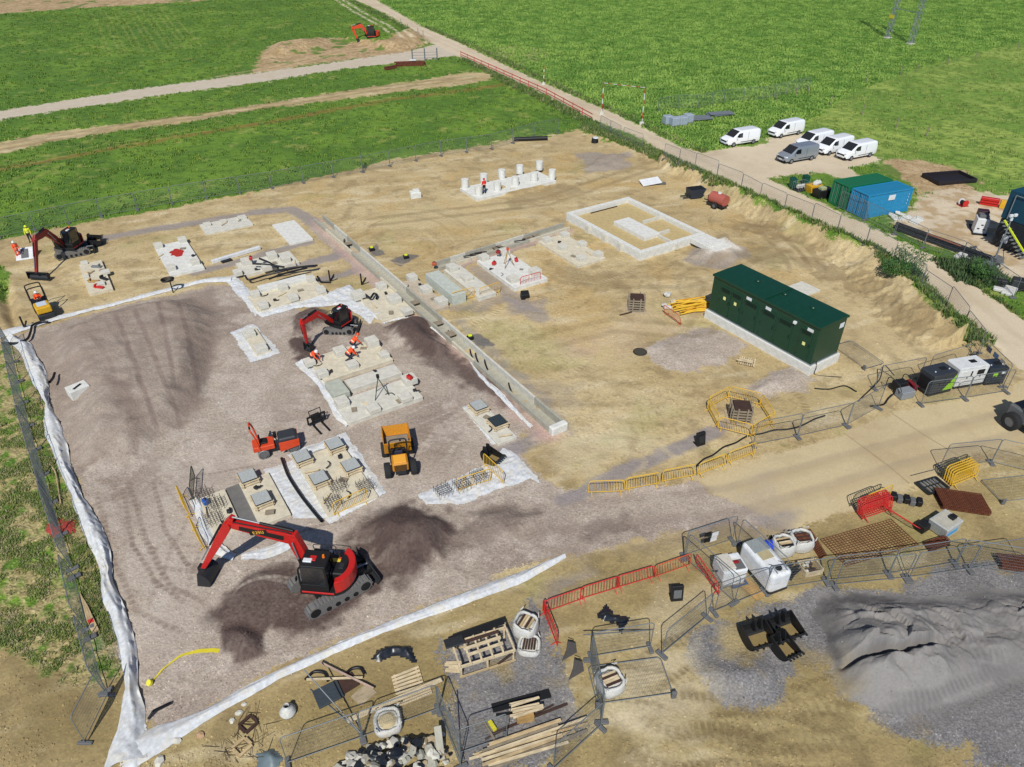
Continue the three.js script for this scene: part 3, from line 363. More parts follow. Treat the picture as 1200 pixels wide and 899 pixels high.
  for (const p of [[[1060, 752], [1100, 752], [1160, 752], [1210, 742]], [[1115, 784], [1150, 782], [1200, 784]], [[1040, 838], [1100, 828], [1150, 805], [1210, 790]], [[1110, 848], [1150, 832], [1210, 812]], [[1145, 878], [1170, 862], [1210, 855]], [[1020, 850], [1060, 842], [1120, 838]], [[1150, 760], [1165, 790], [1150, 820]]]) ruts(T, p, 0.7, 0.24, sd, 1, 22);
  for (const p of [[[830, 850], [900, 860], [980, 850], [1010, 850]], [[800, 880], [900, 885], [1020, 880]], [[840, 820], [870, 850], [860, 890]], [[720, 840], [760, 870], [840, 890]]]) ruts(T, p, 1.5, 0.3, C.olvC, 0.6, 16);
  seed = 99; rutMask = DIRT; for (let n = 0; n < 34; n++) { const x = rr(430, 960), y = rr(230, 540), a = rr(-0.5, 0.5) + (x > 700 ? 0.5 : -0.2), k = rr(-0.012, 0.012), L = rr(90, 240); const p = []; for (let i = 0; i < 7; i++) { const t = (i / 6 - 0.5) * L, aa = a + k * t; p.push([x + Math.cos(aa) * t, y + Math.sin(aa) * t * 0.45]); } ruts(T, p, rr(1.5, 2.1), rr(0.14, 0.3), [C.dirtC, C.dirtB, C.dirtB, C.dirtC][n % 4], rr(0.2, 0.5), n % 3 ? rr(12, 20) : 0); }
  rutMask = GRAVEL; for (let n = 0; n < 16; n++) { const x = rr(150, 640), y = rr(470, 700), a = rr(-0.9, 0.6), L = rr(60, 170), p = []; for (let i = 0; i < 6; i++) { const t = (i / 5 - 0.5) * L, aa = a + rr(-0.002, 0.006) * t; p.push([x + Math.cos(aa) * t, y + Math.sin(aa) * t * 0.7]); } ruts(T, p, rr(1.2, 1.9), rr(0.1, 0.22), n % 2 ? C.grvB : C.grvC, rr(0.4, 0.8), rr(13, 20)); }
  rutMask = DIRT; for (let n = 0; n < 18; n++) { const x = rr(700, 1000), y = rr(760, 900), a = rr(-0.6, 0.3), L = rr(80, 220), p = []; for (let i = 0; i < 6; i++) { const t = (i / 5 - 0.5) * L, aa = a + 0.003 * t; p.push([x + Math.cos(aa) * t, y + Math.sin(aa) * t * 0.7]); } ruts(T, p, rr(1.2, 1.9), rr(0.12, 0.26), n % 2 ? C.olvC : C.olvB, rr(0.4, 0.8), rr(14, 22)); }
  rutMask = -1;
  // slab road joints and tan cover on the pads of hard ground
  for (const p of [[[1045, 484], [1080, 508], [1130, 538]], [[990, 508], [1040, 545], [1065, 566]]]) strip(T, p, 0.06, C.dirtC, 0.7, 0.04, 0.02);
}
function texOf(T) { const n = T.w * T.h, d = new Uint8Array(n * 4), e = new Uint8Array(n * 4); const lut = new Uint8Array(4097); for (let i = 0; i <= 4096; i++) { const l = i / 4096; lut[i] = Math.round(255 * (l <= 0.0031308 ? 12.92 * l : 1.055 * Math.pow(l, 1 / 2.4) - 0.055)); }
  for (let k = 0; k < n; k++) { for (let q = 0; q < 3; q++) d[k * 4 + q] = lut[clamp(Math.round(T.col[k * 3 + q] * 4096), 0, 4096)]; d[k * 4 + 3] = 255; const b = clamp(Math.round(T.bmp[k] * 255), 0, 255); e[k * 4] = e[k * 4 + 1] = e[k * 4 + 2] = b; e[k * 4 + 3] = 255; }
  const mk = (a, s) => { const t = new THREE.DataTexture(a, T.w, T.h); t.magFilter = THREE.LinearFilter; t.minFilter = THREE.LinearFilter; if (s) t.colorSpace = THREE.SRGBColorSpace; t.needsUpdate = true; return t; }; return [mk(d, true), mk(e, false)]; }
const [nearCol, nearBmp] = texOf(NEAR), [farCol, farBmp] = texOf(FAR);
FAR.col = NEAR.bmp = FAR.bmp = null;
function groundCol(x, z, k) { const i = clamp(Math.floor((x - NEAR.x0) / (NEAR.x1 - NEAR.x0) * NEAR.w), 0, NEAR.w - 1), j = clamp(Math.floor((z - NEAR.z0) / (NEAR.z1 - NEAR.z0) * NEAR.h), 0, NEAR.h - 1), q = (j * NEAR.w + i) * 3; return [NEAR.col[q] * k, NEAR.col[q + 1] * k, NEAR.col[q + 2] * k]; }
const groundMat = (far, bs, r = 0.97) => new THREE.MeshStandardMaterial({ map: far ? farCol : nearCol, bumpMap: far ? farBmp : nearBmp, bumpScale: bs, roughness: r });
function terrain(T, step, nm, far) {
  const nx = Math.round((T.x1 - T.x0) / step), nz = Math.round((T.z1 - T.z0) / step); const H = new Float32Array((nx + 1) * (nz + 1));
  for (let j = 0; j <= nz; j++) for (let i = 0; i <= nx; i++) H[j * (nx + 1) + i] = hgt(T.x0 + i * step, T.z0 + j * step);
  T.H = H; T.nx = nx; T.nz = nz; T.step = step;
  const idx = new Map(); const cellOf = new Uint8Array(nx * nz);
  for (let j = 0; j < nz; j++) for (let i = 0; i < nx; i++) { if (far && isNear(T.x0 + (i + 0.5) * step, T.z0 + (j + 0.5) * step)) continue; const c = classAt(T.x0 + (i + 0.5) * step, T.z0 + (j + 0.5) * step); if (c === SAND) continue; if (!idx.has(c)) idx.set(c, []); const a = j * (nx + 1) + i, b = a + 1, d = a + nx + 1, e = d + 1; idx.get(c).push(a, d, b, b, d, e); }
  const N = new Float32Array(H.length * 3); for (let j = 0; j <= nz; j++) for (let i = 0; i <= nx; i++) { const k = j * (nx + 1) + i, l = H[j * (nx + 1) + Math.max(0, i - 1)], r = H[j * (nx + 1) + Math.min(nx, i + 1)], u = H[Math.max(0, j - 1) * (nx + 1) + i], d = H[Math.min(nz, j + 1) * (nx + 1) + i]; const v = V3((l - r) / (2 * step), 1, (u - d) / (2 * step)).normalize(); N[k * 3] = v.x; N[k * 3 + 1] = v.y; N[k * 3 + 2] = v.z; }
  for (const [c, list] of idx) {
    const map = new Map(), pos = [], nor = [], uvs = [], ind = [];
    for (const k of list) { let m = map.get(k); if (m === undefined) { m = pos.length / 3; map.set(k, m); const i = k % (nx + 1), j = (k - i) / (nx + 1); pos.push(T.x0 + i * step, H[k], T.z0 + j * step); nor.push(N[k * 3], N[k * 3 + 1], N[k * 3 + 2]); uvs.push(i / nx, j / nz); } ind.push(m); }
    const g = new THREE.BufferGeometry(); g.setAttribute('position', new THREE.Float32BufferAttribute(pos, 3)); g.setAttribute('normal', new THREE.Float32BufferAttribute(nor, 3)); g.setAttribute('uv', new THREE.Float32BufferAttribute(uvs, 2)); g.setIndex(ind);
    const [name, bs] = nm[c]; const o = new THREE.Mesh(g, groundMat(far, bs)); o.name = numbered(name); o.userData.kind = 'structure'; o.receiveShadow = o.castShadow = true; scene.add(o);
  }
}
const names = (b) => ({ [GRASS]: ['grass_field', 0.12 * b], [DIRT]: ['earth_ground', 0.07 * b], [GRAVEL]: ['gravel_pad', 0.05 * b], [ROAD]: ['haul_road', 0.02 * b], [SLAB]: ['concrete_road', 0.012 * b], [STONE]: ['stone_hardstanding', 0.06 * b], [SAND]: ['sand_pile', 0.02 * b], [SOIL]: ['bare_soil', 0.12 * b], [CROP]: ['crop_field', 0.15 * b], [WEED]: ['weedy_ground', 0.14 * b], [PARK]: ['parking_area', 0.02 * b], [SIDE]: ['side_road', 0.02 * b], [YARD]: ['storage_yard', 0.04 * b], [MEADOW]: ['meadow', 0.12 * b] });
terrain(NEAR, 0.2, names(1), false); terrain(FAR, 1, names(2), true);
{ // the sand pile on a finer grid
  const st = 0.0666667, T = NEAR; let x0 = 1e9, x1 = -1e9, z0 = 1e9, z1 = -1e9; for (const [x, z] of sandP) { x0 = Math.min(x0, x); x1 = Math.max(x1, x); z0 = Math.min(z0, z); z1 = Math.max(z1, z); }
  const sn = v => Math.round((v + 54) / 0.2) * 0.2 - 54; x0 = sn(x0 - 0.4); z0 = sn(z0 - 0.4); const nx = Math.ceil((x1 + 0.4 - x0) / st), nz = Math.ceil((z1 + 0.4 - z0) / st), map = new Map(), pos = [], u = [], ind = []; const vid = (i, j) => { const k = j * (nx + 1) + i; let v = map.get(k); if (v === undefined) { v = pos.length / 3; map.set(k, v); const x = x0 + i * st, z = z0 + j * st; pos.push(x, hgt(x, z), z); u.push((x - T.x0) / (T.x1 - T.x0), (z - T.z0) / (T.z1 - T.z0)); } return v; };
  for (let j = 0; j < nz; j++) for (let i = 0; i < nx; i++) { const X = Math.floor((x0 + (i + 0.5) * st - T.x0) / 0.2) * 0.2 + T.x0 + 0.1, Z = Math.floor((z0 + (j + 0.5) * st - T.z0) / 0.2) * 0.2 + T.z0 + 0.1; if (classAt(X, Z) !== SAND) continue; const a = vid(i, j), b = vid(i + 1, j), c = vid(i, j + 1), d = vid(i + 1, j + 1); ind.push(a, c, b, b, c, d); }
  const g = new THREE.BufferGeometry(); g.setAttribute('position', new THREE.Float32BufferAttribute(pos, 3)); g.setAttribute('uv', new THREE.Float32BufferAttribute(u, 2)); g.setIndex(ind); g.computeVertexNormals(); const o = new THREE.Mesh(g, groundMat(false, 0.03)); o.name = 'sand_pile'; o.userData.kind = 'structure'; o.castShadow = o.receiveShadow = true; scene.add(o); }
{ const g = new THREE.PlaneGeometry(5000, 5000); g.rotateX(-Math.PI / 2); g.translate(0, -1.2, -200); const o = new THREE.Mesh(g, mat([92, 122, 50], { roughness: 1 })); o.name = 'ground'; o.userData.kind = 'structure'; scene.add(o); }
function gh(x, z) { const T = NEAR; if (x <= T.x0 || x >= T.x1 || z <= T.z0 || z >= T.z1) return hgt(x, z); const a = (x - T.x0) / T.step, b = (z - T.z0) / T.step, i = Math.min(T.nx - 1, Math.floor(a)), j = Math.min(T.nz - 1, Math.floor(b)), u = a - i, v = b - j, w = T.nx + 1; const H = T.H; return H[j * w + i] * (1 - u) * (1 - v) + H[j * w + i + 1] * u * (1 - v) + H[(j + 1) * w + i] * (1 - u) * v + H[(j + 1) * w + i + 1] * u * v; }
function GT(px, py) { let p = G(px, py, 0); for (let k = 0; k < 4; k++) p = G(px, py, gh(p.x, p.z)); return p; }       // where a pixel's ray meets the terrain
// ---------------------------------------------------------------- concrete works
function boxFromPx(corners, y) { const q = corners.map(([a, b]) => uv(G(a, b, y))); const us = q.map(p => p[0]).sort((a, b) => a - b), vs = q.map(p => p[1]).sort((a, b) => a - b); const u0 = (us[0] + us[1]) / 2, u1 = (us[2] + us[3]) / 2, v0 = (vs[0] + vs[1]) / 2, v1 = (vs[2] + vs[3]) / 2; const c = fromUV((u0 + u1) / 2, (v0 + v1) / 2); return { c, L: u1 - u0, W: v1 - v0 }; }
const toLocal = (o, p) => o.worldToLocal(p.clone());
function slab(name, label, corners, top, m, pads = [], o = {}) {
  const b = boxFromPx(corners, top), t = thing(name, label, o.category || 'foundation', b.c, UYAW, o.group); t.updateMatrixWorld();
  new MB().rbox(b.L, top + 0.35, b.W, 0.03, 0, (top - 0.35) / 2, 0).build(o.part || 'slab', m, t);
  for (const [px, py, w = 0.75, h = 0.42, d = w] of pads) { const l = toLocal(t, G(px, py, top)); const g = new MB().rbox(w, h, d, 0.03, l.x, top + h / 2 - 0.004, l.z); const pd = g.build('pedestal', o.padMat || M.conc, t); }
  t.userData.box = undefined; delete t.userData.box; return { t, ...b, top };
}
const FG = 'concrete equipment foundations';
slab('foundation_slab', 'long narrow concrete foundation lying apart beside the grass fence', [[234, 264], [241, 274], [296, 262.5], [287.5, 251]], 0.22, M.conc, [[243, 264, 0.7, 0.25], [262, 260, 0.6, 0.2], [284, 256, 0.8, 0.25]]);
const redSlab = slab('foundation_slab', 'concrete foundation with a splash of red paint in its middle', [[179, 289], [201, 323], [241, 312], [216, 281]], 0.28, M.concPale, [[186, 290], [214, 283], [201, 316], [229, 309]]);
{ const p = toLocal(redSlab.t, G(207, 296, 0.29)); const s = []; for (let i = 0; i < 16; i++) { const a = i / 16 * Math.PI * 2, r = 0.75 + rr(-0.18, 0.2); s.push([Math.cos(a) * r * 1.15, Math.sin(a) * r * 0.8]); } new MB().prism(s, 0.01, p.x, 0.287, p.z, -Math.PI / 2).build('paint_patch', mat([206, 52, 40], { roughness: 0.8, map: TEX.dusty }), redSlab.t, 'red paint splash'); }
slab('foundation_slab', 'cream concrete foundation strewn with formwork beside the red excavator bucket', [[91, 309], [105, 345], [134, 336], [117, 306]], 0.28, M.concCream, [[99, 309, 0.6, 0.2], [101, 325, 0.5, 0.2], [124, 320, 0.7, 0.25], [118, 334, 0.7, 0.25]]);
slab('foundation_slab', 'plain bare white concrete pad near the head of the cable trench', [[321, 263], [336, 285], [366, 281], [346, 257]], 0.22, M.concPale);
slab('foundation_slab', 'concrete foundation heaped with black ducts and white sheeting', [[273, 320], [283, 304], [341, 296], [355, 311]], 0.28, M.conc, [[319, 302, 0.85, 0.5], [289, 309, 0.85, 0.5], [313, 316, 0.8, 0.5], [335, 306, 0.8, 0.45], [279, 322, 0.7, 0.45]]);
slab('low_wall', 'long low pale concrete upstand beside the duct-strewn foundation', [[301, 336], [305, 340], [361, 325], [357, 320]], 0.62, M.concPale, [], { category: 'low wall', part: 'wall' });
slab('foundation_slab', 'wide cream foundation with six pedestals beside white sheeting', [[291, 350], [303, 363], [384, 343], [367, 325]], 0.28, M.concCream, [[299, 347], [309, 360], [332, 339], [344, 351], [364, 329], [376, 342]]);
slab('foundation_slab', 'cluttered foundation with four pedestals against the cable trench wall', [[415, 343], [455, 334], [485, 365], [447, 377]], 0.22, M.concCream, [[420, 349, 1.0, 0.55], [447, 338, 0.8, 0.5], [462, 354, 1.0, 0.55], [477, 367, 0.8, 0.4]]);
slab('foundation_slab', 'dusty pink foundation with three pedestals beside the cable trench', [[467, 331], [489, 326], [526, 359], [504, 364]], 0.3, mat([204, 190, 170], { map: TEX.concrete, roughness: 0.95 }), [[483, 328, 0.8, 0.5], [499, 342, 0.9, 0.5], [517, 356, 0.9, 0.5]]);
slab('concrete_plinth', 'tall flat-topped pale concrete plinth between two foundations', [[499, 321], [513, 316], [546, 342], [530, 347]], 0.95, mat([206, 212, 202], { map: TEX.concrete, roughness: 0.9 }), [], { category: 'plinth', part: 'plinth' });
slab('foundation_slab', 'long pale foundation with two pedestals behind yellow barriers', [[520, 317], [538, 310], [581, 342], [562, 349]], 0.4, M.conc, [[530, 316, 0.9, 0.45], [547, 327, 0.9, 0.35]]);
slab('foundation_slab', 'foundation bearing an orange survey tripod and red tools', [[559, 306], [597, 294], [639, 326], [604, 338]], 0.35, M.concPale, [[567, 304, 0.8, 0.45], [591, 298, 0.8, 0.5], [601, 329, 0.9, 0.4], [627, 321, 0.9, 0.5]]);
slab('foundation_slab', 'foundation with six short pedestals next to the walled bund', [[635, 283], [675, 313], [708, 302], [660, 272]], 0.28, M.concCream, [[641, 283], [662, 277], [682, 288], [659, 292], [681, 305], [701, 300]]);
slab('foundation_slab', 'small two-pedestal foundation on a white sheet island in the gravel', [[284, 388], [300, 384], [318, 410], [299, 416]], 0.22, M.concCream, [[292, 393, 0.9, 0.35], [306, 410, 0.9, 0.35]]);
slab('foundation_slab', 'foundation where orange-vested workers crouch beside the small excavator', [[354, 424], [438, 395], [458, 420], [389, 446]], 0.32, M.concCream, [[363, 427], [378, 440], [399, 415, 0.85, 0.5], [436, 404, 0.9, 0.55], [413, 430, 0.8, 0.4], [450, 418, 0.7, 0.35]]);
slab('foundation_slab', 'narrow bare concrete strip between two pedestal foundations', [[404, 447], [461, 425], [469, 435], [413, 458]], 0.4, M.conc);
slab('concrete_block', 'large square concrete block beside white sheeting and the tripod foundation', [[382, 450], [397, 442], [409, 457], [391, 466]], 0.62, mat([196, 200, 186], { map: TEX.concrete, roughness: 0.92 }), [], { category: 'block', part: 'block' });
slab('foundation_slab', 'foundation carrying a dark green survey tripod and small pedestals', [[392, 473], [469, 443], [500, 462], [408, 497]], 0.3, M.conc, [[401, 474, 0.85, 0.45], [438, 481, 0.8, 0.35], [475, 468, 0.8, 0.35], [480, 448, 0.9, 0.5]]);
// slabs with shuttered pads
function shutteredPad(t, px, py, top, m = M.concPale, dark = false) { const l = toLocal(t, G(px, py, top)); const b = new MB().box(0.86, 0.4, 0.8, l.x, top + 0.2, l.z); const s = b.build('pedestal', M.conc, t);
  const w = new MB(); for (const [a, c, yy] of [[1, 0, 0.14], [-1, 0, 0.14], [1, 0, 0.34], [-1, 0, 0.34]]) w.box(0.05, 0.1, 1.12, l.x + a * 0.48, top + yy, l.z); for (const a of [1, -1]) for (const yy of [0.14, 0.34]) w.box(1.2, 0.1, 0.05, l.x, top + yy + 0.012, l.z + a * 0.45); w.build('shuttering', M.woodPale, s);
  new MB().rbox(0.98, 0.05, 0.9, 0.015, l.x, top + 0.475, l.z).build('cover_plate', dark ? mat([58, 72, 78], { roughness: 0.5, map: TEX.dusty }) : mat([202, 208, 206], { roughness: 0.6, map: TEX.dusty }), s); const e = new MB(); for (const a of [1, -1]) { e.box(0.03, 0.05, 0.92, l.x + a * 0.5, top + 0.45, l.z); e.box(1.02, 0.05, 0.03, l.x, top + 0.452, l.z + a * 0.46); } e.build('plate_rim', M.darkSteel, s); }
{ const s = slab('foundation_slab', 'tan foundation with four plate-capped pads beside the big excavator', [[345, 541], [400, 517], [439, 577], [388, 609]], 0.2, M.concCream); for (const p of [[355, 541], [393, 526], [412, 551], [375, 566]]) shutteredPad(s.t, ...p, 0.2); }
{ const s = slab('foundation_slab', 'tan foundation with two plate-capped pads beside a dark stone strip', [[280, 567], [312, 553], [341, 598], [306, 620]], 0.2, M.concCream); for (const p of [[292, 564], [308, 590]]) shutteredPad(s.t, ...p, 0.2); }
{ const s = slab('foundation_slab', 'foundation with one pale and one dark plate-capped pad near the trench end', [[543, 479], [563, 473], [610, 512], [582, 519]], 0.2, M.conc); shutteredPad(s.t, 561, 481, 0.2); shutteredPad(s.t, 583, 499, 0.2, M.concPale, true); }
{ const tl = boxFromPx([[233, 584], [262, 573], [283, 612], [252, 632]], 0.2); const t = thing('foundation_slab', 'pale foundation of square concrete panels beneath the red boom', 'foundation', tl.c, UYAW); for (let i = 0; i < 3; i++) for (let j = 0; j < 2; j++) new MB().rbox(tl.L / 3 - 0.03, 0.5, tl.W / 2 - 0.03, 0.02, (i - 1) * tl.L / 3, -0.05, (j - 0.5) * tl.W / 2).build('panel', M.concCream, t);
  const d = boxFromPx([[262, 573], [281, 567], [308, 615], [283, 612]], 0.1); const o = new MB().box(d.L, 0.4, d.W - 0.1, 0, -0.09, 0).build('stone_strip', mat([124, 122, 120], { map: TEX.concrete, roughness: 1 })); o.position.copy(d.c); o.rotation.y = UYAW; tag(o, 'dark grey stone strip between panelled and plate-capped foundations', 'stone strip'); }
{ const b = boxFromPx([[81, 458], [99, 452], [106, 464], [88, 470]], 0.35); const t = thing('drain_chamber', 'white concrete drain chamber half buried in the gravel heap', 'chamber', b.c, UYAW + 0.25); t.position.y = gh(b.c.x, b.c.z); new MB().rbox(1.0, 0.7, 1.3, 0.03, 0, 0.05, 0).build('chamber', M.concPale, t); new MB().box(0.18, 0.03, 0.7, 0.05, 0.41, 0, 0, 0.5).build('opening', M.black, t); }
// square reinforcement starter cages
function cage(px, py, y = 0.2) { const p = G(px, py, y), t = new MB(); for (let i = 0; i < 6; i++) { const a = -0.4 + i * 0.16; t.bar([a, 0.35, -0.42], [a, 0.35, 0.42], 0.014, 4).bar([-0.42, 0.38, a], [0.42, 0.38, a], 0.014, 4); } for (const a of [-0.4, -0.13, 0.13, 0.4]) for (const b of [-0.4, 0.4]) t.bar([a, 0, b], [a, 0.55, b], 0.014, 4).bar([b, 0, a], [b, 0.55, a], 0.014, 4); const o = t.build('starter_bar_cage', mat([104, 98, 92], { roughness: 0.8, metalness: 0.3 })); o.position.copy(p); o.rotation.y = UYAW; return tag(o, 'square grey reinforcement cage standing on a foundation', 'rebar cage', 'starter bar cages'); }
for (const p of [[236, 583], [249, 612], [253, 594], [396, 573], [391, 592], [428, 573], [519, 578], [541, 571], [561, 561]]) cage(...p);

// stub-column base
{ const s = slab('stub_column_base', 'white concrete base carrying two rows of round stub columns', [[541, 222], [560, 233], [652, 211], [626, 199]], 0.35, M.concPale, [], { category: 'foundation', part: 'base_slab' });
  for (const [x, y] of [[545, 220], [567, 213.5], [588, 208.5], [609, 203], [632, 198.5], [561, 228], [583, 223], [604, 217], [626, 212], [647, 208.5]]) { const l = toLocal(s.t, G(x, y, 0.35)); new MB().cyl(0.43, 0.43, 1.0, l.x, 0.845, l.z, 0, 0, 0, 16).build('stub_column', M.concPale, s.t); } }
// cable trench: two walls of precast panels on a floor slab
function trench(name, label, a, b, h, inner, n, endCap) {
  const A = G(...a), B = G(...b), L = A.distanceTo(B), t = thing(name, label, 'cable trench', A, yawTo(A, B)); const th = 0.16, s = L / n;
  new MB().box(L, 0.12, inner + 2 * th - 0.01, L / 2, -0.04, 0).build('floor_slab', M.concGrey, t);
  for (const side of [-1, 1]) for (let i = 0; i < n; i++) { const hh = (side > 0 ? h * 0.72 : h) + rr(-0.02, 0.02); new MB().rbox(s - 0.03, hh + 0.2, th, 0.015, (i + 0.5) * s, (hh - 0.2) / 2, side * (inner + th) / 2 + rr(-0.012, 0.012)).build('wall_panel', rnd() < 0.5 ? M.concGrey : side < 0 ? M.conc : M.concCream, t); }
  for (let k = 0; k < 7; k++) { const x = rr(0.1, 0.9) * L, y = rr(0.08, 0.3); new MB().tube([[x, y, -inner / 2 + 0.15], [x + 0.5, y + 0.05, 0], [x + 1.1, y, inner / 2 - 0.2]], 0.06).build('duct', M.pipe, t); }
  for (let k = 0; k < 4; k++) new MB().box(rr(0.5, 0.9), 0.04, inner * 0.9, rr(0.15, 0.85) * L, h * 0.5, 0).build('support_board', M.woodGrey, t);
  if (endCap) new MB().rbox(0.5, h + 0.1, inner + 0.5, 0.12, L + 0.1, h / 2, 0).build('end_block', M.concPale, t); return t; }
trench('cable_trench', 'long concrete cable trench running beside the gravel pad', [374, 259], [653, 505], 0.6, 0.8, 13, true);
trench('cable_trench', 'shorter blockwork cable trench leading to the walled bund', [512, 315], [664, 268], 0.5, 0.8, 9, false);
// bund
{ const H = 0.85, b = boxFromPx([[664.4, 249], [737, 230], [749, 296], [826, 274]], H), t = thing('transformer_bund', 'walled concrete transformer bund with sand filled bays and inner plinth', 'bund', b.c, UYAW); t.updateMatrixWorld(); const L = b.L, W = b.W, th = 0.45;
  for (const s of [-1, 1]) { new MB().rbox(L, H + 0.3, th, 0.02, 0, (H - 0.3) / 2, s * (W - th) / 2).build('bund_wall', M.concPale, t); new MB().rbox(th, H + 0.297, W - 2 * th + 0.02, 0.02, s * (L - th) / 2, (H - 0.303) / 2, 0).build('bund_wall', M.concPale, t); }
  new MB().box(L - 2 * th - 0.01, 0.5, W - 2 * th - 0.01, 0, 0.12, 0).build('sand_fill', mat([206, 184, 132], { map: TEX.concrete, roughness: 1 }), t);
  const q = (px, py, y) => toLocal(t, G(px, py, y)); const pl = [[722, 261], [736, 254], [772, 270], [755, 279]].map(p => q(...p, 0.8)); const xs = pl.map(p => p.x), zs = pl.map(p => p.z); const cx = xs.reduce((a, c) => a + c) / 4, cz = zs.reduce((a, c) => a + c) / 4; new MB().rbox(4.8, 0.75, 2.0, 0.02, cx, 0.42, cz).build('plinth', M.concPale, t);
  const w1 = q(753, 259, 0.7), w2 = q(778, 251, 0.7); new MB().box(0.22, 0.6, Math.abs(w1.z - w2.z), w1.x, 0.4, (w1.z + w2.z) / 2).build('inner_wall', M.conc, t); const w3 = q(790, 284, 0.7); new MB().box(3.4, 0.6, 0.22, w3.x - 1.2, 0.4, w3.z).build('inner_wall', M.conc, t); new MB().box(0.22, 0.595, 1.6, w3.x - 2.6, 0.4, w3.z - 1.0).build('inner_wall', M.conc, t);
  const k = q(716, 243, 0.9); new MB().box(0.1, 0.08, 3.6, -L / 2 + th + 0.25, 0.42, -0.3).build('timber', M.woodDark, t);
  for (const [px, py] of [[687, 268], [706, 279], [724, 289]]) { const p = q(px, py, 0.5); new MB().rbox(0.55, H + 0.1, 0.3, 0.02, p.x, (H - 0.2) / 2, (p.z > 0 ? 1 : -1) * (W / 2 + 0.14)).build('buttress', M.conc, t); }
  const ap = [[812, 279], [826, 274], [856, 288], [838, 295]].map(p => q(...p, 0.75)); const ax = ap.reduce((a, c) => a + c.x, 0) / 4, az = ap.reduce((a, c) => a + c.z, 0) / 4; new MB().rbox(3.4, 0.5, 2.1, 0.03, L / 2 + 1.75, 0.55, az).build('apron_slab', M.concPale, t); new MB().rbox(0.7, 0.16, 2.0, 0.02, L / 2 + 2.2, 0.85, az).build('apron_step', M.concPale, t);
}
{ const t = new MB().rbox(1.2, 0.7, 1.0, 0.06, 0, 0.3, 0).rbox(0.7, 0.3, 0.7, 0.04, 0.1, 0.75, 0.05).build('concrete_block', M.concPale); t.position.copy(G(487, 231)); t.rotation.y = 0.3; tag(t, 'lone white concrete block out on the open earth', 'block'); }
slab('foundation_slab', 'small bare concrete pad behind the green kiosk', [[926, 335], [941, 328], [958, 340], [943, 348]], 0.15, M.conc);
// substation kiosk
{ const top = 4.0, b = boxFromPx([[836.6, 320], [871.7, 308.4], [994.2, 371.7], [959.8, 384.1]], top), t = thing('substation_kiosk', 'large dark green steel substation kiosk on a white plinth', 'substation', b.c, UYAW + 0.02); const L = b.L - 0.15, W = b.W - 0.1, y0 = 0.75; t.updateMatrixWorld();
  const green = mat([16, 66, 46], { roughness: 0.42, map: TEX.paint }), roofG = green, line = mat([10, 40, 28], { roughness: 0.6 });
  new MB().rbox(L + 0.35, y0 + 0.35, W + 0.35, 0.02, 0, (y0 - 0.35) / 2, 0).build('plinth', M.concPale, t); new MB().box(L + 0.06, 0.1, W + 0.06, 0, y0 + 0.05, 0).build('base_frame', M.galv, t);
  new MB().rbox(L, top - y0 - 0.25, W, 0.03, 0, (top + y0 - 0.05) / 2, 0).build('body', green, t);
  const roof = new MB().prism([[-W / 2 - 0.1, 0], [W / 2 + 0.1, 0], [W / 2 + 0.1, 0.15], [0, 0.19], [-W / 2 - 0.1, 0.15]], L + 0.16, 0, top - 0.17, 0, 0, Math.PI / 2).build('roof', roofG, t); new MB().box(0.1, 0.05, W * 0.96, 0.1, top + 0.06, 0).build('roof_seam', roofG, roof);
  for (const x of [-2.2, 0.4, 2.9]) new MB().cyl(0.22, 0.18, 0.06, x, top + 0.09, -0.3).build('lifting_cap', roofG, roof);
  const sz = q => q; const front = -W / 2;      // long face towards the lower left of the picture is local -z or +z
  const side = toLocal(t, G(890, 410, 1.5)).z > 0 ? 1 : -1; const fz = side * (W / 2 + 0.012);
  const door = (x, w, h, y) => { const d = new MB().rbox(w, h, 0.05, 0.012, x, y, fz).build('door', green, t); new MB().box(0.05, 0.3, 0.06, x + w * 0.4, y, fz + side * 0.04).build('handle', line, d); const lv = new MB(); for (let k = 0; k < 6; k++) lv.box(w * 0.8, 0.025, 0.03, x, y + h * 0.32 + k * 0.06, fz + side * 0.03); lv.build('louvre', line, d); for (const yy of [-0.4, 0, 0.4]) new MB().box(0.04, 0.1, 0.05, x - w * 0.49, y + yy * h, fz + side * 0.035).build('hinge', line, d); return d; };
  const dir = toLocal(t, G(950, 440, 1)).x > toLocal(t, G(840, 370, 1)).x ? 1 : -1;
  for (const x of [-3.55, -2.45]) { door(dir * x, 1.04, 2.5, 2.15); new MB().box(0.24, 0.26, 0.01, dir * x, 2.45, fz + side * 0.05).build('warning_plate', mat([236, 232, 150]), t); }
  for (const x of [-1.0, 0.7, 2.2]) door(dir * x, 1.3, 2.4, 2.1); door(dir * 4.05, 1.0, 2.5, 2.15); new MB().box(0.24, 0.26, 0.01, dir * 4.05, 2.2, fz + side * 0.05).build('warning_plate', mat([236, 232, 150]), t);
  for (const x of [-1.3, 0.55, 4.3]) new MB().box(0.5, 0.24, 0.012, dir * x, 3.42, fz + side * 0.03).build('name_plate', M.white, t); new MB().rbox(0.24, 0.2, 0.2, 0.03, dir * 3.0, 3.45, fz + side * 0.1).build('lamp', M.white, t);
  new MB().box(0.012, 0.4, 0.5, dir * (L / 2 + 0.01), 3.3, -side * (W / 2 - 0.45)).build('name_plate', M.white, t);
  new MB().tube([[dir * (L / 2 + 0.1), 1.0, side * (W / 2 - 0.5)], [dir * (L / 2 + 0.2), 0.5, side * (W / 2 - 0.5)], [dir * (L / 2 + 0.28), 0.02, side * (W / 2 - 0.4)], [dir * (L / 2 + 0.9), 0.02, side * (W / 2 - 0.9)], [dir * (L / 2 + 1.6), 0.02, -0.2]], 0.03).build('earth_cable', M.pipe, t);
}
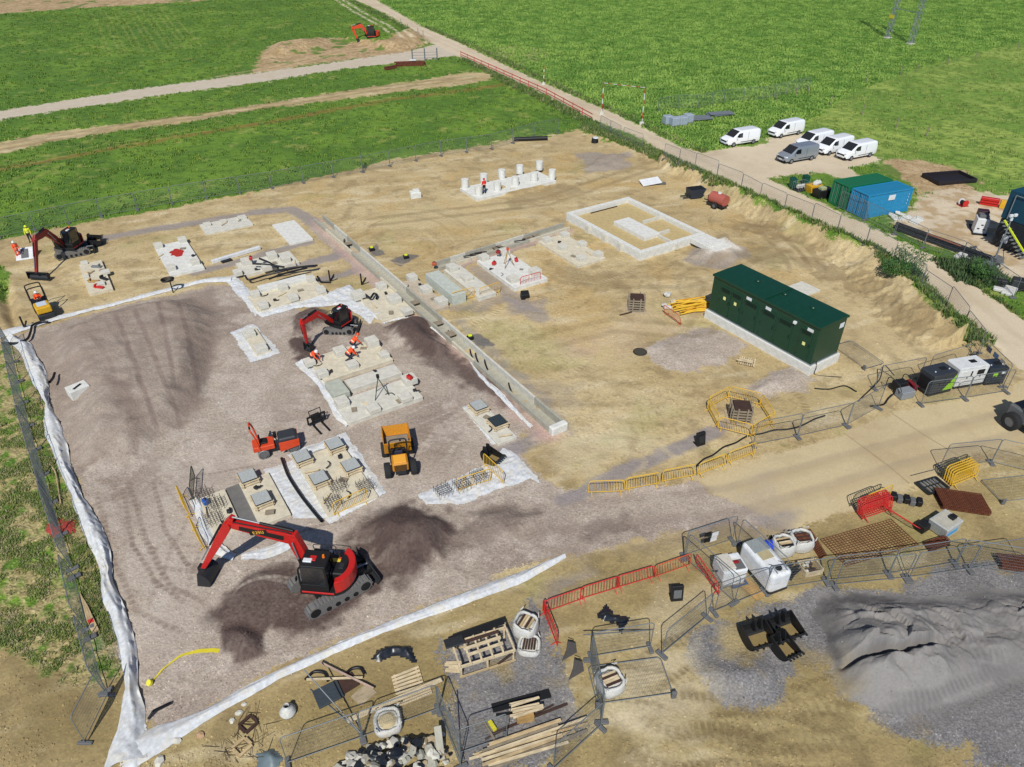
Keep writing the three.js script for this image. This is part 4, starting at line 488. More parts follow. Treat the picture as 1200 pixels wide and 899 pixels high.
// ---------------------------------------------------------------- plant
function planePoint(c, d, px, py) { const n = V3(-d.z, 0, d.x), D = ray(px, py), O = V3(0, CAM_H, 0); const t = n.dot(c.clone().sub(O)) / n.dot(D); const p = O.add(D.multiplyScalar(t)); return [p.clone().sub(c).dot(d), p.y - c.y]; }
function taperPoly(pts) { const up = [], dn = []; for (let i = 0; i < pts.length; i++) { const [x, y, w] = pts[i], a = pts[Math.max(0, i - 1)], b = pts[Math.min(pts.length - 1, i + 1)]; let tx = b[0] - a[0], ty = b[1] - a[1]; const l = Math.hypot(tx, ty); tx /= l; ty /= l; up.push([x - ty * w / 2, y + tx * w / 2]); dn.unshift([x + ty * w / 2, y - tx * w / 2]); } return up.concat(dn); }
function stadium(L, r, n = 8) { const p = []; for (let i = 0; i <= n; i++) { const a = -Math.PI / 2 + i / n * Math.PI; p.push([L / 2 - r + Math.cos(a) * r, r + Math.sin(a) * r]); } for (let i = 0; i <= n; i++) { const a = Math.PI / 2 + i / n * Math.PI; p.push([-L / 2 + r + Math.cos(a) * r, r + Math.sin(a) * r]); } return p; }
function stickText(str, w, h, fg, bg) { const c = document.createElement('canvas'); c.width = 256; c.height = Math.round(256 * h / w); const x = c.getContext('2d'); x.fillStyle = bg; x.fillRect(0, 0, c.width, c.height); x.fillStyle = fg; x.font = 'bold ' + Math.round(c.height * 0.86) + 'px sans-serif'; x.textAlign = 'center'; x.textBaseline = 'middle'; x.fillText(str, c.width / 2, c.height / 2); const t = new THREE.CanvasTexture(c); t.colorSpace = THREE.SRGBColorSpace; return t; }
function excavator(o) {
  const { L, W, s } = o, base = o.c, t = thing('excavator', o.label, 'excavator', base, yawTo(base, o.head), 'excavators'); delete t.userData.group;
  const paint = o.paint || M.red, tw = 0.42 * s, r = 0.36 * s; const rel0 = t.rotation.y;
  for (const sd of [-1, 1]) { const z = sd * (W - tw) / 2; const belt = new MB().prism(stadium(L, r), tw, 0, 0, z, 0, 0, 0, 0.03); const lug = new MB(); const nl = Math.round((L - 2 * r) / (0.17 * s)); for (let i = 0; i < nl; i++) { const x = -L / 2 + r + (i + 0.5) * (L - 2 * r) / nl; lug.box(0.06 * s, 0.04, tw + 0.01, x, 2 * r + 0.012, z); } for (const e of [-1, 1]) for (let i = 1; i < 6; i++) { const a = i / 6 * Math.PI; lug.box(0.04, 0.05 * s, tw + 0.01, e * (L / 2 - r + Math.sin(a) * (r + 0.01)), r - Math.cos(a) * (r + 0.01), z, 0, 0, -e * (a - Math.PI / 2)); }
    const tk = belt.build('track', M.trackGrey, t); lug.build('track_lugs', M.grey, tk).userData.kind = 'stuff'; for (const x of [-L / 2 + r, L / 2 - r]) new MB().cyl(r * 0.68, r * 0.68, tw * 0.9 + 0.03, x, r, z + sd * 0.03, Math.PI / 2).build('sprocket', M.black, tk); for (let i = 0; i < 4; i++) new MB().cyl(r * 0.34, r * 0.34, tw * 0.9 + 0.05, -L / 2 + r * 2 + (i + 0.4) * (L - 4 * r) / 4, r * 0.6, z + sd * 0.03, Math.PI / 2).build('track_roller', M.black, tk); }
  new MB().rbox(L * 0.55, 0.34 * s, W - 2 * tw + 0.04, 0.04, 0, 0.52 * s, 0).cyl(0.5 * s, 0.5 * s, 0.2 * s, 0, 0.76 * s, 0).build('undercarriage', M.black, t);
  const bl = o.blade ?? -1, bx = bl * (L / 2 + 0.34 * s); const blade = new MB().prism(taperPoly([[-0.1 * s, 0.05, 0.07], [0.06 * s, 0.25 * s, 0.07], [0.02 * s, 0.52 * s, 0.07]].map(([a, b, c]) => [a * bl, b, c])), W * 1.0, bx, 0, 0).build('dozer_blade', M.darkSteel, t); for (const sd of [-1, 1]) new MB().beam([bl * L * 0.18, 0.42 * s, sd * 0.4 * s], [bx, 0.3 * s, sd * 0.4 * s], 0.12 * s, 0.14 * s).build('blade_arm', M.black, blade); new MB().bar([bl * L * 0.2, 0.55 * s, 0], [bx, 0.42 * s, 0], 0.05 * s).build('blade_ram', M.galv, blade);
  // upper works, turned towards the bucket
  const B = G(o.bucket[0], o.bucket[1], o.bucketH ?? 0.5), hy = yawTo(base, B), d = V3(Math.cos(hy), 0, -Math.sin(hy)); const rel = hy - rel0; const up = (m) => { m.rotation.y = rel; return m; };
  const y0 = 0.86 * s; const hw = W * 0.47;
  const deck = []; for (let i = 0; i <= 10; i++) { const a = Math.PI / 2 + i / 10 * Math.PI; deck.push([-0.45 * s + Math.cos(a) * 0.85 * s, Math.sin(a) * hw]); } deck.push([0.95 * s, -hw], [1.05 * s, -hw * 0.6], [1.05 * s, hw * 0.6], [0.95 * s, hw]);
  const house = up(new MB().prism(deck, 0.22 * s, 0, y0 + 0.1 * s, 0, -Math.PI / 2, 0, 0, 0.02).build('house', M.black, t));
  const cw = []; for (let i = 0; i <= 10; i++) { const a = Math.PI / 2 + 0.25 + i / 10 * (Math.PI - 0.5); cw.push([-0.5 * s + Math.cos(a) * 0.86 * s, Math.sin(a) * hw * 1.02]); } for (let i = 10; i >= 0; i--) { const a = Math.PI / 2 + 0.3 + i / 10 * (Math.PI - 0.6); cw.push([-0.5 * s + Math.cos(a) * 0.55 * s, Math.sin(a) * hw * 0.72]); }
  up(new MB().prism(cw, 0.72 * s, 0, y0 + 0.55 * s, 0, -Math.PI / 2, 0, 0, 0.05).build('counterweight', paint, t));
  const en = up(new MB().rbox(1.15 * s, 0.62 * s, hw * 1.1, 0.1 * s, -0.42 * s, y0 + 0.5 * s, hw * 0.12).rbox(0.95 * s, 0.5 * s, hw * 0.62, 0.07 * s, 0.45 * s, y0 + 0.44 * s, hw * 0.68).build('engine_cover', M.black, t)); new MB().cyl(0.06 * s, 0.06 * s, 0.3 * s, -0.5 * s, y0 + 0.95 * s, hw * 0.5).build('exhaust', M.darkSteel, en); new MB().box(0.5 * s, 0.012, 0.2 * s, -0.35 * s, y0 + 0.82 * s, hw * 0.3).box(0.1 * s, 0.012, 0.08 * s, 0.1 * s, y0 + 0.82 * s, hw * 0.1).build('decal', mat([222, 196, 60]), en); for (const [x, y, z, w, h, d2, m] of [[-0.75, 0.83, 0.0, 0.22, 0.05, 0.3, M.darkSteel], [-0.2, 0.83, -0.12, 0.3, 0.04, 0.2, M.grey], [0.4, 0.71, 0.7, 0.5, 0.03, 0.25, M.darkSteel], [0.75, 0.72, 0.62, 0.12, 0.06, 0.3, M.grey], [0.05, 0.71, 0.8, 0.16, 0.05, 0.12, M.white], [-0.55, 0.83, 0.4, 0.12, 0.04, 0.1, M.orange]]) new MB().rbox(w * s, h * s, d2 * hw, 0.01, x * s, y0 + y * s, z * hw).build('cover_fitting', m, en); new MB().tube([[0.9 * s, y0 + 0.5 * s, hw * 0.95], [0.9 * s, y0 + 0.95 * s, hw * 0.95], [-0.1 * s, y0 + 0.95 * s, hw * 0.95], [-0.1 * s, y0 + 0.6 * s, hw * 0.95]], 0.02 * s, 5).build('grab_rail', M.black, en);
  up(new MB().rbox(1.5 * s, 0.1 * s, 0.05, 0.02, 0.1 * s, y0 + 0.18 * s, hw * 1.01).rbox(1.5 * s, 0.1 * s, 0.05, 0.02, 0.1 * s, y0 + 0.18 * s, -hw * 1.01).build('side_trim', paint, t));
  // cab on the machine's left
  const cz = hw * 0.52, cl = 1.3 * s, cwid = hw * 0.88, ch = 1.62 * s, cb = y0 + 0.2 * s; const cabProf = [[-0.62 * s, 0], [0.62 * s, 0], [0.72 * s, 0.35 * s], [0.62 * s, ch * 0.86], [0.42 * s, ch], [-0.55 * s, ch], [-0.66 * s, ch * 0.88]];
  const cab = up(new MB().prism([[-0.62 * s, 0], [0.64 * s, 0], [0.7 * s, 0.3 * s], [0.66 * s, 0.42 * s], [-0.65 * s, 0.42 * s]], cwid, 0.22 * s, cb, -cz, 0, 0, 0, 0.02).build('cab', M.black, t)); new MB().rbox(1.18 * s, 0.1 * s, cwid * 1.03, 0.04, 0.16 * s, cb + ch, -cz).build('cab_roof', M.black, cab);
  const gl = new MB().prism([[0.58 * s, 0.43 * s], [0.54 * s, ch * 0.9], [0.5 * s, ch - 0.06 * s], [-0.52 * s, ch - 0.06 * s], [-0.58 * s, 0.43 * s]], cwid * 0.93, 0.22 * s, cb, -cz).build('cab_glass', M.glass, cab);
  for (const sz of [-1, 1]) { const z = -cz + sz * cwid * 0.485; new MB().tube([[0.88 * s, cb + 0.4 * s, z], [0.84 * s, cb + ch * 0.84, z], [0.66 * s, cb + ch, z]], 0.045 * s).build('cab_post', M.black, cab); new MB().bar([-0.4 * s, cb + 0.4 * s, z], [-0.38 * s, cb + ch, z], 0.05 * s).build('cab_post', M.black, cab); }
  new MB().cyl(0.07 * s, 0.05 * s, 0.14 * s, -0.2 * s, cb + ch + 0.12 * s, -cz * 0.8).build('beacon', mat([236, 120, 30], { roughness: 0.3 }), cab); new MB().rbox(0.3 * s, 0.07, 0.3 * s, 0.03, 0.25 * s, cb + ch + 0.05 * s, -cz).build('roof_hatch', paint, cab); new MB().rbox(0.4 * s, 0.12 * s, 0.22 * s, 0.03, 0.45 * s, cb + ch + 0.05 * s, -cz - 0.15 * s).build('work_light', M.white, cab); for (const sz of [-1, 1]) new MB().rbox(0.05, 0.24 * s, 0.16 * s, 0.02, 0.95 * s, cb + 0.9 * s, -cz + sz * cwid * 0.62).build('mirror', M.black, cab);
  // boom, stick, bucket in the vertical plane of the bucket
  const bend = planePoint(base, d, ...o.bend), knee = planePoint(base, d, ...o.knee), pin = [B.clone().sub(base).dot(d), B.y - base.y]; const foot = [0.75 * s, y0 + 0.35 * s]; const bz = 0.02 * s, bw = 0.3 * s * (o.boomW || 1);
  const mid = (p, q, k) => [lerp(p[0], q[0], k), lerp(p[1], q[1], k)]; const m1 = mid(foot, bend, 0.55), m2 = mid(bend, knee, 0.5);
  const boom = up(new MB().prism(taperPoly([[...foot, 0.3 * s], [m1[0], m1[1] + 0.05, 0.56 * s], [...bend, 0.68 * s], [...m2, 0.52 * s], [...knee, 0.28 * s]]), bw, 0, 0, bz, 0, 0, 0, 0.025).cyl(0.15 * s, 0.15 * s, bw * 1.5, ...knee, bz, Math.PI / 2).build('boom', paint, t));
  const kd = [pin[0] - knee[0], pin[1] - knee[1]], kl = Math.hypot(...kd), ku = [kd[0] / kl, kd[1] / kl]; const tail = [knee[0] - ku[0] * 0.45 * s, knee[1] - ku[1] * 0.45 * s];
  const stick = up(new MB().prism(taperPoly([[...tail, 0.2 * s], [...knee, 0.42 * s], [...mid(knee, pin, 0.35), 0.4 * s], [...pin, 0.2 * s]]), bw * 0.85, 0, 0, bz, 0, 0, 0, 0.02).build('stick', paint, t));
  const ram = (a, b, rr_, z, nm, par) => { const m = mid(a, b, 0.55); new MB().bar([...a, z], [...m, z], rr_).build(nm, M.black, par); new MB().bar([...m, z], [...b, z], rr_ * 0.55).build('piston_rod', M.galv, par); };
  const nb = [-(knee[1] - bend[1]), knee[0] - bend[0]], nl_ = Math.hypot(...nb) || 1; const ptop = [bend[0] + nb[0] / nl_ * 0.4 * s, bend[1] + Math.abs(nb[1] / nl_) * 0.42 * s];
  ram(ptop, tail, 0.075 * s, bz, 'stick_ram', boom); for (const sz of [-1, 1]) ram([0.95 * s, y0 + 0.12 * s], [bend[0] - 0.05, bend[1] - 0.1 * s], 0.07 * s, bz + sz * bw * 0.72, 'boom_ram', boom); ram(mid(knee, pin, 0.12).map((v, i) => v + (i ? 0.22 : 0.18) * s), mid(knee, pin, 0.86).map((v, i) => v + (i ? 0.1 : 0.22) * s), 0.06 * s, bz, 'bucket_ram', stick);
  new MB().tube([[foot[0] - 0.1, foot[1] + 0.3 * s, bz + bw * 0.3], [m1[0], m1[1] + 0.36 * s, bz + bw * 0.35], [bend[0], bend[1] + 0.36 * s, bz + bw * 0.35], [m2[0], m2[1] + 0.28 * s, bz + bw * 0.35], [knee[0], knee[1] + 0.2 * s, bz + bw * 0.3]], 0.035 * s).tube([[foot[0] - 0.1, foot[1] + 0.3 * s, bz - bw * 0.3], [m1[0], m1[1] + 0.34 * s, bz - bw * 0.35], [bend[0], bend[1] + 0.34 * s, bz - bw * 0.35], [m2[0], m2[1] + 0.3 * s, bz - bw * 0.35], [knee[0], knee[1] + 0.22 * s, bz - bw * 0.3]], 0.03 * s).build('hydraulic_hose', M.rubber, boom);
  if (o.text) { const a = mid(bend, knee, 0.52), ang = Math.atan2(knee[1] - bend[1], knee[0] - bend[0]); const len = Math.hypot(knee[0] - bend[0], knee[1] - bend[1]); for (const sz of [-1]) { const g = new THREE.PlaneGeometry(0.95, 0.3); g.rotateZ(ang + (Math.cos(ang) < 0 ? Math.PI : 0)); if (sz < 0) { g.rotateY(Math.PI); } const p = new MB().add(g); const me = new THREE.Mesh(g, mat([255, 255, 255], { map: stickText(o.text, 0.95, 0.3, '#e0a83c', '#1c1614'), roughness: 0.5 })); me.name = 'boom_decal'; boom.add(me); me.position.set(a[0], a[1], bz + sz * (bw / 2 + 0.006)); me.rotation.z = 0; } new MB().prism(taperPoly([[...mid(bend, knee, 0.12), 0.3 * s], [...mid(bend, knee, 0.82), 0.26 * s]]), 0.004, 0, 0, bz - bw / 2 - 0.001).prism(taperPoly([[...mid(bend, knee, 0.12), 0.3 * s], [...mid(bend, knee, 0.82), 0.26 * s]]), 0.004, 0, 0, bz + bw / 2 + 0.001).build('boom_stripe', mat([30, 24, 22], { roughness: 0.5 }), boom); }
  // bucket: curled shell with cheeks and teeth
  const bwid = o.bucketW || 0.9 * s, q = (o.bucketS || 1) * s; const arc = []; for (let i = 0; i <= 9; i++) { const a = (o.curl ?? 0.9) + i / 9 * 3.5; arc.push([Math.cos(a) * 0.42 * q, Math.sin(a) * 0.42 * q, 0.045]); } const bc = [pin[0] + 0.05 * q, pin[1] - 0.33 * q];
  const bk = up(new MB().prism(taperPoly(arc), bwid, ...bc, bz).build('bucket', M.darkSteel, t)); for (const sz of [-1, 1]) new MB().prism(arc.map(p => [p[0], p[1]]), 0.03, ...bc, bz + sz * (bwid / 2 - 0.02)).build('cheek_plate', M.darkSteel, bk); const e = arc[9]; for (let i = 0; i < 5; i++) new MB().box(0.12 * q, 0.05, 0.06 * q, bc[0] + e[0], bc[1] + e[1], bz + (i - 2) * bwid * 0.22).build('tooth', M.black, bk); new MB().rbox(0.34 * q, 0.22 * q, bw * 0.9, 0.03, pin[0], pin[1] + 0.02, bz).build('quick_hitch', M.black, bk);
  return t;
}
const at = (x, y) => { const p = GT(x, y); return p; };
excavator({ label: 'biggest red and black excavator with its bucket down on the gravel by stony piles', c: at(388, 690), head: at(345, 712), L: 3.5, W: 2.5, s: 1.08, bend: [343, 630], knee: [268, 613], bucket: [238, 666], boomW: 1.2, bucketH: 0.75, bucketW: 1.15, bucketS: 1.25, curl: 1.6, text: 'E29U' });
excavator({ label: 'dark red excavator digging by the grass fence with a wide grading bucket', c: at(86, 297), head: at(66, 302), L: 3.0, W: 2.1, s: 0.95, paint: M.redDark, bend: [53, 272], knee: [41, 281], bucket: [43, 320], bucketH: 0.45, bucketW: 2.0, bucketS: 0.8, curl: 1.4 });
excavator({ label: 'red mini excavator on the gravel among the foundations with a crouching crew', c: at(399, 386), head: at(378, 386), L: 2.4, W: 1.8, s: 0.82, bend: [371, 368], knee: [354, 379], bucket: [360, 403], bucketH: 0.6, bucketW: 0.7, curl: 1.4 });
excavator({ label: 'orange excavator standing on bare soil in the far field', c: at(437, 49), head: at(418, 48), L: 3.6, W: 2.6, s: 1.2, paint: M.orange, bend: [423, 30], knee: [413, 33], bucket: [419, 46], bucketH: 0.8, bucketW: 1.1, curl: 1.4 });
function wheel(t, r, w, x, y, z, rim = M.dumper, nm = 'wheel') { const g = new MB().lathe([[r * 0.55, -w / 2], [r * 0.92, -w / 2], [r, -w * 0.32], [r, w * 0.32], [r * 0.92, w / 2], [r * 0.55, w / 2]], x, y, z, Math.PI / 2).build(nm, M.rubber, t); new MB().cyl(r * 0.56, r * 0.56, w * 0.8, x, y, z, Math.PI / 2).build('rim', rim, g); return g; }
// site dumper
{ const a = G(467, 545), b = G(461, 505), t = thing('site_dumper', 'orange-yellow site dumper with an empty tipping skip on the gravel', 'dumper', at(468, 541), yawTo(a, b)); const m = M.dumper; t.scale.setScalar(0.93);
  const sk = new MB(); const S = 0.045; sk.prism([[0.15, 0.72], [1.75, 0.95], [1.98, 1.62], [1.93, 1.64], [1.68, 1.02], [0.2, 0.8], [0.02, 1.66], [-0.04, 1.64]], 1.7, 0, 0, 0, 0, 0, 0, 0.01); for (const s of [-1, 1]) sk.prism([[0.15, 0.72], [1.75, 0.95], [1.98, 1.62], [0, 1.66]], S, 0, 0, s * 0.87); const skip = sk.build('skip', m, t); for (const s of [-1, 1]) new MB().bar([0, 1.67, s * 0.88], [1.98, 1.64, s * 0.88], 0.04).build('skip_rim', m, skip); new MB().prism([[0.25, 0.83], [1.6, 1.02], [1.4, 1.12], [0.4, 0.98]], 1.55).build('mud', mat([150, 138, 124], { map: TEX.concrete, roughness: 1 }), skip);
  new MB().rbox(3.2, 0.35, 0.7, 0.05, -0.2, 0.6, 0).rbox(0.9, 0.3, 1.1, 0.05, -0.75, 0.72, 0).build('chassis', M.darkSteel, t);
  const eng = new MB().rbox(1.05, 0.65, 1.05, 0.12, -1.35, 1.08, 0).build('engine_hood', m, t); new MB().rbox(0.8, 0.05, 0.8, 0.02, -1.38, 1.42, 0).build('hood_panel', mat([240, 170, 60], { roughness: 0.4 }), eng); const gr = new MB(); for (let i = 0; i < 5; i++) gr.box(0.03, 0.04, 0.8, -1.89, 0.9 + i * 0.09, 0); gr.build('grille', M.black, eng);
  new MB().rbox(0.5, 0.14, 0.55, 0.05, -0.55, 1.12, 0).rbox(0.12, 0.5, 0.52, 0.05, -0.8, 1.38, 0).build('seat', mat([30, 36, 60]), t); new MB().cyl(0.03, 0.03, 0.6, -0.1, 1.25, 0, 0, 0, 0.5).add(xf(new THREE.TorusGeometry(0.19, 0.02, 6, 16), -0.25, 1.5, 0, Math.PI / 2, 0, 0.5)).build('steering_wheel', M.black, t); new MB().rbox(0.25, 0.5, 0.9, 0.04, -0.05, 0.95, 0).build('console', M.black, t);
  new MB().tube([[-0.95, 0.8, -0.55], [-0.95, 2.3, -0.55], [-0.9, 2.62, -0.45], [-0.9, 2.62, 0.45], [-0.95, 2.3, 0.55], [-0.95, 0.8, 0.55]], 0.05, 8, 40).build('roll_bar', M.black, t); for (const s of [-1, 1]) { new MB().tube([[-0.95, 2.25, s * 0.55], [-0.4, 1.7, s * 0.6], [-0.1, 1.0, s * 0.6]], 0.035).build('hand_rail', M.black, t); }
  for (const s of [-1, 1]) { wheel(t, 0.52, 0.42, 0.85, 0.52, s * 0.88); wheel(t, 0.52, 0.42, -1.3, 0.52, s * 0.84); } new MB().cyl(0.06, 0.06, 0.14, 0.1, 1.75, 0.2).build('lamp', M.black, t); }
function drum(t, r, w, x, m = M.galv) { const d = new MB().lathe([[r * 0.82, -w / 2], [r, -w / 2], [r, w / 2], [r * 0.82, w / 2]], x, r, 0, Math.PI / 2, 0, 0, 24).build('drum', m, t); new MB().cyl(r * 0.8, r * 0.8, w * 0.92, x, r, 0, Math.PI / 2).build('drum_hub', M.grey, d); return d; }
// red tandem roller
{ const a = G(310, 530), b = G(344, 522), t = thing('tandem_roller', 'orange-red tandem roller with folded roll bar on the gravel', 'roller', at(326, 529), yawTo(a, b)); const m = M.orange;
  drum(t, 0.42, 1.0, 0.95); drum(t, 0.34, 0.95, -0.85); const h = new MB().rbox(1.15, 0.5, 1.0, 0.16, 0.72, 1.02, 0).build('bonnet', mat([62, 66, 72], { roughness: 0.5, map: TEX.dusty }), t); for (const s of [-1, 1]) new MB().prism([[0.15, 0.35], [1.35, 0.55], [1.38, 1.05], [0.15, 1.05]], 0.06, 0, 0, s * 0.55, 0, 0, 0, 0.015).build('side_panel', m, t);
  new MB().rbox(1.3, 0.35, 0.96, 0.06, -0.75, 0.82, 0).build('rear_frame', m, t); new MB().rbox(0.6, 0.16, 0.75, 0.04, -0.35, 0.62, 0).build('floor_plate', M.black, t); new MB().rbox(0.4, 0.12, 0.5, 0.04, -0.7, 1.06, 0).rbox(0.1, 0.45, 0.5, 0.04, -0.92, 1.26, 0).build('seat', M.black, t); new MB().bar([0.1, 0.9, 0], [-0.12, 1.4, 0], 0.03).add(xf(new THREE.TorusGeometry(0.19, 0.022, 6, 16), -0.13, 1.42, 0, Math.PI / 2, 0, 0.4)).build('steering_wheel', M.black, t); new MB().box(0.2, 0.3, 0.3, 0.02, 1.2, -0.2).build('console', M.black, t);
  new MB().tube([[-1.0, 0.8, -0.5], [-1.15, 1.9, -0.5], [-1.3, 2.35, -0.42], [-1.3, 2.35, 0.42], [-1.15, 1.9, 0.5], [-1.0, 0.8, 0.5]], 0.055, 8, 40).build('roll_bar', m, t); new MB().cyl(0.06, 0.06, 0.14, -1.3, 2.48, 0.3).build('beacon', M.black, t); }
// yellow roller
{ const a = G(47, 357), b = G(58, 376), t = thing('tandem_roller', 'yellow tandem roller driven by an orange-vested operator beside the sheeting', 'roller', at(53, 369), yawTo(a, b)); drum(t, 0.42, 1.15, 0.95, M.darkSteel); drum(t, 0.42, 1.15, -0.85, M.darkSteel); new MB().rbox(1.3, 0.55, 1.1, 0.1, 0.75, 1.02, 0).build('bonnet', M.yellow, t); const l = new MB().box(0.8, 0.03, 0.7, 0.62, 1.31, 0).build('bonnet_label', mat([190, 202, 214]), t); for (const s of [-1, 1]) new MB().cyl(0.09, 0.09, 0.05, 1.36, 1.12, s * 0.38, 0, 0, Math.PI / 2).build('headlight', M.black, t); new MB().rbox(1.4, 0.4, 1.1, 0.06, -0.75, 0.85, 0).build('rear_frame', M.black, t); new MB().rbox(0.5, 0.14, 0.55, 0.04, -0.55, 1.12, 0).rbox(0.1, 0.5, 0.5, 0.04, -0.85, 1.35, 0).build('seat', M.black, t); new MB().tube([[-0.15, 1.0, -0.55], [-0.2, 2.1, -0.55], [-0.25, 2.4, -0.45], [-0.25, 2.4, 0.45], [-0.2, 2.1, 0.55], [-0.15, 1.0, 0.55]], 0.05, 8, 40).tube([[-1.2, 1.0, -0.55], [-1.2, 2.1, -0.55], [-1.15, 2.4, -0.45], [-1.15, 2.4, 0.45], [-1.2, 2.1, 0.55], [-1.2, 1.0, 0.55]], 0.05, 8, 40).build('roll_bar', M.black, t); new MB().bar([0.1, 1.1, 0], [-0.1, 1.5, 0], 0.03).add(xf(new THREE.TorusGeometry(0.2, 0.022, 6, 16), -0.1, 1.52, 0, Math.PI / 2, 0, 0.4)).build('steering_wheel', M.black, t); }
// loose attachments
function forks(px, py) { const t = thing('pallet_forks', 'black pallet fork attachment lying on the gravel', 'forks', at(px, py), yawTo(G(368, 487), G(392, 494))); new MB().box(0.1, 0.08, 1.3, 0, 0.25, 0).box(0.1, 0.08, 1.3, 0, 0.75, 0).box(0.08, 0.5, 0.1, 0, 0.5, 0.6).box(0.08, 0.5, 0.1, 0, 0.5, -0.6).rbox(0.25, 0.4, 0.6, 0.03, -0.12, 0.55, 0).build('carriage', M.black, t); new MB().bar([-0.05, 0.75, -0.4], [-0.1, 1.15, -0.4], 0.03).bar([-0.05, 0.75, 0.4], [-0.1, 1.15, 0.4], 0.03).bar([-0.1, 1.15, -0.4], [-0.1, 1.15, 0.4], 0.03).build('guard_rail', M.black, t); for (const z of [-0.3, 0.3]) new MB().box(0.06, 0.7, 0.12, 0.06, 0.4, z).box(1.15, 0.05, 0.12, 0.62, 0.06, z).build('fork', M.black, t); t.rotation.y += 1.5; return t; }
{ const t = forks(372, 497); t.rotation.y = yawTo(G(372, 492), G(386, 507)); }
function looseBucket(px, py, yaw, w, label) { const t = thing('excavator_bucket', label, 'bucket', at(px, py), yaw, undefined); const arc = []; for (let i = 0; i <= 9; i++) { const a = 0.15 + i / 9 * 3.3; arc.push([Math.cos(a) * 0.5, 0.52 - Math.sin(a) * 0.5, 0.05]); } new MB().prism(taperPoly(arc), w).build('shell', M.black, t); for (const s of [-1, 1]) new MB().prism(arc.map(p => [p[0], p[1]]), 0.04, 0, 0, s * (w / 2 - 0.02)).build('cheek_plate', M.black, t); for (const s of [-1, 1]) new MB().prism([[-0.5, 0.45], [-0.15, 0.5], [-0.3, 0.95], [-0.48, 0.9]], 0.05, 0, 0, s * 0.14).build('hanger_lug', M.black, t); for (let i = 0; i < 5; i++) new MB().box(0.16, 0.05, 0.08, 0.55, 0.48, (i - 2) * w * 0.22).build('tooth', M.darkSteel, t); new MB().box(0.6, 0.02, w * 0.86, 0.05, 0.14, 0).build('soil_inside', mat([150, 130, 86], { map: TEX.concrete, roughness: 1 }), t); t.scale.setScalar(1.2); return t; }
looseBucket(889, 752, UYAW - 0.25, 1.25, 'black excavator bucket with tan soil inside on the grey stone'); looseBucket(917, 744, UYAW - 0.2, 1.3, 'black toothed excavator bucket leaning beside a smaller one'); looseBucket(918, 765, UYAW - 0.1, 0.75, 'narrow black trenching bucket in front of the toothed bucket');
looseBucket(577, 541, UYAW + 0.4, 0.7, 'black bucket resting on the white sheet beside the yellow barrier'); looseBucket(113, 286, 0.4, 1.3, 'dark bucket lying behind the dark red excavator');
